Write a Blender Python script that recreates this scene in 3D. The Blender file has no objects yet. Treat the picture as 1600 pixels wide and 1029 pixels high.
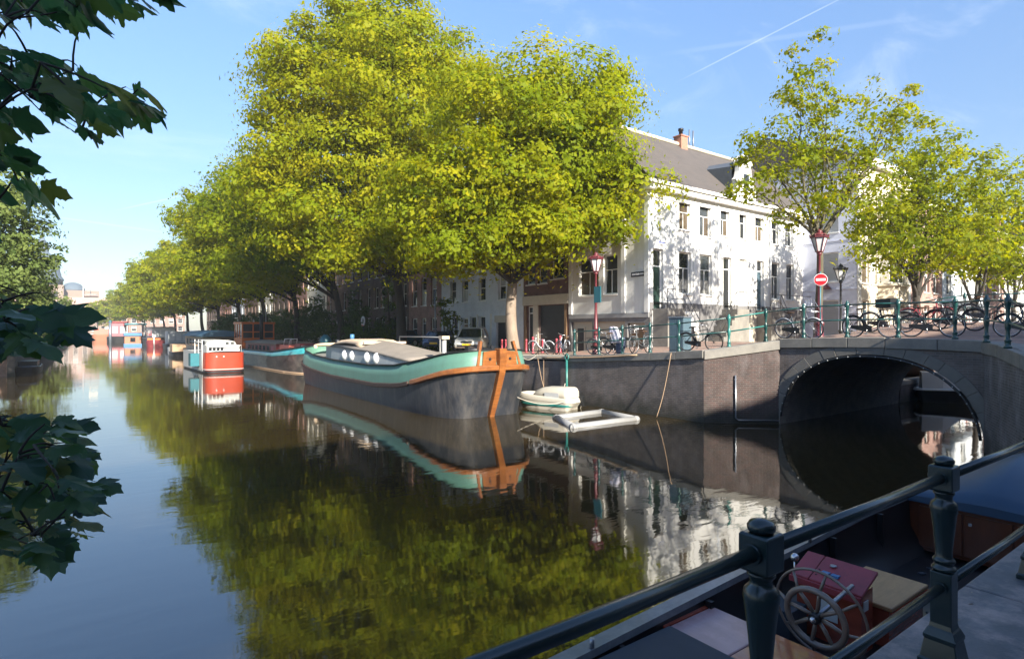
import bpy, bmesh, math, random
import numpy as np
from mathutils import Vector, Matrix
sc = bpy.context.scene
COL = sc.collection
rad = math.radians

# ---------------------------------------------------------------- camera
cam_d = bpy.data.cameras.new('camera')
cam = bpy.data.objects.new('camera', cam_d)
COL.objects.link(cam)
cam_d.sensor_width = 36.0
cam_d.lens = 36.0 * 910 / 1600
cam_d.clip_start = 0.05
cam_d.clip_end = 3000
cam.location = (0, 0, 3.4)
cam.rotation_euler = (rad(90), 0, -math.atan2(.589, .808))
sc.camera = cam

# ---------------------------------------------------------------- sky and sun
SUN_EL, SUN_AZ = 28.0, 186.5          # azimuth clockwise from +Y
world = bpy.data.worlds.new('World')
sc.world = world
world.use_nodes = True
wn = world.node_tree
wn.nodes.clear()
w_out = wn.nodes.new('ShaderNodeOutputWorld')
w_bg = wn.nodes.new('ShaderNodeBackground')
w_bg.inputs['Strength'].default_value = 0.12
sky = wn.nodes.new('ShaderNodeTexSky')
sky.sky_type = 'NISHITA'
sky.sun_disc = False
sky.sun_elevation = rad(SUN_EL)
sky.sun_rotation = rad(SUN_AZ)
sky.altitude = 0
sky.air_density = 1.0
sky.dust_density = 0.5
sky.ozone_density = 1.6
# thin cirrus and a contrail high in the sky
w_tc = wn.nodes.new('ShaderNodeTexCoord')
def wmath(op, a, b=None, c=None, clamp=False):
    n = wn.nodes.new('ShaderNodeMath'); n.operation = op; n.use_clamp = clamp
    for i, v in enumerate((a, b, c)):
        if v is None: continue
        if isinstance(v, (int, float)): n.inputs[i].default_value = v
        else: wn.links.new(v, n.inputs[i])
    return n.outputs[0]
def wdot(vec):
    n = wn.nodes.new('ShaderNodeVectorMath'); n.operation = 'DOT_PRODUCT'
    wn.links.new(w_tc.outputs['Generated'], n.inputs[0]); n.inputs[1].default_value = vec
    return n.outputs['Value']
def wramp(fac, a, b):
    n = wn.nodes.new('ShaderNodeMapRange'); n.interpolation_type = 'SMOOTHSTEP'
    wn.links.new(fac, n.inputs['Value']); n.inputs['From Min'].default_value = a; n.inputs['From Max'].default_value = b
    return n.outputs['Result']
w_map = wn.nodes.new('ShaderNodeMapping')
w_map.inputs['Rotation'].default_value = (rad(18), rad(-14), rad(35))
w_map.inputs['Scale'].default_value = (1.1, 5.0, 7.5)
wn.links.new(w_tc.outputs['Generated'], w_map.inputs['Vector'])
w_noise = wn.nodes.new('ShaderNodeTexNoise')
w_noise.inputs['Scale'].default_value = 1.7
w_noise.inputs['Detail'].default_value = 7
w_noise.inputs['Roughness'].default_value = 0.62
w_noise.inputs['Distortion'].default_value = 0.6
wn.links.new(w_map.outputs[0], w_noise.inputs['Vector'])
cirrus = wmath('MULTIPLY', wramp(w_noise.outputs['Fac'], 0.50, 0.86), 0.30)
def contrail(n, mid, half, width, strength):
    n = Vector(n).normalized(); mid = Vector(mid).normalized()
    band = wramp(wmath('ABSOLUTE', wdot(n)), width, width * 0.2)
    reach = wramp(wdot(mid), math.cos(half), math.cos(half * 0.4))
    return wmath('MULTIPLY', wmath('MULTIPLY', band, reach), strength)
def pixdir(px, py):
    u = (px - 800) / 910; v = (514.5 - py) / 910
    return Vector((.589 + .808 * u, .808 - .589 * u, v)).normalized()
def trail(a, b, width, s, ext=1.0):
    A, B = pixdir(*a), pixdir(*b)
    return contrail(A.cross(B), A + B, A.angle(B) * 0.5 * ext + 0.04, width, s)
t1 = trail((1090, 112), (1310, 0), .0013, .26)
t2 = trail((1060, 82), (1420, 30), .005, .07)
t3 = trail((220, 320), (310, 300), .0016, .25)
t4 = trail((130, 345), (215, 357), .0016, .25)
clouds = wmath('ADD', wmath('ADD', wmath('ADD', cirrus, t1), wmath('ADD', t2, t3)), t4, clamp=True)
w_mix = wn.nodes.new('ShaderNodeMixRGB')
w_mix.inputs['Color2'].default_value = (3.5, 3.8, 4.1, 1)
wn.links.new(clouds, w_mix.inputs['Fac'])
wn.links.new(sky.outputs['Color'], w_mix.inputs['Color1'])
w_hs = wn.nodes.new('ShaderNodeHueSaturation')
w_hs.inputs['Hue'].default_value = .504; w_hs.inputs['Saturation'].default_value = 1.13
# sky brightness turned down towards the horizon, the same all round
w_sep = wn.nodes.new('ShaderNodeSeparateXYZ'); wn.links.new(w_tc.outputs['Generated'], w_sep.inputs[0])
w_el = wn.nodes.new('ShaderNodeMapRange')
w_el.inputs['From Min'].default_value = 0.02; w_el.inputs['From Max'].default_value = 0.5; w_el.inputs['To Min'].default_value = .37; w_el.inputs['To Max'].default_value = .86
wn.links.new(w_sep.outputs['Z'], w_el.inputs['Value']); wn.links.new(w_el.outputs['Result'], w_hs.inputs['Value'])
wn.links.new(sky.outputs['Color'], w_hs.inputs['Color'])
wn.links.new(w_hs.outputs['Color'], w_mix.inputs['Color1'])
wn.links.new(w_mix.outputs['Color'], w_bg.inputs['Color'])
wn.links.new(w_bg.outputs[0], w_out.inputs['Surface'])

sun_d = bpy.data.lights.new('sun', 'SUN')
sun_d.energy = 4.8
sun_d.angle = rad(0.9)
sun_d.color = (1.0, 0.93, 0.80)
sun = bpy.data.objects.new('sun', sun_d)
COL.objects.link(sun)
_to_sun = Vector((math.sin(rad(SUN_AZ)) * math.cos(rad(SUN_EL)), math.cos(rad(SUN_AZ)) * math.cos(rad(SUN_EL)), math.sin(rad(SUN_EL))))
sun.rotation_euler = _to_sun.to_track_quat('Z', 'Y').to_euler()
sun.location = (10, -20, 40)

sc.view_settings.view_transform = 'Standard'
sc.view_settings.look = 'None'
sc.view_settings.gamma = 1.0
sc.view_settings.use_curve_mapping = False
sc.view_settings.exposure = 1.62
sc.cycles.max_bounces = 6
sc.cycles.diffuse_bounces = 3
sc.cycles.glossy_bounces = 3
sc.cycles.transmission_bounces = 4
sc.cycles.transparent_max_bounces = 8
sc.cycles.caustics_reflective = False
sc.cycles.caustics_refractive = False
sc.cycles.sample_clamp_indirect = 4.0
sc.cycles.use_denoising = True

# ---------------------------------------------------------------- materials
M = {}
def _nodes(name):
    m = bpy.data.materials.new(name); m.use_nodes = True
    nt = m.node_tree
    return m, nt, nt.nodes['Principled BSDF']
def _noise(nt, scale, detail=4, rough=.6, coord='Object', stretch=None):
    tc = nt.nodes.new('ShaderNodeTexCoord')
    n = nt.nodes.new('ShaderNodeTexNoise')
    n.inputs['Scale'].default_value = scale; n.inputs['Detail'].default_value = detail; n.inputs['Roughness'].default_value = rough
    if stretch:
        mp = nt.nodes.new('ShaderNodeMapping'); mp.inputs['Scale'].default_value = stretch
        nt.links.new(tc.outputs[coord], mp.inputs['Vector']); nt.links.new(mp.outputs[0], n.inputs['Vector'])
    else:
        nt.links.new(tc.outputs[coord], n.inputs['Vector'])
    return n
def _ramp(nt, fac, stops):
    r = nt.nodes.new('ShaderNodeValToRGB')
    while len(r.color_ramp.elements) < len(stops): r.color_ramp.elements.new(0.5)
    for e, (p, c) in zip(r.color_ramp.elements, stops):
        e.position = p; e.color = (*c, 1)
    nt.links.new(fac, r.inputs['Fac'])
    return r.outputs['Color']
def _mul(c, k): return tuple(min(1, max(0, v * k)) for v in c)
def mk(name, col, rough=.6, var=.18, scale=2.5, bump=0.0, bscale=60, metal=0.0, spec=.5, stain=None, stretch=None, coat=0):
    """plain painted / stone / wood surface: two-scale colour wear and a fine bump"""
    m, nt, b = _nodes(name)
    n = _noise(nt, scale, 6, .65, stretch=stretch)
    c = _ramp(nt, n.outputs['Fac'], [(.28, _mul(col, 1 - var)), (.5, col), (.72, _mul(col, 1 + var))])
    if stain:
        n2 = _noise(nt, stain[1], 8, .75, stretch=stain[3] if len(stain) > 3 else None)
        mx = nt.nodes.new('ShaderNodeMixRGB'); mx.inputs['Color2'].default_value = (*stain[0], 1)
        mr = nt.nodes.new('ShaderNodeMapRange'); mr.inputs['From Min'].default_value = .46; mr.inputs['From Max'].default_value = .66
        mr.inputs['To Max'].default_value = stain[2]
        nt.links.new(n2.outputs['Fac'], mr.inputs['Value']); nt.links.new(mr.outputs[0], mx.inputs['Fac'])
        nt.links.new(c, mx.inputs['Color1']); c = mx.outputs['Color']
    nt.links.new(c, b.inputs['Base Color'])
    b.inputs['Roughness'].default_value = rough; b.inputs['Metallic'].default_value = metal
    b.inputs['Specular IOR Level'].default_value = spec
    b.inputs['Coat Weight'].default_value = coat
    if bump:
        n3 = _noise(nt, bscale, 5, .6, stretch=stretch)
        bp = nt.nodes.new('ShaderNodeBump'); bp.inputs['Strength'].default_value = bump; bp.inputs['Distance'].default_value = .01
        nt.links.new(n3.outputs['Fac'], bp.inputs['Height']); nt.links.new(bp.outputs[0], b.inputs['Normal'])
    M[name] = m
    return m
def mkbrick(name, c1, c2, mortar, tangent, bw=.22, rh=.07, stain=(.55, .55, .52), stain_amt=.35, rough=.85, mort=.012, bump=.6, stain_scale=.9):
    algae = name.startswith('brick_quay')
    """brick courses laid along a horizontal tangent, lime bloom and soot patches over them"""
    m, nt, b = _nodes(name)
    g = nt.nodes.new('ShaderNodeNewGeometry')
    d = nt.nodes.new('ShaderNodeVectorMath'); d.operation = 'DOT_PRODUCT'; d.inputs[1].default_value = (*tangent, 0)
    nt.links.new(g.outputs['Position'], d.inputs[0])
    s = nt.nodes.new('ShaderNodeSeparateXYZ'); nt.links.new(g.outputs['Position'], s.inputs[0])
    cb = nt.nodes.new('ShaderNodeCombineXYZ')
    nt.links.new(d.outputs['Value'], cb.inputs[0]); nt.links.new(s.outputs['Z'], cb.inputs[1])
    t = nt.nodes.new('ShaderNodeTexBrick')
    t.inputs['Scale'].default_value = 1; t.inputs['Brick Width'].default_value = bw; t.inputs['Row Height'].default_value = rh
    t.inputs['Mortar Size'].default_value = mort; t.inputs['Mortar Smooth'].default_value = .2; t.inputs['Bias'].default_value = 0
    t.inputs['Color1'].default_value = (*c1, 1); t.inputs['Color2'].default_value = (*c2, 1); t.inputs['Mortar'].default_value = (*mortar, 1)
    nt.links.new(cb.outputs[0], t.inputs['Vector'])
    n = nt.nodes.new('ShaderNodeTexNoise'); n.inputs['Scale'].default_value = stain_scale; n.inputs['Detail'].default_value = 9; n.inputs['Roughness'].default_value = .72
    mp = nt.nodes.new('ShaderNodeMapping'); mp.inputs['Scale'].default_value = (1.6, 1.6, .55)
    nt.links.new(g.outputs['Position'], mp.inputs['Vector']); nt.links.new(mp.outputs[0], n.inputs['Vector'])
    mr = nt.nodes.new('ShaderNodeMapRange'); mr.inputs['From Min'].default_value = .5; mr.inputs['From Max'].default_value = .78; mr.inputs['To Max'].default_value = stain_amt
    nt.links.new(n.outputs['Fac'], mr.inputs['Value'])
    mx = nt.nodes.new('ShaderNodeMixRGB'); mx.inputs['Color2'].default_value = (*stain, 1)
    nt.links.new(mr.outputs[0], mx.inputs['Fac']); nt.links.new(t.outputs['Color'], mx.inputs['Color1'])
    n2 = nt.nodes.new('ShaderNodeTexNoise'); n2.inputs['Scale'].default_value = 2.3; n2.inputs['Detail'].default_value = 6
    nt.links.new(g.outputs['Position'], n2.inputs['Vector'])
    k = _ramp(nt, n2.outputs['Fac'], [(.3, (.72, .72, .72)), (.7, (1.15, 1.12, 1.1))])
    mu = nt.nodes.new('ShaderNodeMixRGB'); mu.blend_type = 'MULTIPLY'; mu.inputs['Fac'].default_value = 1
    nt.links.new(mx.outputs['Color'], mu.inputs['Color1']); nt.links.new(k, mu.inputs['Color2'])
    c_out = mu.outputs['Color']
    if algae:                                   # slimy dark growth above the waterline
        al = nt.nodes.new('ShaderNodeMapRange'); al.inputs['From Min'].default_value = .75; al.inputs['From Max'].default_value = .05; al.inputs['To Max'].default_value = .85
        ad = nt.nodes.new('ShaderNodeMath'); ad.operation = 'MULTIPLY_ADD'; ad.inputs[1].default_value = .9
        nt.links.new(n2.outputs['Fac'], ad.inputs[0]); 
        zz = nt.nodes.new('ShaderNodeMath'); zz.operation = 'SUBTRACT'; zz.inputs[1].default_value = .45
        nt.links.new(s.outputs['Z'], zz.inputs[0]); nt.links.new(zz.outputs[0], ad.inputs[2]); nt.links.new(ad.outputs[0], al.inputs['Value'])
        ma = nt.nodes.new('ShaderNodeMixRGB'); ma.inputs['Color2'].default_value = (.024, .026, .016, 1)
        nt.links.new(al.outputs[0], ma.inputs['Fac']); nt.links.new(c_out, ma.inputs['Color1']); c_out = ma.outputs['Color']
    nt.links.new(c_out, b.inputs['Base Color'])
    b.inputs['Roughness'].default_value = rough
    bp = nt.nodes.new('ShaderNodeBump'); bp.inputs['Strength'].default_value = bump; bp.inputs['Distance'].default_value = .012; bp.invert = True
    nt.links.new(t.outputs['Fac'], bp.inputs['Height']); nt.links.new(bp.outputs[0], b.inputs['Normal'])
    M[name] = m
    return m
def mkleaf(name, dark, mid, light, trans=.35, rough=.5):
    m, nt, b = _nodes(name)
    a = nt.nodes.new('ShaderNodeAttribute'); a.attribute_name = 'tint'
    c = _ramp(nt, a.outputs['Fac'], [(0.0, dark), (.5, mid), (1.0, light)])
    nt.links.new(c, b.inputs['Base Color'])
    b.inputs['Roughness'].default_value = rough; b.inputs['Specular IOR Level'].default_value = .10
    t = nt.nodes.new('ShaderNodeBsdfTranslucent')
    hs = nt.nodes.new('ShaderNodeHueSaturation'); hs.inputs['Hue'].default_value = .475; hs.inputs['Value'].default_value = 1.7; hs.inputs['Saturation'].default_value = 1.05
    nt.links.new(c, hs.inputs['Color']); nt.links.new(hs.outputs[0], t.inputs['Color'])
    mx = nt.nodes.new('ShaderNodeMixShader'); mx.inputs['Fac'].default_value = trans
    nt.links.new(b.outputs[0], mx.inputs[1]); nt.links.new(t.outputs[0], mx.inputs[2])
    nt.links.new(mx.outputs[0], nt.nodes['Material Output'].inputs['Surface'])
    M[name] = m
    return m
def mkglass(name, col, rough=.04, amt=.0):
    m, nt, b = _nodes(name)
    n = _noise(nt, .8, 2)
    nt.links.new(_ramp(nt, n.outputs['Fac'], [(.3, _mul(col, .6)), (.7, _mul(col, 1.4))]), b.inputs['Base Color'])
    b.inputs['Roughness'].default_value = rough; b.inputs['IOR'].default_value = 1.5
    M[name] = m
    return m

mk('white_paint', (.75, .74, .71), .55, .05, 1.2, .12, 30, stain=((.55, .53, .48), 1.3, .35, (1.5, 1.5, .35)))
mk('warm_white', (.70, .66, .58), .6, .06, 1.2, .12, 30, stain=((.45, .42, .36), 1.0, .3, (1.5, 1.5, .4)))
mk('cream_stone', (.62, .55, .43), .7, .10, 2, .2, 30, stain=((.35, .31, .26), 1.4, .45))
mk('blue_shade_wall', (.56, .59, .71), .6, .04, .8, .08, 20, stain=((.50, .52, .58), 1.0, .3))  # pale wall with the blue of its shaded side put into the colour
mk('pale_grey_render', (.64, .67, .71), .75, .06, .8, .15, 25, stain=((.38, .40, .43), 1.1, .4))
mk('grey_paint', (.30, .30, .30), .6, .1, 1.5)
mk('plinth_grey', (.155, .150, .150), .7, .16, 1.6, .15, 40, stain=((.26, .25, .24), 1.4, .4))
mk('beige_concrete', (.50, .45, .36), .75, .08, 2, .15, 60)
mk('frame_white', (.78, .77, .73), .4, .04, 3)
mk('door_green', (.018, .04, .032), .3, .2, 3)
mk('door_black', (.022, .023, .025), .35, .15, 3)
mk('door_red', (.30, .02, .02), .35, .1, 3)
mk('garage_dark', (.025, .026, .028), .5, .2, 2)
mk('blind_grey', (.36, .37, .38), .7, .06, 3)
mk('stone_coping', (.21, .195, .17), .8, .20, 2.2, .35, 50, stain=((.13, .125, .12), 1.6, .55))
mk('stone_ring', (.150, .140, .125), .8, .16, 2.0, .35, 40, stain=((.12, .115, .105), 1.5, .5))
mk('asphalt', (.085, .082, .082), .85, .22, 3, .4, 120, stain=((.17, .15, .145), 2.2, .6))
mk('granite', (.105, .105, .112), .6, .28, 5, .4, 70, stain=((.34, .27, .245), 3.0, .85))
mk('iron_black', (.012, .013, .014), .4, .2, 5)
mk('steel_grey', (.30, .31, .33), .35, .12, 5, metal=.7)
mk('zinc', (.22, .25, .29), .4, .1, 2, metal=.6)
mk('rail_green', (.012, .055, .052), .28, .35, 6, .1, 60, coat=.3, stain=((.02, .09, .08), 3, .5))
mk('rail_bright', (.022, .14, .125), .35, .35, 6, .1, 60, stain=((.05, .24, .20), 4, .6))  # lighter green for the sunlit railing end, plain green paint elsewhere
mk('green_gloss', (.005, .019, .021), .27, .3, 5, .05, 160, spec=.7, stain=((.022, .026, .022), 9, .55))
mk('amsterdam_red', (.36, .055, .075), .45, .18, 4)
mk('lamp_red', (.12, .022, .028), .4, .15, 4)
mk('sign_red', (.55, .012, .02), .35, .04, 3)
mk('sign_white', (.8, .8, .8), .35, .03, 3)
mk('sign_blue', (.02, .05, .35), .35, .05, 3)
mk('sign_dark', (.018, .022, .035), .35, .05, 3)
mk('teal_sign', (.02, .13, .16), .4, .1, 3)
mk('cabinet_blue', (.062, .105, .135), .5, .12, 2, stain=((.10, .15, .18), 2, .4))
mk('roof_tile', (.078, .066, .060), .8, .14, 1.5, .5, 12, stretch=(1, 1, 3), stain=((.055, .05, .047), .8, .5))
mk('slate', (.075, .085, .10), .55, .2, 3, .3, 20)
mk('chimney_brick', (.36, .16, .11), .85, .2, 8, .3, 30)
mk('bark_pale', (.235, .18, .135), .85, .28, 3, .8, 22, stretch=(1, 1, .4), stain=((.16, .13, .10), 2, .55))
mk('bark_dark', (.042, .035, .028), .9, .3, 3, .9, 18, stretch=(1, 1, .35))
mk('bark_green', (.085, .075, .045), .9, .3, 3, .8, 18, stretch=(1, 1, .4))
mk('tile_rubber', (.012, .012, .013), .7, .2, 8)
mkbrick('brick_quay_x', (.155, .122, .108), (.105, .088, .082), (.16, .145, .13), (0, 1), stain=(.20, .19, .20), stain_amt=.7)
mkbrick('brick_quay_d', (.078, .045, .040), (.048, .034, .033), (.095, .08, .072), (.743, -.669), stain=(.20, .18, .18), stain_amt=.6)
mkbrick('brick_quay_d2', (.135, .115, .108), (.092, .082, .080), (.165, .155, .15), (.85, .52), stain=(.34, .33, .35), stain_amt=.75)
mkbrick('brick_quay_y', (.105, .075, .068), (.065, .050, .050), (.13, .115, .105), (1, 0), stain=(.20, .19, .20), stain_amt=.4)
mkbrick('brick_barrel', (.15, .13, .115), (.11, .098, .09), (.16, .145, .13), (1, 0), stain=(.13, .12, .11), stain_amt=.5)
mkbrick('brick_maroon', (.18, .078, .064), (.13, .06, .05), (.12, .09, .08), (0, 1), stain_amt=.08)
mkbrick('brick_pink', (.34, .165, .135), (.27, .13, .105), (.33, .27, .23), (0, 1), stain_amt=.1)
mkbrick('brick_dark', (.155, .105, .09), (.115, .082, .072), (.12, .105, .095), (0, 1), stain_amt=.1)
mkbrick('brick_brown', (.19, .105, .08), (.14, .08, .062), (.2, .17, .15), (0, 1), stain_amt=.1)
mkbrick('brick_rose_y', (.40, .20, .17), (.32, .16, .135), (.4, .34, .3), (1, 0), stain_amt=.1)
mkbrick('brick_paving', (.33, .20, .155), (.26, .155, .125), (.2, .16, .13), (1, 0), stain=(.42, .33, .26), stain_amt=.6)
mkglass('pane_dark', (.020, .023, .026))
mkglass('pane_mid', (.055, .060, .062))
mkglass('pane_curtain', (.42, .42, .40), .25)
mkglass('pane_warm', (.10, .075, .05))
mkglass('lamp_glass', (.55, .56, .55), .15)
mkleaf('leaf_elm', (.080, .140, .008), (.195, .245, .008), (.355, .34, .010), .55)
mkleaf('leaf_elm_deep', (.030, .060, .008), (.062, .098, .009), (.12, .14, .011), .38)
mkleaf('leaf_young', (.080, .135, .008), (.18, .222, .009), (.33, .31, .011), .55)
mkleaf('leaf_willow', (.07, .115, .028), (.125, .17, .045), (.20, .24, .065), .42)
mkleaf('leaf_shrub', (.026, .062, .016), (.048, .095, .020), (.085, .14, .024), .35)
mkleaf('leaf_ivy', (.03, .06, .008), (.07, .11, .010), (.15, .17, .012), .35)

# ---------------------------------------------------------------- mesh helpers
class MB:
    def __init__(s): s.v = []; s.f = []; s.mi = []; s.sm = []; s.cur = 0; s.smooth = False
    def add(s, verts, faces, smooth=None):
        o = len(s.v); s.v.extend([tuple(p) for p in verts])
        for f in faces:
            s.f.append([i + o for i in f]); s.mi.append(s.cur); s.sm.append(s.smooth if smooth is None else smooth)
        return s
    def box(s, x0, y0, z0, x1, y1, z1):
        v = [(x0, y0, z0), (x1, y0, z0), (x1, y1, z0), (x0, y1, z0), (x0, y0, z1), (x1, y0, z1), (x1, y1, z1), (x0, y1, z1)]
        return s.add(v, [(0, 3, 2, 1), (4, 5, 6, 7), (0, 1, 5, 4), (1, 2, 6, 5), (2, 3, 7, 6), (3, 0, 4, 7)])
    def obox(s, c, size, mat3):
        hx, hy, hz = (k / 2 for k in size); c = Vector(c)
        v = [c + mat3 @ Vector(p) for p in ((-hx, -hy, -hz), (hx, -hy, -hz), (hx, hy, -hz), (-hx, hy, -hz), (-hx, -hy, hz), (hx, -hy, hz), (hx, hy, hz), (-hx, hy, hz))]
        return s.add(v, [(0, 3, 2, 1), (4, 5, 6, 7), (0, 1, 5, 4), (1, 2, 6, 5), (2, 3, 7, 6), (3, 0, 4, 7)])
    def beam(s, p0, p1, w, h, up=(0, 0, 1)):
        p0, p1 = Vector(p0), Vector(p1); d = p1 - p0; L = d.length; d.normalize()
        u = Vector(up); x = d.cross(u)
        if x.length < 1e-4: x = d.cross(Vector((1, 0, 0)))
        x.normalize(); z = x.cross(d)
        m = Matrix((x, d, z)).transposed()
        return s.obox((p0 + p1) / 2, (w, L, h), m)
    def tube(s, pts, r, n=8, caps=True, closed=False, smooth=True):
        pts = [Vector(p) for p in pts]; N = len(pts)
        rs = r if isinstance(r, (list, tuple)) else [r] * N
        rings = []; prev = None
        for i, p in enumerate(pts):
            if closed: t = pts[(i + 1) % N] - pts[i - 1]
            else: t = pts[min(i + 1, N - 1)] - pts[max(i - 1, 0)]
            t.normalize()
            if prev is None:
                a = Vector((0, 0, 1)) if abs(t.z) < .9 else Vector((1, 0, 0))
                x = t.cross(a).normalized()
            else:
                x = prev - t * prev.dot(t)
                x = x.normalized() if x.length > 1e-6 else t.orthogonal().normalized()
            prev = x; y = t.cross(x)
            rings.append([p + (x * math.cos(2 * math.pi * k / n) + y * math.sin(2 * math.pi * k / n)) * rs[i] for k in range(n)])
        return s.loft(rings, True, caps and not closed, closed, smooth)
    def loft(s, rings, wrap=True, caps=False, closed=False, smooth=None):
        n = len(rings[0]); v = [p for r in rings for p in r]; f = []
        R = len(rings)
        for i in range(R if closed else R - 1):
            j = (i + 1) % R
            for k in range(n if wrap else n - 1):
                l = (k + 1) % n
                f.append((i * n + k, i * n + l, j * n + l, j * n + k))
        o = len(s.v); s.add(v, f, smooth)
        if caps:
            s.f.append([o + k for k in range(n)][::-1]); s.mi.append(s.cur); s.sm.append(False)
            s.f.append([o + (R - 1) * n + k for k in range(n)]); s.mi.append(s.cur); s.sm.append(False)
        return s
    def lathe(s, prof, c=(0, 0, 0), n=16, smooth=True):
        rings = [[(c[0] + r * math.cos(2 * math.pi * k / n), c[1] + r * math.sin(2 * math.pi * k / n), c[2] + z) for k in range(n)] for r, z in prof]
        return s.loft(rings, True, True, False, smooth)
    def sq(s, prof, c=(0, 0, 0), rot=0):
        """stack of squares: (half width, z)"""
        rings = [[(c[0] + r * 1.41421 * math.cos(math.pi / 4 + rot + k * math.pi / 2), c[1] + r * 1.41421 * math.sin(math.pi / 4 + rot + k * math.pi / 2), c[2] + z) for k in range(4)] for r, z in prof]
        return s.loft(rings, True, True, False, False)
    def prism(s, poly, axis, a, b):
        """poly in the two other axes, extruded along axis from a to b"""
        def P(u, v, t): return {'x': (t, u, v), 'y': (u, t, v), 'z': (u, v, t)}[axis]
        n = len(poly)
        v = [P(u, w, a) for u, w in poly] + [P(u, w, b) for u, w in poly]
        f = [tuple(range(n)), tuple(range(2 * n - 1, n - 1, -1))] + [(i, (i + 1) % n, n + (i + 1) % n, n + i) for i in range(n)]
        return s.add(v, f)
    def sphere(s, c, r, n=10, m=6, sz=1.0):
        prof = [(max(1e-4, r * math.sin(math.pi * i / m)), -r * sz * math.cos(math.pi * i / m)) for i in range(m + 1)]
        return s.lathe(prof, c, n)
    def mesh(s, name, mats, fix=True):
        me = bpy.data.meshes.new(name)
        me.from_pydata(s.v, [], s.f)
        for m in (mats if isinstance(mats, (list, tuple)) else [mats]):
            me.materials.append(M[m] if isinstance(m, str) else m)
        me.polygons.foreach_set('material_index', s.mi)
        me.polygons.foreach_set('use_smooth', s.sm)
        if fix:
            bm = bmesh.new(); bm.from_mesh(me); bmesh.ops.recalc_face_normals(bm, faces=bm.faces); bm.to_mesh(me); bm.free()
        me.update()
        return me
    def build(s, name, mats, parent=None, loc=None, fix=True):
        """world-space verts; the object sits under its parent (whose world place is kept in parent['_o'])"""
        me = s.mesh(name, mats, fix)
        return link(name, me, parent, loc)
ORG = {}
def link(name, me, parent=None, loc=None, rotz=0):
    o = bpy.data.objects.new(name, me); COL.objects.link(o)
    if parent is not None: o.parent = parent
    if loc is not None: o.location = loc
    if rotz: o.rotation_euler = (0, 0, rotz)
    return o
def tag(o, label=None, cat=None, group=None, kind=None):
    if label: o['label'] = label
    if cat: o['category'] = cat
    if group: o['group'] = group
    if kind: o['kind'] = kind
    return o
def thing(name, label, cat, loc=(0, 0, 0), rotz=0, group=None):
    o = bpy.data.objects.new(name, None); COL.objects.link(o)
    o.location = loc; o.rotation_euler = (0, 0, rotz); o.empty_display_size = .3
    return tag(o, label, cat, group)
def dup(o, parent=None):
    c = o.copy(); COL.objects.link(c)
    if parent is not None: c.parent = parent
    for ch in list(o.children): dup(ch, c)
    return c
def bevel(o, w, seg=2):
    b = o.modifiers.new('bevel', 'BEVEL'); b.width = w; b.segments = seg; b.limit_method = 'ANGLE'; b.angle_limit = rad(40)
    return o
def interp(tab, x):
    if x <= tab[0][0]: return tab[0][1]
    for (a, va), (b, vb) in zip(tab, tab[1:]):
        if x <= b: return va + (vb - va) * (x - a) / (b - a)
    return tab[-1][1]
def smooth01(x): x = min(1, max(0, x)); return x * x * (3 - 2 * x)
# ================================================================ setting
def buildw(mb, name, mats, parent=None, fix=True):
    """like build, for verts given in world space under an unrotated thing"""
    off = Vector((0, 0, 0)); p = parent
    while p is not None:
        off += p.location; p = p.parent
    mb.v = [(x - off.x, y - off.y, z - off.z) for x, y, z in mb.v]
    return mb.build(name, mats, parent, None, fix)

QUAY = [(11.2, 3.05), (13, 2.62), (14.3, 2.52), (17, 2.35), (20.2, 2.17), (27, 1.97), (32, 1.9), (400, 1.9)]
DECK = [(1.3, 2.75), (3.5, 2.9), (4.9, 3.03), (6, 3.09), (8.5, 3.12), (11.2, 3.05)]
NEAR = [(10, 1.70), (13, 1.95), (16, 2.5), (19, 2.75), (90, 2.75)]
def crown(x, y):
    """the carriageway of the bridge lies higher than the footway by the parapet"""
    return .58 * smooth01((x - 21.0) / 5.5) * smooth01((y - 0.5) / 4) * (1 - smooth01((y - 9.5) / 3.2))
def G(x, y):
    """height of the paving anywhere outside the water"""
    if y >= 11.2:
        h = interp(QUAY, y) + crown(x, y)
        if x > 30: return h + (1.0 - h) * smooth01((x - 30.6) / 4)
        if x > 20: h += max(0, max(h, 2.75) - h) * smooth01((x - 20) / 8) * (1 - smooth01((y - 22) / 6))
        return h
    if y <= 1.3: return interp(NEAR, x)
    w = smooth01((y - 1.3) / 3)
    return interp(NEAR, x) * (1 - w) + interp(DECK, y) * w + crown(x, y)

# line of the parapet from the far quay over the bridge to the near quay
EDGE = [(18.1, 13.0), (20.1, 11.24), (20.1, 5.35), (18.6, 4.62), (16.6, 3.72), (14.6, 2.55), (13.0, 1.3)]
def edge_x(y):
    t = sorted([(b, a) for a, b in EDGE])
    return interp(t, y)

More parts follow.
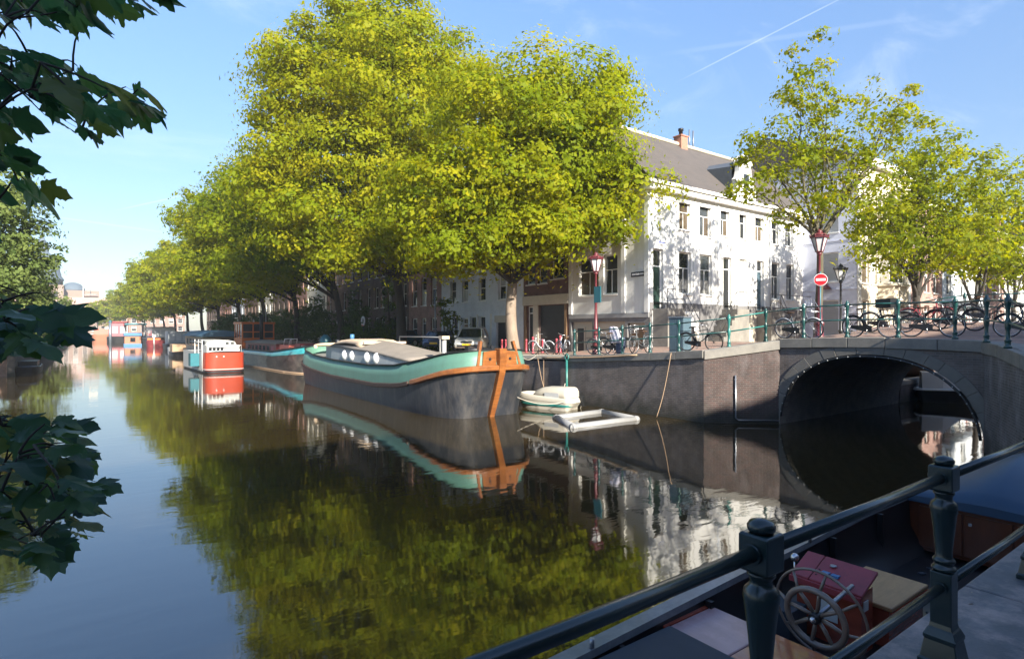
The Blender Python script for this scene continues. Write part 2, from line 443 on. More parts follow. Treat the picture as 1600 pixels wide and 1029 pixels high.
# water
def mkwater():
    m, nt, b = _nodes('canal_water')
    b.inputs['Base Color'].default_value = (.030, .021, .008, 1)
    b.inputs['Roughness'].default_value = .035
    b.inputs['IOR'].default_value = 2.05
    g = nt.nodes.new('ShaderNodeNewGeometry')
    mp = nt.nodes.new('ShaderNodeMapping'); mp.inputs['Rotation'].default_value = (0, 0, rad(36)); mp.inputs['Scale'].default_value = (.55, 1.5, 1)
    nt.links.new(g.outputs['Position'], mp.inputs['Vector'])
    n1 = nt.nodes.new('ShaderNodeTexNoise'); n1.inputs['Scale'].default_value = 1.5; n1.inputs['Detail'].default_value = 4; n1.inputs['Roughness'].default_value = .5
    n1.inputs['Distortion'].default_value = .4
    nt.links.new(mp.outputs[0], n1.inputs['Vector'])
    n2 = nt.nodes.new('ShaderNodeTexNoise'); n2.inputs['Scale'].default_value = .22; n2.inputs['Detail'].default_value = 2
    nt.links.new(g.outputs['Position'], n2.inputs['Vector'])
    mr = nt.nodes.new('ShaderNodeMapRange'); mr.inputs['From Min'].default_value = .38; mr.inputs['From Max'].default_value = .68; mr.inputs['To Min'].default_value = .25; mr.inputs['To Max'].default_value = 1.0
    nt.links.new(n2.outputs['Fac'], mr.inputs['Value'])
    mu = nt.nodes.new('ShaderNodeMath'); mu.operation = 'MULTIPLY'
    nt.links.new(n1.outputs['Fac'], mu.inputs[0]); nt.links.new(mr.outputs[0], mu.inputs[1])
    bp = nt.nodes.new('ShaderNodeBump'); bp.inputs['Strength'].default_value = .5; bp.inputs['Distance'].default_value = .012
    nt.links.new(mu.outputs[0], bp.inputs['Height']); nt.links.new(bp.outputs[0], b.inputs['Normal'])
    M['canal_water'] = m
mkwater()
tag(MB().box(-70, .6, -.9, 110, 420, 0).build('water', 'canal_water'), kind='structure')

# paving of the far quay and the side street
def sheet(rows, mat, name):
    n = len(rows[0]); v = [p for r in rows for p in r]
    f = [(i * n + k, i * n + k + 1, (i + 1) * n + k + 1, (i + 1) * n + k) for i in range(len(rows) - 1) for k in range(n - 1)]
    return tag(MB().add(v, f, True).build(name, mat), kind='structure')
_ys = [11.24, 11.8, 12.4, 13, 13.6, 14.3, 15, 16, 17, 18, 19, 20.2, 21.5, 23, 25, 27, 29, 32, 45, 80, 150, 300]
_fr = [0, .02, .04, .06, .08, .1, .13, .16, .2, .25, .3, .4, .55, .75, 1]
rows = []
for y in _ys:
    x0 = (edge_x(y) if y < 13 else 18.1) + .2
    rows.append([(x0 + (95 - x0) * k, y, G(x0 + (95 - x0) * k, y) - .004) for k in _fr])
sheet(rows, 'brick_paving', 'far_street')
_ys = [1.3, 2, 2.7, 3.4, 4.1, 4.62, 5.35, 6, 7, 8, 9, 10, 11.24]
rows = [[(edge_x(y) + .2 + (30.2 - edge_x(y) - .2) * k, y, G(edge_x(y) + .2 + (30.2 - edge_x(y) - .2) * k, y) - .004) for k in (0, .05, .1, .17, .25, .35, .5, .65, .8, 1)] for y in _ys]
sheet(rows, 'brick_paving', 'bridge_road')
_xs = [-40, -10, 0, 4, 8, 10, 11.5, 13, 14.5, 16, 17.5, 19, 24, 30, 60]
rows = [[(x, y, G(x, min(y, 1.29)) - .004) for x in _xs] for y in (-40, -20, -8, -3, -.35)]
sheet(rows, 'asphalt', 'near_street')
MB().box(-45, 56, -.9, -4.75, 300, 1.72).build('left_bank', 'brick_paving')
tag(bpy.data.objects['left_bank'], kind='structure')
tag(MB().box(-900, 302, -.9, 900, 1300, 1.5).build('terrain', 'asphalt'), kind='structure')
tag(MB().box(96, 22, -.9, 900, 301.9, 1.6).build('eastern_ground', 'asphalt'), kind='structure')
tag(MB().box(31, -60, -.9, 300, -5, 2.0).build('southern_ground', 'asphalt'), kind='structure')

# kerb slabs along the near quay edge, big worn granite pieces
kerb_edges = [-6, -4.1, -2.3, -.6, 1.1, 2.75, 4.72, 6.4, 8.1, 9.9, 11.6, 13.0]
for a, b in zip(kerb_edges, kerb_edges[1:]):
    mb = MB()
    z0, z1 = G(a, 1.2), G(b, 1.2)
    e = .007
    mb.add([(a + e, -.35, z0 - .3), (b - e, -.35, z1 - .3), (b - e, 1.36, z1 - .3), (a + e, 1.36, z0 - .3),
            (a + e, -.35, z0), (b - e, -.35, z1), (b - e, 1.36, z1), (a + e, 1.36, z0)],
           [(0, 3, 2, 1), (4, 5, 6, 7), (0, 1, 5, 4), (1, 2, 6, 5), (2, 3, 7, 6), (3, 0, 4, 7)])
    o = bevel(mb.build('kerb_stone', 'granite'), .012, 2)
    o.parent = bpy.data.objects['near_street']

# ---- canal walls
def wallstrip(pts, zb, top, mat, name, parent, drop=.3, sub=1.0):
    r0 = []; r1 = []
    for (a, b), (c, d) in zip(pts, pts[1:]):
        n = max(1, int(math.hypot(c - a, d - b) / sub))
        for i in range(n + (1 if (c, d) == tuple(pts[-1]) else 0)):
            x, y = a + (c - a) * i / n, b + (d - b) * i / n
            r0.append((x, y, zb)); r1.append((x, y, top(x, y) - drop))
    return buildw(MB().loft([r0, r1], False), name, mat, parent, fix=False)
def stones(path, parent, mat, h=.33, w=.52, over=.06, step=1.35, lift=.03, name='coping_stone', seed=1):
    """coping blocks cut one by one along a path (inside of the paving lies to the right of travel when side=1)"""
    rr = random.Random(seed)
    for (a, b), (c, d) in zip(path, path[1:]):
        L = math.hypot(c - a, d - b); n = max(1, round(L / step)); tx, ty = (c - a) / L, (d - b) / L
        nx, ny = -ty, tx                       # towards the paving
        cuts = [0] + [(i + rr.uniform(-.12, .12)) / n for i in range(1, n)] + [1]
        for u0, u1 in zip(cuts, cuts[1:]):
            e = .006 / L; j = rr.uniform(-.006, .006)
            P = []
            for u in (u0 + e, u1 - e):
                x, y = a + (c - a) * u, b + (d - b) * u
                z = G(x + nx * .3, y + ny * .3) + lift + j
                for off, zz in ((-over, z - h), (w, z - h), (w, z), (-over, z)):
                    P.append((x + nx * off, y + ny * off, zz))
            m = MB().add(P, [(0, 1, 2, 3), (7, 6, 5, 4), (0, 4, 5, 1), (1, 5, 6, 2), (2, 6, 7, 3), (3, 7, 4, 0)])
            bevel(buildw(m, name, mat, parent), .015, 1)

cw = thing('canal_wall', 'long dark brick quay wall under the far street, beside the green barge', 'quay wall', (18.1, 13, 0))
wallstrip([(18.1, 13.0), (18.1, 300)], -.6, lambda x, y: G(x + .3, y), 'brick_quay_x', 'wall', cw, .25, 2)
_p = [(18.1, 60), (18.1, 20.5), (18.1, 13.0)]
stones([(18.1, 13.0), (18.1, 20.5)][::-1], cw, 'stone_coping', h=.30, seed=3)
stones([(18.1, 20.5), (18.1, 46)][::-1], cw, 'beige_concrete', h=.20, w=.45, step=2.0, seed=4)
buildw(MB().box(18.04, 46.01, 1.70, 18.5, 300, 1.93), 'coping', 'stone_coping', cw)
nw = thing('canal_wall', 'near quay wall below the foreground railing', 'quay wall', (0, 1.3, 0))
wallstrip([(13.0, 1.3), (-40, 1.3)], -.6, lambda x, y: G(x, 1.2), 'brick_quay_y', 'wall', nw, .25, 4)
# side canal walls behind the bridge
sw = thing('canal_wall', 'dark wall of the side canal seen through the bridge arch', 'quay wall', (30.3, 11.24, 0))
wallstrip([(95, 11.24), (30.3, 11.24)], -.6, lambda x, y: .92, 'brick_quay_y', 'wall', sw, .0, 4)
buildw(MB().box(30.35, 11.2, .80, 95, 11.7, 1.02), 'coping', 'stone_coping', sw)
ew = thing('canal_wall', 'brick wall closing the side canal far behind the arch', 'quay wall', (78, 5, 0))
buildw(MB().box(78, -5, -.6, 78.4, 11.2, 1.0), 'wall', 'brick_quay_x', ew)
rw = thing('canal_wall', 'south wall of the side canal behind the bridge', 'quay wall', (30.3, -2, 0))
buildw(MB().box(30.3, -5.0, -.6, 78, -4.6, 2.6), 'wall', 'brick_quay_y', rw)
lw = thing('canal_wall', 'low left bank wall under the drooping tree', 'quay wall', (-4.7, 56, 0))
buildw(MB().box(-4.74, 56, -.6, -4.3, 300, 1.6), 'wall', 'brick_quay_x', lw)
buildw(MB().box(-4.8, 55.9, 1.61, -4.2, 300, 1.80), 'coping', 'stone_coping', lw)

# ---- the bridge
br = thing('arched_bridge', 'low brick arched bridge with pale stone ring and string of small lamps', 'bridge', (20.1, 8.3, 0))
BY, BA, BZ, RT = 8.28, 2.95, 2.60, .33
AN = 2.25                       # slightly fuller than an ellipse
def ac(t): return math.copysign(abs(math.cos(t)) ** (2 / AN), math.cos(t))
def as_(t): return max(0, math.sin(t)) ** (2 / AN)
def arch(y, a, zc):
    k = (y - BY) / a
    return zc * max(0, 1 - abs(k) ** AN) ** (1 / AN) if abs(k) < 1 else -.6
mb = MB(); ysa = [11.24 - (11.24 - 5.35) * i / 60 for i in range(61)]
r0 = [(20.1, y, max(-.6, arch(y, BA + RT - .02, BZ + RT - .02) if abs(y - BY) < BA + RT - .02 else -.6)) for y in ysa]
r1 = [(20.1, y, G(20.4, y) - .28) for y in ysa]
mb.loft([r1, r0], False)
buildw(mb, 'face_wall', 'brick_quay_x', br, fix=False)
# back face and barrel
mb = MB()
r0 = [(30.3, y, max(-.6, arch(y, BA, BZ))) for y in ysa]; r1 = [(30.3, y, G(30.3, y)) for y in ysa]
mb.loft([r1, r0], False); buildw(mb, 'back_wall', 'brick_quay_x', br, fix=False)
th = [math.pi * i / 40 for i in range(41)]
prof = [(BY + BA * ac(t), BZ * as_(t)) for t in th]
prof = [(prof[0][0], -.6)] + prof + [(prof[-1][0], -.6)]
mb = MB(); mb.loft([[(20.12, y, z) for y, z in prof], [(30.3, y, z) for y, z in prof]], False, smooth=True)
buildw(mb, 'barrel_vault', 'brick_barrel', br, fix=False)
# ring of voussoirs, each a block
nv = 17; rr = random.Random(5)
cuts = [math.pi * (i + (0 if i in (0, nv) else rr.uniform(-.12, .12))) / nv for i in range(nv + 1)]
for i in range(nv):
    a0, a1 = cuts[i] + .0015, cuts[i + 1] - .0015
    P = []; sub = [a0, (a0 + a1) / 2, a1]; xo = 20.1 - .025 - rr.uniform(0, .008)
    for x in (xo, 20.5):
        for t in sub:
            c, s = ac(t), as_(t)
            P += [(x, BY + BA * c, BZ * s - .0), (x, BY + (BA + RT) * c, (BZ + RT) * s)]
    f = []
    for j in (0, 1):
        a = 2 * j
        f += [(a, a + 1, a + 3, a + 2), (6 + a, 8 + a, 9 + a, 7 + a), (a, a + 2, 8 + a, 6 + a), (a + 1, 7 + a, 9 + a, a + 3)]
    f += [(0, 6, 7, 1), (4, 5, 11, 10)]
    bevel(buildw(MB().add(P, f), 'voussoir', 'stone_ring', br), .005, 1)
# bridge wings
def wing(a, b, mat):
    return wallstrip([a, b], -.6, lambda x, y: G(x + .3, y + .1), mat, 'wing_wall', br, .28, .6)
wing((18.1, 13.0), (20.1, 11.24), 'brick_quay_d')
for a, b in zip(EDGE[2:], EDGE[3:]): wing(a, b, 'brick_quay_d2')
stones(EDGE[0:2], br, 'stone_coping', h=.33, step=2.0, seed=8)
stones(EDGE[1:3], br, 'stone_coping', h=.33, step=1.25, seed=9)
stones(EDGE[2:], br, 'stone_coping', h=.33, step=1.5, seed=10)
stones([(30.3, -2), (30.3, 11.24)], br, 'stone_coping', h=.33, step=2.2, seed=11)
# cable with small lamps along the arch edge
cab = [(20.03, BY + (BA - .06) * ac(t), (BZ - .06) * as_(t)) for t in [math.pi * (.03 + .94 * i / 48) for i in range(49)]]
buildw(MB().tube(cab, .04, 6), 'cable', 'iron_black', br)
bulb = MB().sphere((0, 0, 0), .020, 8, 5).mesh('bulb', 'blind_grey')
for i in range(26):
    t = math.pi * (.05 + .90 * i / 25)
    link('bulb', bulb, br, (20.0 - 20.1 - .02, BY + (BA - .06) * ac(t) - 8.3, (BZ - .06) * as_(t)))
# steel conduit down the sunlit wing
cp = thing('drain_pipe', 'thin grey pipe running down and along the sunlit bridge wing', 'pipe', (19.0, 12.2, .2))
dn = Vector((-.66, -.75, 0)) * .06
q = [Vector((18.93, 12.27, 1.75)) + dn, Vector((18.93, 12.27, .22)) + dn, Vector((19.0, 12.2, .14)) + dn, Vector((20.05, 11.28, .14)) + dn]
buildw(MB().tube(q, .028, 8), 'pipe', 'steel_grey', cp)
mb = MB()
for k in (.5, 1.1, 1.6): mb.obox(Vector((18.93, 12.27, k)) + dn * .6, (.09, .05, .03), Matrix.Rotation(rad(-41), 3, 'Z'))
buildw(mb, 'bracket', 'steel_grey', cp)

# distant quay end closing the canal
dq = thing('canal_wall', 'pale low quay closing the canal in the far distance', 'quay wall', (0, 300, 0))
buildw(MB().box(-45, 300, -.6, 60, 302, 1.6), 'wall', 'beige_concrete', dq)
# ================================================================ houses
_WM = {}
def T2(o, ang, u, d, z):
    c, s = math.cos(ang), math.sin(ang)
    return (o[0] + u * c - d * s, o[1] + u * s + d * c, z)
def facade(mb, o, ang, W, z0, z1, holes, depth=.2):
    us = sorted({0, W} | {h[0] for h in holes} | {h[1] for h in holes}); zs = sorted({z0, z1} | {h[2] for h in holes} | {h[3] for h in holes})
    us = [u for u in us if 0 <= u <= W]; zs = [z for z in zs if z0 <= z <= z1]
    for a, b in zip(us, us[1:]):
        for c, d in zip(zs, zs[1:]):
            mu, mz = (a + b) / 2, (c + d) / 2
            if any(h[0] < mu < h[1] and h[2] < mz < h[3] for h in holes): continue
            mb.add([T2(o, ang, a, 0, c), T2(o, ang, b, 0, c), T2(o, ang, b, 0, d), T2(o, ang, a, 0, d)], [(0, 1, 2, 3)])
    for a, b, c, d in [h[:4] for h in holes]:
        A = [T2(o, ang, a, 0, c), T2(o, ang, b, 0, c), T2(o, ang, b, 0, d), T2(o, ang, a, 0, d)]
        B = [T2(o, ang, a, depth, c), T2(o, ang, b, depth, c), T2(o, ang, b, depth, d), T2(o, ang, a, depth, d)]
        mb.add(A + B, [(0, 4, 5, 1), (1, 5, 6, 2), (2, 6, 7, 3), (3, 7, 4, 0)])
def lights(w, h, style):
    """pane rectangles (x0,x1,z0,z1) inside a window w x h"""
    b = min(.075, w * .12); m = .045
    if style == 'sash':                      # wide top light over two casements
        zt = h * .62
        return [(b, w - b, zt + m / 2, h - b), (b, w / 2 - m / 2, b, zt - m / 2), (w / 2 + m / 2, w - b, b, zt - m / 2)]
    if style == 'two':
        zt = h * .55
        return [(b, w - b, zt + m / 2, h - b), (b, w - b, b, zt - m / 2)]
    if style == 'pair': return [(b, w / 2 - m / 2, b, h - b), (w / 2 + m / 2, w - b, b, h - b)]
    if style == 'six':
        return [(b + (w - 2 * b) * i / 2 + (m / 2 if i else 0), b + (w - 2 * b) * (i + 1) / 2 - (0 if i else m / 2), b + (h - 2 * b) * j / 3 + m / 2 * (j > 0), b + (h - 2 * b) * (j + 1) / 3 - m / 2 * (j < 2)) for i in range(2) for j in range(3)]
    return [(b, w - b, b, h - b)]
def win(parent, o, ang, u0, u1, z0, z1, style='sash', frame='frame_white', panes=('pane_dark',), sill=True, depth=.13, rr=random, simple=False):
    w, h = round(u1 - u0, 2), round(z1 - z0, 2)
    L = lights(w, h, style)
    key = ('f', w, h, style, frame)
    if key not in _WM:
        mb = MB()
        xs = sorted({0, w} | {l[0] for l in L} | {l[1] for l in L}); zs = sorted({0, h} | {l[2] for l in L} | {l[3] for l in L})
        for a, b in zip(xs, xs[1:]):
            for c, d in zip(zs, zs[1:]):
                mu, mz = (a + b) / 2, (c + d) / 2
                if any(l[0] < mu < l[1] and l[2] < mz < l[3] for l in L): continue
                mb.add([(a, 0, c), (b, 0, c), (b, 0, d), (a, 0, d)], [(0, 1, 2, 3)])
        for a, b, c, d in L:
            mb.add([(a, 0, c), (b, 0, c), (b, 0, d), (a, 0, d), (a, .05, c), (b, .05, c), (b, .05, d), (a, .05, d)], [(0, 4, 5, 1), (1, 5, 6, 2), (2, 6, 7, 3), (3, 7, 4, 0)])
        _WM[key] = mb.mesh('window', frame, fix=False)
    f = link('window', _WM[key], parent, T2(o, ang, u0, depth, z0), ang)
    for l in L:
        pm = panes[0] if len(panes) == 1 else rr.choice(panes)
        pw, ph = round(l[1] - l[0], 3), round(l[3] - l[2], 3)
        k2 = ('p', pw, ph, pm)
        if k2 not in _WM: _WM[k2] = MB().add([(0, 0, 0), (pw, 0, 0), (pw, 0, ph), (0, 0, ph)], [(0, 1, 2, 3)]).mesh('pane', pm, fix=False)
        link('pane', _WM[k2], f, (l[0], .04, l[2]))
    if sill:
        k3 = ('s', w, frame)
        if k3 not in _WM: _WM[k3] = MB().box(-.06, -depth - .07, -.07, w + .06, 0.02, -.005).mesh('sill', 'stone_coping' if frame != 'frame_white' else 'white_paint')
        link('sill', _WM[k3], f)
    return f
def door(parent, o, ang, u0, u1, z0, z1, mat='door_green', frame='frame_white', top=.55, depth=.16):
    w, h = u1 - u0, z1 - z0; b = .08
    zt = h - top if top else h - b
    mb = MB()
    mb.cur = 0
    mb.box(0, 0, 0, b, .08, h).box(w - b, 0, 0, w, .08, h).box(b, 0, h - b, w - b, .08, h)
    if top: mb.box(b, 0, zt, w - b, .08, zt + .07)
    d = mb.build('door', frame, parent); d.location = T2(o, ang, u0, depth, z0); d.rotation_euler = (0, 0, ang)
    mb = MB().box(b + .005, .03, 0, w - b - .005, .075, zt - .005)
    for a, c in ((.12, .42), (.48, .93)):
        mb.box(b + .1, .018, zt * a, w - b - .1, .0295, zt * c)
    mb.build('door_leaf', mat, d)
    MB().sphere((w - b - .08, .0, zt * .47), .03, 8, 5).build('handle', 'steel_grey', d)
    if top: MB().box(b, .03, zt + .075, w - b, .05, h - b).build('pane', 'pane_dark', d)
    return d
def slab(parent, name, o, ang, W, z0, z1, out, inn, mat, u0=0.0):
    """moulding or band running along a facade"""
    P = [T2(o, ang, u0, -out, z0), T2(o, ang, u0 + W, -out, z0), T2(o, ang, u0 + W, inn, z0), T2(o, ang, u0, inn, z0)]
    Q = [(x, y, z1) for x, y, z in P]
    return MB().add(P + Q, [(0, 3, 2, 1), (4, 5, 6, 7), (0, 1, 5, 4), (1, 2, 6, 5), (2, 3, 7, 6), (3, 0, 4, 7)]).build(name, mat, parent)
def shell(mb, W, D, z0, z1, skip_front=True, skip_left=False):
    """side and back walls of a house body, local"""
    a, b, c, d = (0, 0), (W, 0), (W, D), (0, D)
    if not skip_left: mb.add([(0, 0, z0), (0, D, z0), (0, D, z1), (0, 0, z1)], [(0, 1, 2, 3)])
    mb.add([(W, 0, z0), (W, D, z0), (W, D, z1), (W, 0, z1)], [(3, 2, 1, 0)])
    mb.add([(0, D, z0), (W, D, z0), (W, D, z1), (0, D, z1)], [(0, 1, 2, 3)])

# ---------------- white corner house (two storeys over a high parterre)
wh = thing('corner_house', 'white plastered corner house with grey tiled roof beside the bridge', 'house', (24, 20.6, 0))
WW, WD, EZ = 15.8, 6.3, 11.05
rng = random.Random(11)
A0, AL = (0, 0), (0, WD)          # right facade origin, left facade origin (turned -90 degrees)
LA = rad(-90)
up_c = [2.96, 4.87, 6.70, 8.49, 10.43, 12.18, 13.98]
ups = [(c - .48, c + .48, 8.95, 10.55) for c in up_c]
ups[1] = (4.30, 5.35, 8.75, 10.62)
lows = [(2.45, 3.50, 5.38, 7.72), (4.36, 5.44, 5.38, 7.72), (8.12, 9.05, 5.36, 7.72), (11.85, 12.82, 5.36, 7.76), (13.65, 14.6, 5.36, 7.76)]
doors = [(.30, 1.12, 4.52, 7.72), (6.58, 7.44, 4.60, 7.72), (10.15, 10.95, 4.60, 7.76)]
cell = [(8.3, 9.3, 2.75, 4.1), (12.0, 12.9, 2.75, 4.2)]
mb = MB()
facade(mb, A0, 0, WW, 4.85, EZ, [h for h in ups + lows] + [(a, b, 4.85, d) for a, b, c, d in doors])
lf_w = [(.80, 2.52, 5.40, 7.66), (2.92, 4.0, 5.40, 7.66), (.85, 2.45, 8.9, 10.5), (2.92, 4.0, 8.9, 10.5)]
facade(mb, AL, LA, WD, 4.30, EZ, lf_w)
shell(mb, WW, WD, 1.5, EZ, skip_left=True)
mb.build('wall', 'white_paint', wh)
# plinth below
mb = MB()
facade(mb, (0, -.03), 0, WW, .7, 4.852, cell + [(a, b, c, 4.852) for a, b, c, d in doors])
mb.build('plinth', 'plinth_grey', wh)
MB().box(.18, -.06, 2.0, 4.15, .1, 4.40).build('plinth_panel', 'white_paint', wh)
MB().box(8.0, -.06, 2.0, 11.9, .1, 4.30).build('plinth_panel', 'beige_concrete', wh)
mb = MB()
base_h = [(.15, 2.0, 2.05, 3.85), (2.2, 4.6, 2.05, 3.85), (4.75, 6.0, 2.05, 3.75)]
facade(mb, (-.02, WD), LA, WD, 1.6, 4.3, base_h, .25)
mb.build('basement_wall', 'plinth_grey', wh)
for i, h in enumerate(base_h):
    MB().add([T2((-.02, WD), LA, h[0], .22, h[2]), T2((-.02, WD), LA, h[1], .22, h[2]), T2((-.02, WD), LA, h[1], .22, h[3]), T2((-.02, WD), LA, h[0], .22, h[3])], [(0, 1, 2, 3)]).build('basement_door', 'beige_concrete', wh)
door(wh, (-.02, WD), LA, .5, 1.25, 2.05, 3.55, 'door_black', 'beige_concrete', 0, .12)
w_ = MB().add([T2((-.02, WD), LA, 4.9, .20, 2.1), T2((-.02, WD), LA, 5.9, .20, 2.1), T2((-.02, WD), LA, 5.9, .20, 3.6), T2((-.02, WD), LA, 4.9, .20, 3.6)], [(0, 1, 2, 3)]).build('shutter', mk('brown_wood', (.20, .12, .06), .6, .2, 3, .2, 30, stretch=(1, 1, .2)).name, wh)
for h in ups: win(wh, A0, 0, *h, 'sash', panes=('pane_dark', 'pane_mid', 'pane_dark', 'pane_warm'), rr=rng)
for i, h in enumerate(lows): win(wh, A0, 0, *h, 'sash', panes=('pane_curtain',) if i == 2 else ('pane_dark', 'pane_mid'), rr=rng)
mk('curtain_grey', (.13, .13, .125), .8, .15, 6)
# net curtains in the lower halves of the two tall parterre windows
for h in lows[:2]:
    MB().box(h[0] + .09, .150, h[2] + .09, h[1] - .09, .160, h[2] + .85).build('curtain', 'curtain_grey', wh)
for h in lf_w: win(wh, AL, LA, *h, 'sash', panes=('pane_dark', 'pane_warm', 'pane_mid'), rr=rng)
door(wh, A0, 0, *doors[0], 'door_green', top=.95)
door(wh, A0, 0, *doors[1], 'door_black', top=.75)
door(wh, A0, 0, *doors[2], 'cabinet_blue', top=.7)
for h in cell: win(wh, (0, -.03), 0, *h, 'pair', panes=('pane_dark',), rr=rng)
# pilaster strips and cornice
for u in (3.72, 5.82, 7.72):
    slab(wh, 'pilaster', A0, 0, .42, 4.86, EZ - .62, .05, .02, 'white_paint', u)
for u in (-.0, 4.35, WD - .28):
    slab(wh, 'pilaster', AL, LA, .28, 4.31, EZ - .4, .09, .02, 'white_paint', u)
slab(wh, 'string_course', AL, LA, WD, 4.05, 4.30, .07, .02, 'grey_paint')
slab(wh, 'architrave', (0, 0), 0, WW, EZ - .62, EZ - .28, .06, .05, 'white_paint')
slab(wh, 'cornice', (-.35, 0), 0, WW + .35, EZ - .27, EZ + .02, .38, .1, 'white_paint')
slab(wh, 'gutter', (-.45, 0), 0, WW + .5, EZ + .025, EZ + .2, .50, .1, 'frame_white')
slab(wh, 'cornice', AL, LA, WD, EZ - .5, EZ, .2, .1, 'white_paint')
# roof
RZ = 15.5
mb = MB()
Y0, Y1, RY = -.42, WD + 1.6, 3.9
mb.add([(-.3, Y0, EZ + .21), (WW + .05, Y0, EZ + .21), (WW + .05, RY, RZ), (-.3, RY, RZ), (-.3, Y1, EZ + .21), (WW + .05, Y1, EZ + .21)],
       [(0, 1, 2, 3), (3, 2, 5, 4)])
rf = mb.build('roof', 'roof_tile', wh)
for gx in (-.25, WW): MB().add([(gx, Y0, EZ + .2), (gx, RY, RZ - .02), (gx, Y1, EZ + .2)], [(0, 1, 2)]).build('gable_wall', 'roof_tile', wh)
MB().tube([(-.35, RY, RZ + .05), (WW + .1, RY, RZ + .05)], .14, 8).build('ridge', 'beige_concrete', rf)
cx_ = 7.65
mb = MB().box(cx_ - .34, RY - .3, RZ - .6, cx_ + .34, RY + .3, RZ + .55).box(cx_ - .39, RY - .35, RZ + .551, cx_ + .39, RY + .35, RZ + .63)
ch = mb.build('chimney', 'chimney_brick', rf)
MB().lathe([(.13, 0), (.13, .35), (.18, .36), (.18, .5), (.02, .55)], (cx_, RY, RZ + .63), 10).build('chimney_pot', 'iron_black', ch)
for k in (8.55, 8.95): MB().tube([(k, RY, RZ - .3), (k, RY, RZ + 1.25)], .055, 8).build('flue_pipe', 'zinc', rf)
# dormer with a white scrolled gable
dx = 8.4
mb = MB()
half = [(.95, 0), (.95, .35), (.78, .5), (.72, .75), (.80, 1.0), (.62, 1.15), (.52, 1.45), (.50, 1.75), (.62, 1.82), (.62, 1.95), (.3, 2.25), (0, 2.38)]
poly = [(x, z) for x, z in half] + [(-x, z) for x, z in half[::-1][1:]]
poly = [(x * 1.2, z * 1.2) for x, z in poly]
mb.prism([(dx + x, EZ + .2 + z) for x, z in poly], 'y', -.30, .02)
gd = mb.build('dormer_gable', 'white_paint', wh)
for s in (-1, 1):
    cs = [(dx + s * (.86 - .13 * math.cos(t)), -.34, EZ + .2 + .72 + .17 * math.sin(t)) for t in [k * .5 for k in range(14)]]
    MB().tube(cs, .06, 6).build('scroll', 'white_paint', gd)
fw_ = MB().box(dx - .35, -.36, EZ + .75, dx + .35, -.301, EZ + 1.85).build('dormer_window', 'frame_white', gd)
MB().box(dx - .28, -.375, EZ + .82, dx + .28, -.361, EZ + 1.78).build('pane', 'pane_dark', fw_)
MB().add([(dx - .95, 0, EZ + .2), (dx - .95, 0, EZ + 2.2), (dx - .95, 2.15, EZ + 2.4), (dx + .95, 0, EZ + .2), (dx + .95, 0, EZ + 2.2), (dx + .95, 2.15, EZ + 2.4), (dx, 0, EZ + 2.7), (dx, 2.6, EZ + 2.9)],
         [(0, 1, 2), (3, 5, 4), (1, 6, 7, 2), (6, 4, 5, 7)]).build('dormer_cheek', 'slate', wh)
# stoops with thin black handrails
def stoop(x0, x1, top, dirn, name='stoop'):
    st = MB(); n = 6; zb = 2.55
    st.box(x0, -1.05, zb - .6, x1, -.04, top)
    x = x1 if dirn > 0 else x0
    for i in range(n):
        z = top - (i + 1) * (top - zb - .1) / n
        a = x + dirn * i * .27
        st.box(min(a, a + dirn * .27), -1.05, zb - .6, max(a, a + dirn * .27), -.04, z)
    s = st.build(name, 'stone_coping', wh)
    r = MB()
    for q in (x0 + .03, x1 - .03): r.tube([(q, -1.0, top), (q, -1.0, top + 1.0)], .022, 6)
    r.tube([(x0 + .03, -1.0, top + 1.0), (x1 - .03, -1.0, top + 1.0)], .022, 6).tube([(x0 + .03, -1.0, top + .5), (x1 - .03, -1.0, top + .5)], .016, 6)
    e = x + dirn * n * .27
    r.tube([(x, -1.0, top + 1.0), (e, -1.0, zb + 1.0), (e, -1.0, zb)], .02, 6).tube([(x, -1.0, top + .5), (e, -1.0, zb + .5)], .014, 6)
    r.build('handrail', 'iron_black', s)
stoop(.2, 1.6, 4.50, 1); stoop(6.4, 7.6, 4.58, -1); stoop(10.0, 11.2, 4.58, 1)
slab(wh, 'fence_rail', A0, 0, 4.0, 5.55, 5.58, .95, -.92, 'iron_black', 11.0)
for u in (5.95, 11.6):
    MB().tube([(u, -.08, 4.9), (u, -.08, EZ - .3)], .045, 8).build('drain_pipe', 'pale_grey_render', wh)
# street name plates with small unreadable lettering, and a house number plate
def plate(name, label, cat, o, ang, u, w, z, h, mat, ink, seed):
    r = random.Random(seed)
    t = thing(name, label, cat, T2(o, ang, u, -.03, z), ang)
    MB().box(0, -.012, 0, w, .012, h).build('plate', mat, t)
    mb = MB(); x = w * .08
    while x < w * .9:
        k = r.uniform(.03, .07) * (w / .9); mb.box(x, -.016, h * .32, x + k * .7, -.0125, h * r.choice((.62, .7, .7))); x += k
    mb.build('lettering', ink, t)
plate('street_sign', 'dark street name plate on the shaded side of the white corner house', 'street sign', (24, 26.9), LA, 5.05, .95, 6.25, .26, 'sign_dark', 'sign_white', 4)
plate('street_sign', 'small blue and white street plate high on the sunlit corner', 'street sign', (24, 20.6), 0, .62, .62, 7.95, .24, 'sign_white', 'sign_blue', 6)

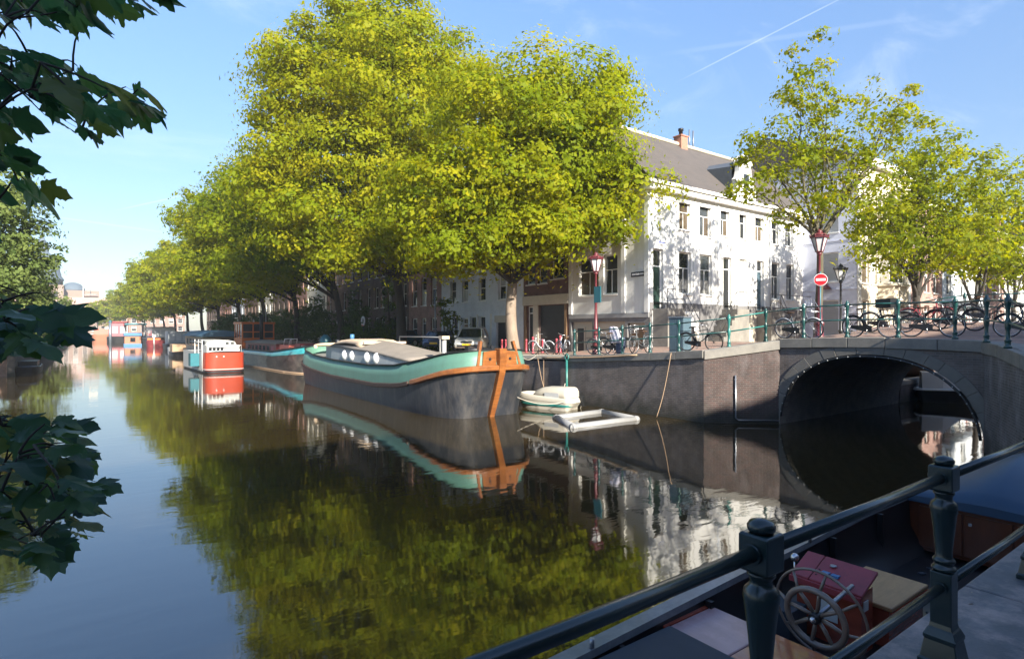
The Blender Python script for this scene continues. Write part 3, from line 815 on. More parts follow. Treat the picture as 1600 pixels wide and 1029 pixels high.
# ---------------- generic canal house
def roof_gable(parent, W, D, z, rise, mat, over=.15, ridge_along='u', frac=.5):
    mb = MB()
    if ridge_along == 'u':
        mb.add([(-over, -over, z), (W + over, -over, z), (W + over, D * frac, z + rise), (-over, D * frac, z + rise), (W + over, D + over, z), (-over, D + over, z)], [(0, 1, 2, 3), (3, 2, 4, 5), (0, 3, 5), (1, 4, 2)])
    else:
        mb.add([(-over, -over, z), (-over, D, z), (W / 2, D, z + rise), (W / 2, -over, z + rise), (W + over, -over, z), (W + over, D, z)], [(0, 3, 2, 1), (3, 4, 5, 2), (0, 4, 3), (1, 2, 5)])
    return mb.build('roof', mat, parent)
def rows_house(name, label, o, rot, W, D, zb, H, mat, rows, frame='frame_white', roof='slate', rise=3.0, cornice='white_paint', simple=False, seed=1, doorspec=None, panes=('pane_dark', 'pane_mid', 'pane_dark', 'pane_curtain'), plinth=None, chim=True, depth=.16):
    """rows: list of (z0, z1, [centres], width, style)"""
    rr = random.Random(seed)
    h = thing(name, label, 'house', o, rot)
    holes = [(c - w / 2, c + w / 2, z0, z1) for z0, z1, cs, w, st in rows for c in cs]
    ds = doorspec or []
    mb = MB(); facade(mb, (0, 0), 0, W, zb, H, holes + [d[:4] for d in ds], depth + .06); shell(mb, W, D, zb, H)
    mb.build('wall', mat, h)
    for z0, z1, cs, w, st in rows:
        for c in cs: win(h, (0, 0), 0, c - w / 2, c + w / 2, z0, z1, st, frame, panes, rr=rr, depth=depth, sill=not simple)
    for d in ds:
        if d[4] == 'garage':
            g = MB()
            n = 9
            for i in range(n):
                za, zc = d[2] + (d[3] - d[2]) * i / n, d[2] + (d[3] - d[2]) * (i + 1) / n
                g.box(d[0], depth, za + .012, d[1], depth + .03, zc - .012)
            g.box(d[0], depth + .03, d[2], d[1], depth + .05, d[3])
            g.build('garage_door', 'garage_dark', h)
        else: door(h, (0, 0), 0, *d[:4], d[4], frame, .5, depth)
    if cornice: slab(h, 'cornice', (0, 0), 0, W, H - .35, H, .3, .1, cornice)
    if plinth: slab(h, 'plinth', (0, 0), 0, W, zb, plinth, .04, -.002, 'plinth_grey')
    if roof:
        r = roof_gable(h, W, D, H + .01, rise, roof)
        if chim:
            c = MB().box(W * .8, D * .45, H + rise * .6, W * .8 + .7, D * .45 + .9, H + rise + 1.1).build('chimney', 'chimney_brick', r)
    return h
R90 = rad(-90)
# houses on the far quay, facing the main canal (x = 24)
gh = rows_house('canal_house', 'maroon house over a dark garage door, between the white corner and the pale grey house', (24, 31.55, 0), R90, 4.6, 9, 1.6, 13.4, 'brick_maroon',
    [(6.4, 8.25, [.75, 2.0], .95, 'one'), (6.6, 8.95, [3.5], 1.25, 'two'), (9.8, 11.6, [.75, 2.0, 3.5], 1.0, 'two')], seed=2, panes=('pane_mid', 'pane_dark'),
    doorspec=[(1.62, 4.2, 2.0, 4.95, 'garage'), (.35, 1.05, 2.0, 4.95, 'door_black')], roof='roof_tile')
for n_, u, w, z0, z1 in (('lintel', 0, 4.6, 5.0, 5.62),): slab(gh, n_, (0, 0), 0, w, z0, z1, .12, .02, 'beige_concrete', u)
for u, w in ((0.12, .2), (1.1, .5), (4.22, .2)): slab(gh, 'door_post', (0, 0), 0, w, 1.7, 4.99, .07, .02, 'beige_concrete' if w > .2 else 'brown_wood', u)
bg = rows_house('canal_house', 'pale grey plastered house with small sash windows behind the silver car', (24, 42.95, 0), R90, 11.35, 9, 1.6, 12.6, 'pale_grey_render',
    [(5.55, 7.3, [1.9, 3.75, 6.2, 8.8], .95, 'two'), (8.6, 10.4, [1.9, 3.75, 6.2, 8.8], .95, 'two'), (2.2, 4.4, [1.0, 2.2, 4.9, 6.2], .9, 'two')], seed=3,
    doorspec=[(8.1, 10.4, 1.95, 3.9, 'garage'), (3.3, 4.2, 1.95, 4.3, 'brown_wood')], roof='roof_tile')
slab(bg, 'garage_surround', (0, 0), 0, 2.7, 3.91, 4.4, .04, .02, 'beige_concrete', 7.9)
for u in (.4, 2.9, 5.5, 7.3): slab(bg, 'pilaster', (0, 0), 0, .18, 1.7, 4.55, .05, .02, 'warm_white', u)
MB().tube([(9.8, -.05, 1.7), (9.8, -.05, 12.0)], .04, 6).build('drain_pipe', 'steel_grey', bg)
pk = rows_house('canal_house', 'pink brick house with three tall white windows, left of the pale grey house', (24, 49.1, 0), R90, 6.1, 9, 1.6, 14.2, 'brick_pink',
    [(5.5, 8.0, [1.15, 2.95, 4.8], 1.05, 'two'), (9.0, 11.2, [1.15, 2.95, 4.8], 1.05, 'two'), (2.3, 4.4, [1.15, 4.8], 1.1, 'two')], seed=4, doorspec=[(2.45, 3.4, 1.95, 4.4, 'door_black')], roof='roof_tile')
hs = [
 ('canal_house', 'dark brown brick house behind the ivy with narrow white windows', 57.4, 8.2, 'brick_dark', 14.6, 5),
 ('canal_house', 'second dark brick house with paired white windows, left of the ivy', 64.6, 7.1, 'brick_dark', 13.6, 3),
 ('canal_house', 'brown brick house partly hidden by dark shrubs behind the life ring', 72.0, 7.3, 'brick_brown', 15.0, 3),
 ('canal_house', 'white fronted house glimpsed between trunks behind the wheelhouse', 80.0, 7.9, 'warm_white', 14.0, 4),
 ('canal_house', 'red brick house glimpsed through leaves above the turquoise striped barge', 89.5, 9.4, 'brick_pink', 15.2, 4),
 ('canal_house', 'dark gabled house behind the row of trees above the red boat', 98.0, 8.4, 'brick_dark', 14.4, 3),
 ('canal_house', 'pale plastered house far along the tree lined quay', 108.0, 9.9, 'warm_white', 15.5, 4),
 ('canal_house', 'brown brick house behind the blue roofed boat', 119.0, 10.9, 'brick_brown', 14.0, 4),
 ('canal_house', 'grey house far along the quay above the white houseboat', 131.0, 11.9, 'pale_grey_render', 14.5, 5),
 ('canal_house', 'pink brick house far along the quay above the dark red sloop', 144.0, 12.9, 'brick_pink', 15.0, 5),
 ('canal_house', 'dark brick house farthest along the tree lined quay', 162.0, 17.9, 'brick_dark', 14.5, 6)]
for i, (nm, lb, y1, W, mat, H, n) in enumerate(hs):
    cs = [W * (k + .5) / n for k in range(n)]
    rows = [(2.3, 4.6, [c for j, c in enumerate(cs) if j != 1], .95, 'two'), (5.6, 7.7, cs, .95, 'two'), (8.7, 10.6, cs, .95, 'two')]
    if H > 14.4: rows.append((11.5, 13.0, cs, .9, 'two'))
    rows_house(nm, lb, (24, y1, 0), R90, W, 9, 1.6, H, mat, rows, seed=20 + i, doorspec=[(cs[1] - .5, cs[1] + .5, 1.95, 4.6, 'door_black' if i % 2 else 'door_green')], roof='slate' if i % 2 else 'roof_tile')

# ---------------- houses along the side canal, right of the white house
lv = thing('corner_house', 'tall house with side wall tinted blue for shade and sunlit cream front behind the no entry sign', 'house', (39.8, 17.1, 0))
LW, LD, LH = 8.3, 12, 14.6
mb = MB()
side = [(1.15, 2.35, 6.55, 8.5), (1.15, 2.35, 2.9, 5.35), (1.15, 2.35, 9.8, 11.6)]
facade(mb, (0, LD), LA, LD, .6, LH, [(a + LD - 3.5, b + LD - 3.5, c, d) for a, b, c, d in side], .2)
mb.build('side_wall', 'blue_shade_wall', lv)
for a, b, c, d in side:
    f = win(lv, (0, LD), LA, a + LD - 3.5, b + LD - 3.5, c, d, 'one', panes=('blind_grey',))
    bl = MB()
    for k in range(int((d - c) / .12)): bl.box(.1, .02, .1 + k * .12, b - a - .1, .036, .19 + k * .12)
    bl.build('blind', 'blind_grey', f)
slab(lv, 'string_course', (0, LD), LA, LD, 6.0, 6.07, .04, .02, 'blue_shade_wall')
slab(lv, 'string_course', (0, LD), LA, LD, 9.2, 9.27, .04, .02, 'blue_shade_wall')
front = [(.7, 1.7, 6.4, 9.0), (2.0, 2.9, 6.4, 9.0), (6.5, 7.4, 6.4, 9.0), (.7, 1.7, 10, 12.2), (3.0, 4.0, 10, 12.2), (4.6, 5.6, 10, 12.2), (6.5, 7.4, 10, 12.2),
         (3.2, 4.0, 2.7, 5.2), (5.6, 6.2, 2.7, 5.2), (6.8, 7.4, 2.7, 5.2)]
dr = [(.75, 1.75, 2.55, 5.3)]
mb = MB(); facade(mb, (0, 0), 0, LW, .6, LH, front + dr, .22); shell(mb, LW, LD, 1.5, LH, skip_left=True)
mb.build('front_wall', 'cream_stone', lv)
for h in front: win(lv, (0, 0), 0, *h, 'two', panes=('pane_mid', 'pane_curtain', 'pane_warm'), rr=rng)
door(lv, (0, 0), 0, *dr[0], 'cabinet_blue', top=.6)
slab(lv, 'quoin', (0, 0), 0, .45, 1.6, LH - .5, .06, .03, 'white_paint', 0)
slab(lv, 'quoin', (0, 0), 0, .4, 1.6, LH - .5, .06, .03, 'white_paint', LW - .4)
slab(lv, 'cornice', (-.2, 0), 0, LW + .4, LH - .5, LH, .35, .1, 'white_paint')
bay = MB().prism([(3.0, -.02), (3.3, -.85), (5.5, -.85), (5.8, -.02)], 'z', 5.35, 6.30)
bay = bay.prism([(2.85, -.02), (3.2, -1.0), (5.6, -1.0), (5.95, -.02)], 'z', 6.301, 6.45).prism([(3.2, -.02), (3.6, -.5), (5.2, -.5), (5.6, -.02)], 'z', 5.05, 5.349)
bb = bay.build('balcony', 'cream_stone', lv)
bw_ = MB().box(3.35, -.55, 6.46, 5.45, -.02, 9.1).build('bay_window', 'frame_white', lv)
for k in range(3): MB().box(3.45 + k * .68, -.57, 6.6, 4.03 + k * .68, -.551, 8.9).build('pane', 'pane_mid', bw_)
roof_gable(lv, LW, LD, LH + .01, 2.6, 'roof_tile')
wl = thing('wall_lamp', 'small dark bell shaped wall lamp on the wall tinted blue for shade', 'lamp', (39.62, 18.95, 6.35))
MB().lathe([(.30, -.28), (.22, -.14), (.07, 0), (.03, .12)], (0, 0, 0), 12).build('lamp_shade', 'lamp_red', wl)
MB().tube([(0, 0, .1), (0, 0, .3), (.16, 0, .34)], .02, 6).build('bracket', 'iron_black', wl)

def side_house(label, x0, W, y, H, mat, rows, seed, ds=None, roof='roof_tile', frame='frame_white', panes=('pane_dark', 'pane_mid', 'pane_curtain')):
    return rows_house('canal_house', label, (x0, y, 0), 0, W, 10, .5, H, mat, rows, frame, roof, 2.8, 'white_paint', False, seed, ds, panes)
side_house('narrow rose brick house with white windows right of the cream balcony house', 48.15, 6.2, 17.1, 13.0, 'brick_rose_y',
           [(2.8, 5.2, [1.2, 4.9], 1.0, 'two'), (6.2, 8.5, [1.2, 3.1, 4.9], 1.0, 'two'), (9.5, 11.4, [1.2, 3.1, 4.9], 1.0, 'two')], 41, [(2.6, 3.6, 2.5, 5.2, 'door_green')])
sh = side_house('low shop house with pale blue posts and a red door behind the second side tree', 54.4, 9.6, 17.1, 8.9, 'pale_grey_render',
           [(2.9, 5.0, [1.1, 3.3, 7.9], 1.5, 'pair'), (6.2, 7.7, [1.4, 4.6, 8.0], 1.1, 'two')], 42, [(5.3, 6.4, 2.5, 5.0, 'door_red')])
slab(sh, 'shop_fascia', (0, 0), 0, 9.6, 5.15, 5.6, .5, .02, 'zinc')
for u in (.15, 2.1, 4.4, 6.6, 9.2): slab(sh, 'shop_post', (0, 0), 0, .18, 2.0, 5.149, .06, .02, 'frame_white' if u > 4 else 'cabinet_blue', u)
side_house('red brick house with white windows behind the dark bicycle on the bridge', 64.1, 6.0, 17.1, 12.4, 'brick_rose_y',
           [(2.8, 5.2, [1.0, 4.8], 1.0, 'two'), (6.2, 8.5, [1.0, 2.9, 4.8], 1.0, 'two'), (9.4, 11.2, [1.0, 2.9, 4.8], 1.0, 'two')], 43, [(2.4, 3.4, 2.5, 5.2, 'door_green')])
side_house('white house with row of arched looking windows behind the third side tree', 70.2, 9.0, 17.1, 11.6, 'white_paint',
           [(2.8, 5.3, [1.0, 2.6, 6.2, 7.9], .95, 'two'), (6.2, 8.6, [1.0, 2.8, 4.6, 6.4, 8.1], .95, 'two')], 44, [(3.7, 4.7, 2.5, 5.2, 'door_black')])
side_house('cream house with pale windows at the right edge of the picture', 79.3, 9.0, 17.1, 12.5, 'cream_stone',
           [(2.8, 5.3, [1.0, 2.6, 6.2, 7.9], .95, 'two'), (6.2, 8.6, [1.0, 2.8, 4.6, 6.4, 8.1], .95, 'two'), (9.4, 11.2, [1.0, 2.8, 4.6, 6.4, 8.1], .95, 'two')], 45, [(3.7, 4.7, 2.5, 5.2, 'door_green')])
side_house('white house closing the view beyond the right hand trees', 88.4, 14.0, 17.1, 13.5, 'white_paint',
           [(2.8, 5.3, [1.2, 3.2, 7.2, 9.2, 11.2], 1.0, 'two'), (6.2, 8.6, [1.2, 3.2, 5.2, 7.2, 9.2, 11.2], 1.0, 'two'), (9.6, 11.6, [1.2, 3.2, 5.2, 7.2, 9.2, 11.2], 1.0, 'two')], 46, [(4.7, 5.7, 2.5, 5.2, 'door_green')])
# a house across the end of the side canal, seen reflected under the arch
rows_house('canal_house', 'white and orange house at the end of the side canal, mirrored under the arch', (84, 14, 0), R90, 16, 10, 1.5, 12.0, 'warm_white',
           [(2.8, 5.3, [1.5, 4.0, 9.0, 12.0, 14.5], 1.2, 'two'), (6.2, 8.6, [1.5, 4.0, 6.5, 9.0, 12.0, 14.5], 1.2, 'two')], seed=47, doorspec=[(6.0, 7.0, 2.5, 5.2, 'door_red')], roof='roof_tile')

# ---------------- unseen row added on the near bank, sized to shade the street and bridge
for i, (x0, W, H, mat) in enumerate(((-34, 14, 14.0, 'brick_brown'), (-19.9, 13, 13.8, 'warm_white'), (-6.8, 12, 14.0, 'brick_dark'), (5.3, 11, 12.0, 'brick_brown'), (16.4, 13, 11.8, 'pale_grey_render'), (29.5, 14, 12.0, 'brick_pink'), (43.6, 18, 14.0, 'brick_brown'))):
    n = 5; cs = [W * (k + .5) / n for k in range(n)]
    rows_house('canal_house', 'canal house on the near side of the street, %s front, unseen shade caster behind the viewer' % ('brown brick', 'white', 'dark brick', 'russet brick', 'grey', 'pink brick', 'long brown')[i],
               (x0 + W, -9, 0), math.pi, W, 8, 1.5, H, mat, [(2.3, 4.6, cs, 1.1, 'two'), (6.0, 8.2, cs, 1.1, 'two')], seed=60 + i, rise=.5, roof='slate', chim=False, simple=True)

# ---------------- far end of the canal: dome, tower and roofs fading in the haze
mk('far_slate', (.085, .115, .15), .8, .1, .3); mk('far_pink', (.23, .165, .135), .8, .08, .2); mk('far_roof', (.36, .24, .20), .8, .1, .3)
def far_block(label, x0, x1, y, H, mat, n, rise=4, roof='roof_tile'):
    W = x1 - x0; cs = [W * (k + .5) / n for k in range(n)]
    rows_house('distant_building', label, (x0, y, 0), 0, W, 14, 1.0, H, mat, [(H * .2, H * .38, cs, W / n * .5, 'two'), (H * .5, H * .68, cs, W / n * .5, 'two'), (H * .78, H * .92, cs, W / n * .5, 'one')], seed=int(y), rise=rise, roof='far_roof', chim=False)
far_block('low pale building closing the canal under the domes', -46, -14, 330, 12.5, 'far_pink', 8, 5)
far_block('pinkish far building at the end of the water', -13.5, 8, 345, 13, 'far_pink', 6, 6)
far_block('far brick row right of the pinkish building', 8.5, 40, 338, 13, 'brick_pink', 8, 5)
td = thing('domed_tower', 'hazy stepped grey domed church tower rising above the left tree', 'church', (-19, 390, 0))
MB().box(-9, -8, 0, 9, 8, 26.5).build('tower_base', 'far_pink', td)
MB().lathe([(8.6, 26.5), (8.6, 29), (9.0, 29.1), (9.0, 29.8), (7.9, 31.5), (7.2, 35), (5.6, 39.5), (4.0, 42.5), (2.6, 43.8), (2.6, 46.5), (2.9, 46.7), (1.8, 49), (.7, 51.5), (.2, 55)], (0, 0, 0), 18).build('dome', 'far_slate', td)
wm = MB()
for k in range(4): wm.box(-7.6 + k * 4.2, -8.1, 16, -6 + k * 4.2, -7.9, 23)
wm.build('window', 'pane_dark', td)
d2 = thing('domed_building', 'far building with low rounded grey dome at the end of the canal', 'building', (-6.6, 410, 0))
MB().box(-9, -8, 0, 12, 10, 25).build('wall', 'far_pink', d2)
dm = MB(); ring = []
for k in range(9):
    a = math.pi / 2 * k / 8.2
    ring.append([(5.6 * math.cos(a) * math.cos(t), 5.6 * math.cos(a) * math.sin(t), 25 + 4.8 * math.sin(a)) for t in [2 * math.pi * j / 20 for j in range(20)]])
dm.loft(ring, True, True, smooth=True).build('dome', 'far_slate', d2)
wm = MB()
for k in range(4): wm.box(-8 + k * 5, -8.1, 14, -6 + k * 5, -7.9, 20)
wm.build('window', 'pane_dark', d2)
cr = thing('crane', 'thin crane mast with small banner board against the sky at the canal end', 'crane', (-1.9, 400, 0))
MB().tube([(0, 0, 0), (0, 0, 31)], [.45, .3], 6).tube([(0, 0, 22.5), (4, 0, 22.8), (6.5, 0, 22.8)], .3, 6).tube([(3.2, 0, 22.8), (3.2, 0, 32.3)], .12, 6).build('mast', 'grey_paint', cr)
MB().box(2.9, -.2, 32.3, 6.6, .2, 34.4).box(2.6, -.22, 31.6, 2.89, .22, 35).build('board', 'cream_stone', cr)
# ================================================================ trees
def leaf_mesh(name, C, N, S, T, mat, rs, aspect=.62, fold=.18):
    """many small leaf faces: centre, normal, size, tint per leaf"""
    n = len(C)
    N = N / np.maximum(np.linalg.norm(N, axis=1, keepdims=True), 1e-6)
    A = rs.normal(size=(n, 3)); A -= N * (A * N).sum(1, keepdims=True); A /= np.maximum(np.linalg.norm(A, axis=1, keepdims=True), 1e-6)
    B = np.cross(N, A); S = S[:, None]
    V = np.empty((n, 4, 3))
    V[:, 0] = C - A * S * .5; V[:, 1] = C + B * S * .5 * aspect - N * S * fold + A * S * .06
    V[:, 2] = C + A * S * .5 - N * S * fold * .5; V[:, 3] = C - B * S * .5 * aspect - N * S * fold + A * S * .06
    me = bpy.data.meshes.new(name)
    me.vertices.add(4 * n); me.vertices.foreach_set('co', V.reshape(-1))
    me.loops.add(4 * n); me.loops.foreach_set('vertex_index', np.arange(4 * n, dtype=np.int32))
    me.polygons.add(n); me.polygons.foreach_set('loop_start', np.arange(0, 4 * n, 4, dtype=np.int32))
    at = me.attributes.new('tint', 'FLOAT', 'FACE'); at.data.foreach_set('value', np.clip(T, 0, 1).astype(np.float32))
    me.materials.append(M[mat]); me.update(calc_edges=True); me.validate()
    return me
def clumps(lobes, rs, per_m2, leaf, clump_r, per_clump, fill_=.35, tint0=.5):
    """leaf clumps spread through ellipsoid lobes, denser towards the outside; gaps stay between clumps"""
    Cs, Ns, Ss, Ts, centres = [], [], [], [], []
    for (x, y, z, r, sz) in lobes:
        area = 4 * math.pi * r * r * (.4 + .6 * sz)
        nc = max(4, int(area * per_m2))
        u = rs.normal(size=(nc, 3)); u /= np.linalg.norm(u, axis=1, keepdims=True)
        q = np.where(rs.random(nc) < fill_, rs.random(nc) ** .5 * .8, .78 + .3 * rs.random(nc))[:, None]
        q *= (1 + .18 * np.sin(u[:, :1] * 5 + x) * np.cos(u[:, 1:2] * 4 + y))
        cc = np.array([x, y, z]) + u * q * r * np.array([1, 1, sz])
        lt = rs.normal(0, .07)
        for c, uu in zip(cc, u):
            cr = clump_r * rs.uniform(.6, 1.35); k = max(5, int(per_clump * rs.uniform(.6, 1.3)))
            p = rs.normal(size=(k, 3)) * np.array([.55, .55, .24]) * cr
            p[:, 2] -= (p[:, 0] ** 2 + p[:, 1] ** 2) * .35 / cr         # sprays droop at their ends
            Cs.append(c + p)
            nn = np.array([0, 0, .5]) + uu * .6 + p / cr * np.array([.55, .55, 1.1]) + rs.normal(size=(k, 3)) * .24
            Ns.append(nn); Ss.append(leaf * np.clip(rs.lognormal(-.08, .38, k), .4, 1.9)); Ts.append(np.full(k, tint0 + lt + rs.normal(0, .13)) + rs.normal(0, .08, k))
            centres.append(c)
    return np.concatenate(Cs), np.concatenate(Ns), np.concatenate(Ss), np.concatenate(Ts), np.array(centres)
def limb(mb, a, b, r0, r1, rr, bend=.12, n=6, sides=7):
    a, b = Vector(a), Vector(b); L = (b - a).length
    off = Vector((rr.uniform(-1, 1), rr.uniform(-1, 1), rr.uniform(.2, 1))) * L * bend
    pts, rs = [], []
    for i in range(n + 1):
        t = i / n
        p = a.lerp(b, t) + off * math.sin(math.pi * t) + Vector((rr.uniform(-1, 1), rr.uniform(-1, 1), rr.uniform(-1, 1))) * L * .015 * (0 < i < n)
        pts.append(p); rs.append(r0 + (r1 - r0) * t)
    mb.tube(pts, rs, sides)
    return pts
def tree(name, label, base, split_z, r0, lobes, leafmat='leaf_elm', bark='bark_dark', seed=1, leaf=.22, per_m2=1.5, clump_r=.62, per_clump=26, group=None, lean=(0, 0), tint=.5, extra_back=0, twigs=1.0, sprays=3):
    rr = random.Random(seed); rs = np.random.default_rng(seed)
    t = thing(name, label, 'tree', base, 0, group)
    bx, by, bz = base
    lob = list(lobes)
    if extra_back:
        mz = sum(l[2] for l in lobes) / len(lobes)
        for i in range(extra_back):
            x, y, z, r, s = rr.choice(lobes)
            lob.append((2 * bx - x + rr.uniform(-.5, 1.0) , 2 * by - y + rr.uniform(-.5, 1.5), z + rr.uniform(-1, .5), r * .95, s))
    lob0 = list(lob)
    for (x, y, z, r, s) in list(lobes):                   # sprays standing out of the outline
        for j in range(sprays):
            u = Vector((rr.uniform(-1, 1), rr.uniform(-1, 1), rr.uniform(-.25, 1))).normalized()
            q = r * rr.uniform(.95, 1.25)
            lob.append((x + u.x * q, y + u.y * q, z + u.z * q * s, r * rr.uniform(.16, .30), 1.0))
    C, N, S, T, cen = clumps(lob, rs, per_m2, leaf, clump_r, per_clump, tint0=tint)
    keep = (C[:, 0] < 23.6) | (C[:, 1] < 20.2) | (C[:, 1] > 330) | (C[:, 2] > 12.5)
    C, N, S, T = C[keep], N[keep], S[keep], T[keep]
    off = np.array(base)
    # trunk
    top = Vector((lean[0], lean[1], split_z - bz))
    mb = MB(); n = 9; pts, rad_ = [], []
    for i in range(n + 1):
        k = i / n
        p = top * k + Vector((math.sin(k * 5 + seed) * r0 * .35, math.cos(k * 4 + seed) * r0 * .35, 0)) * (k > 0)
        pts.append(p); rad_.append(r0 * (1.0 - .32 * k + .55 * max(0, .12 - k) / .12))
    mb.tube(pts, rad_, 12)
    tr = mb.build('trunk', bark, t)
    # limbs to the lobes, then branches to the clumps
    mb = MB()
    order = sorted(lob0, key=lambda l: -l[3])
    for (x, y, z, r, s) in order:
        e = Vector((x - bx, y - by, z - bz - r * s * .25))
        k = rr.uniform(.80, 1.0)
        pl = limb(mb, top * k, e, r0 * rr.uniform(.30, .5), r0 * .09, rr, .10, 6, 6)
        near = [c for c in cen if (c[0] - x) ** 2 + (c[1] - y) ** 2 + ((c[2] - z)) ** 2 < (1.2 * r) ** 2]
        for c in rr.sample(near, min(len(near), int(7 * twigs))):
            limb(mb, rr.choice(pl[2:]), Vector((c[0] - bx, c[1] - by, c[2] - bz)), r0 * .10, r0 * .018, rr, .08, 3, 4)
    mb.build('limbs', 'bark_dark' if bark == 'bark_pale' else bark, t)
    link('crown', leaf_mesh('crown', C - off, N, S, T, leafmat, rs), t)
    return t

FRONT = [(20.6, 26.4, 16.8, 3.5, 0.85), (22.7, 24.9, 16.8, 2.8, 0.85), (18.3, 27.5, 15.2, 3.1, 0.85), (22.9, 24.0, 13.7, 2.6, 0.85), (20.9, 25.0, 13.0, 3.9, 0.85), (23.7, 22.6, 11.3, 2.35, 0.85), (24.5, 21.7, 10.6, 1.2, 0.80), (18.6, 26.7, 11.4, 3.4, 0.85), (16.5, 28.2, 11.1, 2.9, 0.85), (21.7, 23.8, 10.2, 2.9, 0.65), (19.3, 25.3, 8.6, 3.0, 0.60), (16.3, 27.1, 8.2, 2.5, 0.55), (23.2, 22.4, 9.3, 1.8, 0.60), (15.0, 29.9, 10.1, 2.2, 0.80), (15.7, 27.4, 7.6, 1.7, 0.40), (20.9, 23.9, 8.7, 1.7, 0.4)]
T2L = [(16.9, 38.4, 23.9, 3.2, 0.85), (14.7, 40.0, 23.2, 3.2, 0.85), (12.0, 41.4, 22.3, 2.4, 0.85), (18.9, 37.0, 22.5, 2.8, 0.85), (20.5, 35.8, 20.7, 2.5, 0.85), (16.3, 38.2, 19.6, 4.2, 0.85), (12.5, 40.3, 18.8, 3.5, 0.85), (18.8, 36.4, 17.8, 3.8, 0.85), (10.3, 42.2, 19.5, 1.3, 1.00), (11.1, 41.4, 15.7, 2.7, 0.85), (14.5, 38.3, 14.9, 4.1, 0.85), (17.7, 36.0, 14.0, 3.5, 0.85), (10.2, 42.0, 13.3, 2.5, 0.85), (12.7, 39.6, 11.2, 3.5, 0.70), (15.9, 37.3, 10.3, 3.5, 0.60), (11.3, 40.6, 9.9, 2.2, 0.50), (14.1, 38.4, 8.3, 2.2, 0.40), (17.6, 35.8, 9.0, 2.6, 0.45), (15.4, 39.5, 25.2, 1.6, 1.00), (18.3, 37.4, 25.2, 1.7, 1.00)]
T3L = [(10.8, 56.5, 15.7, 2.6, 0.85), (12.2, 55.5, 17.9, 2.3, 0.85), (13.3, 53.4, 13.7, 3.4, 0.85), (11.5, 54.7, 12.6, 3.1, 0.85), (14.1, 52.2, 9.8, 3.3, 0.60), (10.9, 54.5, 9.2, 2.8, 0.60), (9.4, 57.5, 13.9, 1.7, 0.85), (15.5, 51.8, 10.9, 3.4, 0.70), (18, 50, 16.5, 4, .8), (17, 53, 12, 3.5, .8)]
tree('elm_tree', 'large bright elm with pale bare trunk beside the silver car, nearest on the far quay', (19.5, 26.7, 1.95), 7.0, .36, FRONT, seed=3, bark='bark_pale', leaf=.22, per_m2=.85, clump_r=1.05, per_clump=84, extra_back=3, tint=.58)
tree('elm_tree', 'tallest elm, its bright crown rising left of the pale trunked elm', (19.2, 40.0, 1.9), 8.0, .40, T2L, seed=5, leaf=.24, per_m2=.72, clump_r=1.15, per_clump=76, extra_back=3, lean=(-.8, 0), tint=.64)
ROW = 'elms in a row along the far quay'
tree('elm_tree', 'dark lower elm with two splayed limbs, left of the tallest elm', (18.9, 52.5, 1.9), 7.0, .36, T3L, 'leaf_elm', seed=6, leaf=.26, per_m2=.75, clump_r=1.15, per_clump=60, group=ROW, lean=(-.5, 0), tint=.42)
rt = random.Random(77)
row_labels = ['yellowish elm behind the wheelhouse, second left of the tallest elm', 'elm with airy yellow top above the red boat', 'sparse topped elm above the blue roofed boat', 'rounded elm behind the white houseboat', 'rounded yellow green elm above the dark red sloop',
              'elm over the orange and blue raft', 'far elm above the pink cabin boat', 'far elm just left of the pink cabin boat', 'elm near the canal bend, second from the end of the row', 'last elm at the far end of the row']
for i, y in enumerate((66, 80, 95, 112, 131, 152, 176, 204, 236, 272)):
    k = 1.0 + rt.uniform(-.06, .06); h = (22.0 + rt.uniform(-1.5, 1.5)) * (.90 if i in (3, 4) else 1)
    cx_ = 14.6 + rt.uniform(-.5, .5)
    lobes = []
    for j in range(13):
        a = rt.uniform(0, 2 * math.pi); f = rt.random()
        zz = 9.0 + (h - 11.5) * f; spread = 5.6 * math.sin(math.pi * min(1, .22 + .62 * (1 - f)))
        rr_ = rt.uniform(2.3, 3.4) * (1 - .25 * f)
        lobes.append((cx_ + math.cos(a) * spread * k * .95, y + math.sin(a) * spread * 1.15, zz, rr_, .8))
    lobes += [(cx_, y, h - 2.6, 3.0, .9), (cx_ - 3.5, y - 1.5, h * .5, 3.2, .8), (cx_ - 4.6, y, 9.2, 2.6, .55), (cx_ + 3, y, 9, 3.2, .6)]
    far = max(1, y / 62)
    tree('elm_tree', row_labels[i], (18.9, y, 1.9), 7.6, .34, lobes, 'leaf_elm' if i % 3 else 'leaf_young', seed=30 + i, leaf=.28 * far ** .55, per_m2=1.15 / far ** .8, per_clump=22, clump_r=.7 * far ** .35, sprays=1, group=ROW, lean=(-.6, 0), tint=.62 - .08 * (i % 2), twigs=.4)

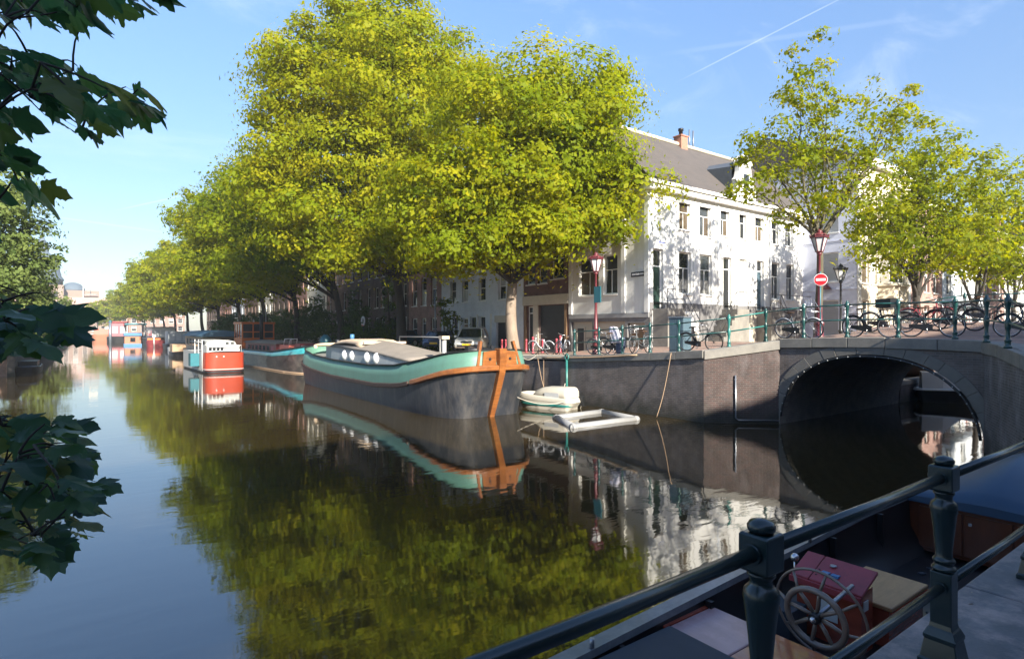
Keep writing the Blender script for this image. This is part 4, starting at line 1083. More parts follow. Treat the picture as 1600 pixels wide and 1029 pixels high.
R1 = [(25.3, 12.9, 14.6, 1.1, 1.30), (24.7, 12.9, 13.1, 1.3, 0.85), (24.4, 13.2, 11.9, 1.4, 0.85), (26.1, 12.3, 11.7, 1.6, 0.85), (27.5, 11.7, 11.5, 1.5, 0.85), (28.8, 11.2, 13.5, 1.0, 1.30), (28.5, 10.8, 12.1, 1.0, 0.85), (23.6, 13.3, 10.1, 1.6, 0.70), (25.4, 12.2, 9.5, 2.0, 0.80), (27.5, 11.3, 9.8, 1.7, 0.80), (23.0, 13.9, 11.2, 1.0, 0.60), (24.5, 12.6, 8.4, 1.6, 0.50), (22.5, 13.8, 9.4, 0.9, 0.60), (26.6, 13.6, 10.6, 1.3, .8)]
R2 = [(36.3, 12.5, 12.9, 1.6, 1.20), (36.5, 12.4, 11.2, 2.2, 0.85), (34.5, 13.2, 9.5, 1.9, 0.85), (38.3, 11.7, 9.9, 2.1, 0.85), (35.3, 12.6, 8.3, 2.6, 0.70), (38.7, 11.4, 8.0, 2.2, 0.70), (33.7, 13.5, 7.8, 1.3, 0.70), (37.5, 14, 9.5, 2.0, .8)]
R3 = [(45.8, 12.4, 13.5, 1.5, 1.20), (45.9, 12.3, 11.3, 2.0, 0.85), (46.6, 11.8, 9.1, 2.0, 0.85), (44.3, 12.8, 8.0, 1.6, 0.70), (46.8, 11.7, 7.2, 1.8, 0.60), (45, 14, 9, 1.9, .8)]
R4 = [(54.2, 12.5, 13.8, 1.7, 1.20), (54.6, 12.2, 11.5, 2.1, 0.85), (54.0, 12.6, 8.9, 1.8, 0.85), (55.1, 11.8, 8.7, 1.8, 0.80), (53.4, 14, 9, 1.9, .8)]
SG = 'young trees along the side street'
tree('young_elm_tree', 'airy two topped tree behind the red lamp post at the bridge end', (25.5, 12.5, G(25.5, 12.5)), 7.4, .17, R1, 'leaf_young', 'bark_green', seed=12, leaf=.155, per_m2=.95, clump_r=.48, per_clump=26, group=SG, tint=.5, twigs=1.4)
tree('young_elm_tree', 'rounded tree with dark forked trunk behind the red bicycle', (36.3, 12.6, 1.0), 5.2, .24, R2, 'leaf_young', 'bark_dark', seed=13, leaf=.19, per_m2=1.6, clump_r=.55, per_clump=26, group=SG, tint=.5, twigs=1.3)
tree('young_elm_tree', 'slim side street tree, third from the red lamp post', (45.6, 12.6, 1.0), 5.4, .20, R3, 'leaf_young', 'bark_dark', seed=14, leaf=.22, per_m2=1.3, clump_r=.6, per_clump=22, group=SG, tint=.5)
tree('young_elm_tree', 'side street tree cut by the right edge of the picture', (54.0, 12.6, 1.0), 5.6, .20, R4, 'leaf_young', 'bark_dark', seed=15, leaf=.24, per_m2=1.2, clump_r=.6, per_clump=22, group=SG, tint=.55)
tree('young_elm_tree', 'side street tree beyond the right edge, seen in the water under the arch', (66.0, 12.6, 1.0), 5.6, .20, [(66, 12.6, 12.5, 2.2, 1), (65.5, 12, 9.5, 2.6, .8), (67, 12.4, 9, 2.4, .8), (66, 14, 8, 2.2, .7)], 'leaf_young', 'bark_dark', seed=16, leaf=.26, per_m2=1.1, clump_r=.6, per_clump=20, group=SG, tint=.55)

# left bank
LBG = 'trees on the left bank'
wl_ = []
for px, py, t, r in ():
    pass
tree('willow_tree', 'grey green drooping tree at the left edge over a dark moored hull', (-6.6, 57.5, 1.7), 5.5, .40,
     [(-5.0, 51, 12.2, 2.6, .9), (-4.0, 52.5, 9.6, 2.4, .9), (-4.3, 51, 7.2, 2.3, .8), (-3.6, 53.5, 7.0, 1.7, .9), (-4.0, 52, 4.6, 2.0, .8), (-6.5, 54, 13, 3.2, .9), (-7.5, 50, 9, 3.4, .9), (-3.9, 54, 3.0, 1.4, .7), (-5.5, 50, 3.2, 1.6, .7), (-7, 54, 6, 3, .9)],
     'leaf_willow', 'bark_dark', seed=21, leaf=.26, per_m2=1.5, clump_r=.6, per_clump=26, group=LBG, tint=.5)
tree('willow_tree', 'paler tree farther along the left bank', (-6.6, 84, 1.7), 5.5, .36,
     [(-6, 84, 9.5, 2.8, .8), (-4.8, 85, 6.8, 2.4, .8), (-4.0, 84, 4.2, 2.0, .8), (-8, 86, 7, 3, .8), (-4.6, 87, 3.2, 1.6, .8)],
     'leaf_willow', 'bark_dark', seed=22, leaf=.34, per_m2=1.1, clump_r=.7, per_clump=22, group=LBG, tint=.6)
tree('willow_tree', 'small far tree on the left bank near the bend', (-6.2, 150, 1.7), 5.5, .36,
     [(-5.5, 150, 8, 3.2, .8), (-4.8, 152, 5.5, 2.6, .8), (-7, 154, 8, 3.2, .8)], 'leaf_willow', 'bark_dark', seed=23, leaf=.5, per_m2=.7, clump_r=.9, per_clump=18, group=LBG, tint=.6)

# shrubs and ivy on the far quay under the elms
def shrub(label, x, y, lobes, seed, mat='leaf_shrub', group='dark shrubs under the elms', leaf=.2, tint=.45):
    rr = random.Random(seed); rs = np.random.default_rng(seed); z = G(x, y)
    t = thing('shrub', label, 'shrub', (x, y, z), 0, group)
    lob = [(x + a, y + b, z + c, r, s) for a, b, c, r, s in lobes]
    C, N, S, T, cen = clumps(lob, rs, 2.0, leaf, .42, 22, tint0=tint)
    C[:, 2] = np.maximum(C[:, 2], z + .06)
    mb = MB()
    for i in range(5): limb(mb, (0, 0, 0), Vector(cen[rr.randrange(len(cen))]) - Vector((x, y, z)), .045, .015, rr, .1, 3, 5)
    mb.build('stem', 'bark_dark', t)
    link('foliage', leaf_mesh('foliage', C - np.array((x, y, z)), N, S, T, mat, rs), t)
    return t
shrub('dense dark shrub behind the life ring by the green barge', 19.6, 50, [(0, 0, 1.6, 1.6, 1), (.6, 3, 1.8, 1.7, 1), (-.3, -2.5, 1.2, 1.3, .9), (.4, 1, 3.0, 1.2, .9)], 1)
shrub('tall dark bush behind the orange wheelhouse', 19.8, 62, [(0, 0, 2, 2, 1), (.3, 3.4, 2.3, 2.1, 1), (0, -3.2, 1.8, 1.8, 1), (0, 1, 3.9, 1.6, .8)], 2)
shrub('dark hedge like bush between the wheelhouse and the red boat', 19.8, 74, [(0, 0, 1.9, 2.1, 1), (.2, 4, 2.0, 2.1, 1), (0, -4, 2.2, 2, 1)], 3, leaf=.24)
shrub('dark bush above the blue roofed boat', 19.8, 90, [(0, 0, 2.0, 2.3, .9), (.2, 5, 1.8, 2.1, 1), (0, -5, 1.9, 2.1, 1)], 4, leaf=.28)
shrub('dark bush behind the white houseboat', 19.8, 110, [(0, 0, 2.0, 2.4, .9), (.2, 5, 1.8, 2.3, 1), (0, -5, 1.9, 2.2, 1)], 5, leaf=.34)
shrub('olive shrub with yellowing leaves right of the life ring', 20.1, 45.6, [(0, 0, 1.1, 1.1, 1), (.2, 1.4, 1.0, 1.0, 1), (0, -1.2, .7, .8, 1)], 6, 'leaf_elm_deep')
shrub('bright climbing plant on the post behind the blue car', 21.6, 37.4, [(0, 0, 2.6, .75, 1.4), (.1, .3, 1.0, .7, 1), (0, .8, 3.6, .6, .8)], 7, 'leaf_ivy', 'climbing plants on the far quay', .2, .6)
shrub('leafy potted tree at the door of the pale grey house', 23.2, 35.9, [(0, 0, 1.2, .5, 1.5), (0, .2, .5, .4, 1)], 8, 'leaf_ivy', 'climbing plants on the far quay', .16, .25)
shrub('low green hedge beyond the barge roof beside the parked cars', 19.6, 35.6, [(0, -1, .45, .6, .8), (0, .6, .5, .65, .8), (0, 2.2, .5, .65, .8)], 9, 'leaf_elm_deep', 'low planting along the quay edge', .14, .4)
shrub('tall ivy column climbing the dark brick house', 23.4, 51.5, [(0, 0, 2, 1.0, 1.6), (0, .4, 5, .9, 1.8), (0, -.6, 7.4, .8, 1.2), (0, 2.6, 1.4, .8, 1.2)], 10, 'leaf_shrub', 'climbing plants on the far quay', .22, .6)
shrub('second ivy column between the dark brick houses', 23.4, 60.5, [(0, 0, 2, 1.1, 1.6), (0, .4, 4.6, .8, 1.8), (0, 1.6, 1.8, .9, 1.2)], 11, 'leaf_shrub', 'climbing plants on the far quay', .22, .6)
for x_, h_, lb, sd_ in ((3.4, 16.5, 'lower rounded tree at the very end of the canal, right of the domes', 91), (8.8, 21, 'taller far tree closing the quay row at the canal bend', 92)):
    rq = random.Random(sd_)
    tree('elm_tree', lb, (x_, 304.5, 1.5), 6.0, .34, [(x_ + rq.uniform(-3.2, 3.2), 304.5 + rq.uniform(-2, 3), rq.uniform(6, h_ - 3), rq.uniform(2.2, 3.3), .85) for _ in range(8)] + [(x_, 304.5, h_ - 2.8, 2.8, .9)],
         'leaf_elm', seed=sd_, leaf=.62, per_m2=.42, per_clump=20, clump_r=1.1, sprays=1, group=ROW, tint=.55, twigs=.3)
# ================================================================ boats
mk('teal_hull', (.09, .205, .155), .5, .10, 1.2, .05, 8, stain=((.085, .16, .125), 1.6, .5, (2.2, 2.2, .3)))
mk('dark_hull', (.022, .025, .032), .45, .3, 1.2, .10, 6, stain=((.115, .105, .095), 1.0, .5, (2.2, 2.2, .55)))
mk('grey_hull', (.055, .050, .047), .45, .25, 1.2, .10, 6, stain=((.16, .14, .12), 1.4, .7, (1, .5, 1.2)), coat=.2)
mk('rub_brown', (.052, .030, .022), .6, .25, 3, .2, 20)
mk('varnished_wood', (.25, .088, .022), .36, .35, 3.5, .2, 24, stretch=(.5, .5, 4), coat=.25, stain=((.12, .040, .014), 2.2, .6))
mk('deck_grey', (.17, .165, .155), .7, .12, 2)
mk('cabin_grey', (.25, .27, .29), .5, .08, 2, stain=((.33, .34, .35), 2, .4))
mk('canvas_taupe', (.215, .185, .155), .85, .14, 1.6, .25, 14)
mk('tan_canvas', (.50, .38, .27), .8, .12, 2, .2, 12)
mk('porthole_white', (.6, .6, .6), .35, .03, 2)
mk('turquoise', (.04, .30, .33), .35, .10, 2, coat=.3)
mk('maroon', (.20, .035, .04), .45, .15, 2)
mk('salmon_red', (.55, .14, .10), .5, .12, 2)
mk('boat_red', (.36, .045, .02), .42, .10, 1.5, .05, 5, coat=.2)
mk('boat_white', (.50, .49, .47), .4, .06, 2)
mk('boat_black', (.012, .012, .014), .45, .2, 2)
mk('wheel_orange', (.60, .15, .035), .4, .2, 3, stretch=(.5, .5, 2))
mk('roof_blue', (.07, .15, .21), .6, .1, 2)
mk('canvas_white', (.40, .37, .31), .7, .06, 2, .15, 10)
mk('bright_red', (.65, .02, .03), .45, .1, 2)
mk('pink_red', (.42, .10, .12), .5, .08, 2)
mk('orange', (.34, .14, .08), .5, .08, 2)
mk('sky_blue', (.05, .16, .32), .5, .08, 2)
mk('pipe_grey', (.25, .25, .25), .45, .12, 2, .1, 12, stain=((.25, .24, .22), 2, .5))
mk('rope_tan', (.40, .27, .17), .9, .15, 20)
mk('rope_light', (.48, .43, .36), .9, .15, 20)

class Hull:
    """canal barge: stem at local y=0, length L along +y, bluff bow and rounded stern"""
    def __init__(s, L, B, Lb, Ls, sheer, rail, rake=.9, bp=.62, n=18, wl=.93):
        s.L, s.B, s.Lb, s.Ls, s.sheer, s.rail, s.rake, s.bp, s.wl = L, B, Lb, Ls, sheer, rail, rake, bp, wl
        T = [(0, k / n) for k in range(n)] + [(1, k / 14) for k in range(14)] + [(2, k / n) for k in range(n + 1)]
        s.T = T
    def plan(s, t, scale=1.0, rake=0.0, off=0.0):
        seg, k = t
        L, Lb, Ls = s.L, s.Lb, s.Ls
        if seg == 0:
            y = Lb * (1 - math.cos(k * math.pi / 2)); x = s.B * math.sin(k * math.pi / 2) ** s.bp
            y += rake * (1 - k) ** 1.5
        elif seg == 1: y = Lb + (L - Lb - Ls) * k; x = s.B
        else:
            y = L - Ls + Ls * math.sin(k * math.pi / 2); x = s.B * max(0, math.cos(k * math.pi / 2)) ** .6
            y -= rake * .8 * k ** 1.5
        f = scale if seg != 1 else scale + (1 - scale) * .55
        return max(0.0, x * f + (off if x > .05 else 0)), y
    def level(s, zf, scale, rake, off=0.0, side=None):
        out = []
        for sd in (1, -1):
            seq = s.T if sd == 1 else s.T[::-1][1:-1]
            for t in seq:
                x, y = s.plan(t, scale, rake, off); _, yy = s.plan(t)
                out.append((sd * x, y, zf(yy)))
        return out
    def zr(s, y): return interp(s.rail, y)
    def zs(s, y): return interp(s.sheer, y)
    def hull(s):
        lv = [s.level(lambda y: -.55, s.wl - .12, s.rake * 1.25), s.level(lambda y: 0, s.wl, s.rake), s.level(lambda y: s.zr(y) * .3, s.wl + .03, s.rake * .72),
              s.level(lambda y: s.zr(y) * .65, .985, s.rake * .33), s.level(s.zr, 1.0, 0)]
        return MB().loft(lv, True, False, smooth=True)
    def bulwark(s, lean=.93):
        a = s.level(lambda y: s.zr(y) + .012, 1.0, 0, -.01); b = s.level(lambda y: (s.zr(y) + s.zs(y)) / 2, (1 + lean) / 2 + .015, .05, -.02); c = s.level(s.zs, lean, .12, -.04)
        c2 = s.level(s.zs, lean - .02, .17, -.09); d = s.level(lambda y: (s.zr(y) + s.zs(y)) / 2 - .1, lean - .02, .17, -.12)
        return MB().loft([a, b, c, c2, d], True, False, smooth=True)
    def deck(s, drop=.45, lean=.93):
        mb = MB(); prof = [(s.plan(t, lean, .12, -.06), s.zs(s.plan(t)[1]) - drop) for t in s.T]
        a = [(x, y, z) for (x, y), z in prof]; b = [(-x, y, z) for (x, y), z in prof]
        return mb.loft([a, b], False)
    def strip(s, zf, w, h, y_max=None, y_min=None, scale=1.0, rake=0, off=0.03):
        """rubbing strake following the plan; open loop stern-bow-stern when cut"""
        ring = []
        seqs = [(1, t) for t in s.T[::-1]] + [(-1, t) for t in s.T[1:]]
        pts = []
        for sd, t in seqs:
            x, y = s.plan(t, scale, rake, 0); yy = s.plan(t)[1]
            if y_max is not None and yy > y_max: continue
            if y_min is not None and yy < y_min: continue
            pts.append(Vector((sd * x, y, zf(yy))))
        rings = []
        for i, p in enumerate(pts):
            d = pts[min(i + 1, len(pts) - 1)] - pts[max(i - 1, 0)]; d.z = 0; d.normalize()
            nrm = Vector((d.y, -d.x, 0))
            if nrm.dot(Vector((p.x, (p.y - s.L / 2) * .12, 0))) < 0: nrm = -nrm
            o = p + nrm * off
            rings.append([o + Vector((0, 0, h / 2)), o + nrm * w + Vector((0, 0, h * .32)), o + nrm * w + Vector((0, 0, -h * .32)), o + Vector((0, 0, -h / 2)), o - nrm * .03])
        if y_min is not None and y_max is None: return None, rings
        return MB().loft(rings, True, True, smooth=False), rings

# ---------------- the green barge in the middle
gb = thing('barge', 'long green and black barge with orange wooden bow rail, moored by the pale trunked elm', 'barge', (12.75, 18.25, 0), rad(-1.3)); gb.scale = (1, .9, 1)
H1 = Hull(23.8, 2.25, 4.6, 3.6, [(0, 2.60), (1.2, 2.48), (3, 2.18), (5.5, 1.85), (9, 1.72), (15, 1.74), (19, 1.88), (23.8, 2.25)],
          [(0, 1.92), (1.2, 1.72), (3, 1.32), (5, 1.02), (8, .86), (15, .84), (19, .98), (23.8, 1.38)], rake=.85, bp=.50)
H1.hull().build('hull', 'dark_hull', gb, fix=False)
H1.bulwark().build('bulwark', 'teal_hull', gb, fix=False)
H1.deck().build('deck', 'deck_grey', gb)
cp_, _ = H1.strip(lambda y: H1.zs(y) + .015, .05, .06, scale=.93, rake=.12, off=-.02); cp_.build('gunwale', 'boat_black', gb)
wd, _ = H1.strip(lambda y: H1.zr(y) + .02, .14, .26, y_max=3.5); bevel(wd.build('wooden_bow_rail', 'varnished_wood', gb), .02, 1)
for sd in (1, -1):
    pts = []
    for t in H1.T:
        x, y = H1.plan(t); yy = y
        if yy < 3.45: continue
        pts.append(Vector((sd * (x + .015), y, H1.zr(yy))))
    rings = []
    for i, p in enumerate(pts):
        d = pts[min(i + 1, len(pts) - 1)] - pts[max(i - 1, 0)]; d.z = 0; d.normalize(); nrm = Vector((d.y, -d.x, 0)) * sd
        rings.append([p + Vector((0, 0, .10)), p + nrm * .06 + Vector((0, 0, .07)), p + nrm * .06 - Vector((0, 0, .07)), p - Vector((0, 0, .10)), p - nrm * .03])
    MB().loft(rings, True, True).build('rubbing_strake', 'rub_brown', gb)
# stem post and breasthook boards in varnished wood
sp = [(0, .60, -.35), (0, .78, 0), (0, .52, .55), (0, .22, 1.2), (0, -.02, 1.75), (0, -.10, 2.35), (0, -.10, 2.68)]
rings = []
for (x, y, z), w in zip(sp, (.10, .11, .12, .13, .14, .16, .17)):
    rings.append([(-w, y - .16, z), (w, y - .16, z), (w, y + .3, z), (-w, y + .3, z)])
bevel(MB().loft(rings, True, True).build('stem_post', 'varnished_wood', gb), .02, 1)
for sd in (-1, 1):
    mb = MB().beam((sd * 1.02, .10, 1.78), (sd * .74, .28, 2.95), .11, .20, up=(0, 1, 0))
    bevel(mb.build('bow_timber', 'varnished_wood', gb), .02, 1)
    MB().prism([(sd * .17, 1.98), (sd * .80, 1.98), (sd * .72, 2.56), (sd * .17, 2.60)], 'y', .02, .10).build('bow_board', 'varnished_wood', gb)
    MB().tube([(sd * .46, -.01, 2.28), (sd * .46, .12, 2.28)], .055, 8).build('hawse_hole', 'boat_black', gb)
# windlass
mb = MB().tube([(-.5, 1.7, 2.55), (.5, 1.7, 2.55)], .13, 10).box(-.6, 1.55, 1.9, -.5, 1.85, 2.75).box(.5, 1.55, 1.9, .6, 1.85, 2.75).sphere((.0, 1.7, 2.62), .2, 8, 5)
mb.build('windlass', 'boat_black', gb)
# mast stump with timber head
MB().tube([(-.35, 4.3, 1.4), (-.35, 4.3, 2.98)], .11, 10).build('mast_stump', 'pipe_grey', gb)
MB().box(-.53, 4.12, 2.98, -.17, 4.48, 3.12).build('mast_cap', 'tan_canvas', gb)
# cabin trunk
mb = MB()
cab = [(5.6, 1.30, 2.02), (6.4, 1.42, 2.05), (11, 1.50, 2.32), (17.6, 1.42, 2.42)]
rings = []
for y, w, z in cab: rings.append([(-w - .12, y, 1.15), (-w, y, z), (w, y, z), (w + .12, y, 1.15)])
mb.loft(rings, True, True).build('cabin', 'cabin_grey', gb)
rings = []
for y, w, z, c in [(5.5, 1.34, 2.03, .10), (6.4, 1.48, 2.06, .2), (9, 1.52, 2.22, .34), (11, 1.56, 2.33, .40), (13.2, 1.56, 2.37, .44), (17.7, 1.48, 2.43, .28)]:
    rings.append([(-w, y, z - .05), (-w * .92, y, z + .06), (-w * .5, y, z + c * .62), (0, y, z + c), (w * .5, y, z + c * .62), (w * .92, y, z + .06), (w, y, z - .05)])
MB().loft(rings, True, True, smooth=True).build('canvas_roof', 'canvas_taupe', gb)
rings = []
for y, z in [(12.6, 2.66), (13.6, 2.82), (15.5, 2.86), (17.5, 2.76), (18.6, 2.60)]:
    rings.append([(-1.35, y, z - .22), (-.9, y, z), (.9, y, z), (1.35, y, z - .22)])
MB().loft(rings, True, True, smooth=True).build('folded_cover', 'tan_canvas', gb)
MB().beam((-1.2, 12.5, 2.68), (1.2, 12.5, 2.68), .16, .12).build('cover_roll', 'tan_canvas', gb)
for k, y in enumerate((9.6, 10.9, 13.4, 14.8)):
    w = interp([(6.4, 1.42), (11, 1.5), (17.6, 1.42)], y)
    for sd in (1, -1):
        p = MB().lathe([(.29 * math.cos(a), .20 * math.sin(a)) for a in (0, .3, .6, .9, 1.2, 1.5)], (0, 0, 0), 16)
        p.v = [(sd * (w + .02 + z), y + x, 1.98 + yy) for x, yy, z in p.v]
        p.build('porthole', 'porthole_white', gb)
MB().box(-1.2, 5.50, 1.4, 1.2, 5.585, 1.98).build('cabin_front', 'boat_white', gb)
for x in (-.9, -.4, .3): MB().box(x, 5.47, 1.52, x + .32, 5.495, 1.86).build('cabin_window', 'pane_dark', gb)
mb = MB().box(-.1, 4.9, 1.4, .5, 5.4, 1.9).box(.8, 4.8, 1.35, 1.3, 5.3, 1.75)
mb.build('deck_locker', 'boat_white', gb)
# stern: curved wooden coaming, wheel post, handrail, clutter
mb = MB().tube([(1.0 * math.cos(a) * 1.5, 20.9 + 1.6 * math.sin(a), 2.30 + .12 * math.sin(a)) for a in [math.pi * i / 12 for i in range(13)]], .10, 8)
mb.build('stern_coaming', 'tan_canvas', gb)
MB().box(-1.1, 18.7, 1.3, 1.1, 20.0, 2.35).build('stern_cabin', 'cabin_grey', gb)
MB().box(-1.2, 18.6, 2.351, 1.2, 20.1, 2.42).build('stern_roof', 'tan_canvas', gb)
mb = MB()
for x in (1.45,):
    mb.tube([(x, 8.5, 1.5), (x, 8.5, 3.0), (x, 14.0, 3.0), (x, 14.0, 1.5)], .03, 6)
mb.build('handrail', 'pipe_grey', gb)
mb = MB()
for i, (x, y, h) in enumerate(((-.6, 19.2, .35), (-.2, 19.6, .28), (.3, 19.3, .4), (.6, 18.9, .22))): mb.lathe([(.12, 0), (.14, h), (.02, h + .02)], (x, y, 2.42), 8)
mb.build('flower_pot', 'iron_black', gb)
MB().tube([(.62 + (.10 + .02 * k / 8) * math.cos(k * .7), 4.4 + (.14 + .02 * k / 8) * math.sin(k * .7), 1.62 + .006 * k) for k in range(40)], .028, 5).build('rope_coil', 'rope_light', gb)
MB().lathe([(.13, 0), (.13, .34), (.05, .36)], (-.1, 17.9, 2.75), 10).build('bucket', 'sky_blue', gb)

# ---------------- barge with the turquoise stripe
tb = thing('barge', 'dark barge with turquoise stripe and orange wooden wheelhouse behind the green barge', 'barge', (14.95, 44.2, 0), rad(3.0))
H2 = Hull(27, 2.2, 4.2, 3.6, [(0, 2.15), (3, 1.85), (7, 1.55), (20, 1.5), (27, 1.9)], [(0, 1.62), (3, 1.38), (7, 1.16), (20, 1.12), (27, 1.45)], rake=.9)
H2.hull().build('hull', 'grey_hull', tb, fix=False)
H2.bulwark(.96).build('bulwark', 'turquoise', tb, fix=False)
H2.deck(.35).build('deck', 'deck_grey', tb)
g2, _ = H2.strip(lambda y: H2.zs(y) + .03, .06, .14, scale=.96, rake=.12, off=-.02); g2.build('gunwale', 'boat_black', tb)
b2, _ = H2.strip(lambda y: .05, .02, .12, scale=.935, rake=.9, off=.0); b2.build('waterline_stripe', 'rope_tan', tb)
MB().prism([(-1.0, -.2), (1.0, -.2), (.5, .5), (-.5, .5)], 'y', .30, .80).build('forefoot', 'bright_red', tb)
MB().box(-1.5, 8, 1.1, 1.5, 17.5, 2.15).build('cabin', 'maroon', tb)
rings = [[(-1.65, y, 2.15), (-1.4, y, 2.28), (0, y, 2.42), (1.4, y, 2.28), (1.65, y, 2.15)] for y in (7.7, 17.8)]
MB().loft(rings, True, True, smooth=True).build('cabin_roof', 'canvas_taupe', tb)
for k in range(7):
    for sd in (-1,): MB().box(sd * 1.53, 8.7 + k * 1.2, 1.45, sd * 1.501, 9.3 + k * 1.2, 1.95).build('cabin_window', 'pink_red' if k == 0 else 'pane_mid', tb)
MB().box(-1.35, 5.2, 1.2, 1.35, 7.6, 2.1).build('fore_cabin', 'salmon_red', tb)
mb = MB()
for y in (5.6, 7.0): mb.tube([(-1.2, y, 2.1), (-1.15, y - .2, 2.6), (-.6, y - .2, 2.62), (-.6, y, 2.1)], .05, 6)
mb.build('hatch_frame', 'boat_white', tb)
MB().box(-1.0, 3.6, 1.5, 1.0, 4.8, 2.25).build('fore_locker', 'maroon', tb)
for k in range(3): MB().box(-.9 + k * .62, 3.57, 1.65, -.42 + k * .62, 3.599, 2.1).build('locker_window', 'porthole_white', tb)
wz = thing  # wheelhouse is a part of the barge
wheelh = MB()
for x in (-1.55, -.55, .5, 1.45):
    for y in (18.6, 21.4): wheelh.box(x, y, 1.2, x + .12, y + .12, 3.95)
for y in (19.6, 20.5):
    for x in (-1.55, 1.45): wheelh.box(x, y, 1.2, x + .12, y + .12, 3.95)
wheelh.box(-1.56, 18.59, 1.2, 1.58, 21.53, 2.55)
wheelh.box(-1.62, 18.5, 3.95, 1.64, 21.62, 4.15)
wheelh.box(-1.56, 18.59, 3.1, 1.58, 18.63, 3.2)
wb = wheelh.build('wheelhouse', 'wheel_orange', tb)
for x0, x1 in ((-1.43, -.55), (-.43, .5), (.62, 1.45)):
    MB().box(x0, 18.65, 2.56, x1, 18.66, 3.94).build('pane', 'pane_mid', wb)
for y0, y1 in ((18.72, 19.6), (19.72, 20.5), (20.62, 21.4)):
    MB().box(-1.50, y0, 2.56, -1.49, y1, 3.94).build('pane', 'pane_mid', wb)
MB().tube([(.1, 17.9, 2.2), (.1, 17.9, 4.9)], .17, 10).build('funnel', 'boat_black', tb)
MB().tube([(.8, 18.8, 4.1), (.8, 18.8, 5.4)], .025, 5).sphere((.8, 18.8, 5.4), .09, 6, 4).build('mast_light', 'sign_white', tb)
MB().lathe([(.02, 0), (.5, .2), (.42, .8), (.15, 1.1)], (.2, 1.3, 1.9), 10).build('tarpaulin', 'teal_sign', tb)

# ---------------- red boat
rb = thing('houseboat', 'stubby boat with plain red bow and white upper works', 'houseboat', (8.75, 49.8, 0), rad(2)); rb.scale = (.92, .75, 1)
H3 = Hull(14, 1.55, 1.0, 1.0, [(0, 1.75), (1.2, 1.62), (14, 1.6)], [(0, 1.6), (14, 1.45)], rake=.15, bp=.5, wl=.97)
mb = H3.hull(); mb.build('hull', 'boat_red', rb, fix=False)
MB().box(-1.60, 1.6, .15, -1.565, 13, 1.6).build('side_panel', 'boat_white', rb)
H3.deck(.05).build('deck', 'boat_white', rb)
w3, _ = H3.strip(lambda y: .12, .05, .22, scale=.98, rake=.14, off=0.0); w3.build('fender_strake', 'boat_black', rb)
w3, _ = H3.strip(lambda y: .30, .03, .06, scale=.985, rake=.12, off=0.0); w3.build('waterline_stripe', 'boat_white', rb)
MB().box(-1.35, .9, 1.6, 1.2, 4.2, 2.15).build('lower_cabin', 'boat_white', rb)
rings = [[(-1.3, y, 2.15), (-1.15, y, 2.42), (-.6, y, 2.54), (.5, y, 2.54), (1.0, y, 2.42), (1.15, y, 2.15)] for y in (1.9, 8.5)]
MB().loft(rings, True, True).build('upper_cabin', 'boat_white', rb)
for k in range(5): MB().box(-1.0 + k * .42, 1.86, 2.2, -.74 + k * .42, 1.899, 2.4).build('cabin_window', 'blind_grey' if k < 3 else 'pane_mid', rb)
for k in range(4): MB().box(-1.2 + k * .30, .86, 1.75, -.98 + k * .30, .899, 2.0).build('cabin_window', 'pane_dark', rb)
for k in range(6): MB().box(-1.33, 2.4 + k * 1.1, 2.2, -1.25, 3.1 + k * 1.1, 2.5).build('cabin_window', 'pane_mid', rb)
for x in (-.75, -.2): MB().tube([(x, -.02, 1.3), (x, .05, 1.3)], .06, 8).build('porthole', 'boat_white', rb)
mb = MB()
for y in (1.5, 3.5, 5.5): mb.tube([(-1.62, y, .3), (-1.62, y, 2.6)], .04, 6)
mb.tube([(-1.62, 1.5, 2.4), (-1.62, 8, 2.4)], .03, 6).tube([(-1.3, .4, 1.6), (-1.3, .4, 2.15), (1.25, .4, 2.15), (1.25, .4, 1.6)], .03, 6)
mb.build('rail', 'boat_white', rb)
MB().box(-2.3, 3, .5, -1.63, 4.2, 1.5).build('side_locker', 'teal_sign', rb)

# ---------------- farther boats along the far quay
def simple_boat(label, cat, x, y, L, B, hz, hullm, rotz=0, group=None, name='boat'):
    t = thing(name, label, cat, (x, y, 0), rotz, group)
    h = Hull(L, B, min(2.5, L * .3), min(1.5, L * .2), [(0, hz * 1.25), (L * .4, hz), (L, hz * 1.1)], [(0, hz * 1.1), (L * .4, hz * .85), (L, hz * .95)], rake=.4)
    h.hull().build('hull', hullm, t, fix=False); h.bulwark(.95).build('bulwark', hullm, t, fix=False); h.deck(.15).build('deck', 'deck_grey', t)
    return t, h
t, h = simple_boat('wide boat with pale blue curved roof behind the red boat', 'houseboat', 12.2, 70, 17, 2.3, 1.0, 'boat_black', name='houseboat')
MB().box(-2.0, 1.5, .9, 2.0, 15.5, 2.6).build('cabin', 'tan_canvas', t)
MB().loft([[(-2.3, yy, 2.6), (-1.4, yy, 3.15), (0, yy, 3.3), (1.4, yy, 3.15), (2.3, yy, 2.6)] for yy in (.8, 16.2)], True, True, smooth=True).build('roof', 'roof_blue', t)
for k in range(5): MB().box(-2.03, 2.2 + k * 2.6, 1.5, -2.001, 3.8 + k * 2.6, 2.3).build('window', 'pane_dark', t)
for k in range(3): MB().box(-1.5 + k * 1.1, 1.47, 1.5, -.7 + k * 1.1, 1.499, 2.3).build('window', 'pane_mid', t)
t, h = simple_boat('small white open dinghy left of the red boat', 'dinghy', 11.2, 106, 4.6, .95, .5, 'boat_white', rad(-4), name='dinghy')
MB().box(-.5, 1.6, .4, .5, 2.6, .95).build('console', 'roof_blue', t)
t, h = simple_boat('brown wooden raft house on floats next to the small white dinghy', 'houseboat', 9.6, 84, 5, 1.0, .5, 'boat_black', name='raft')
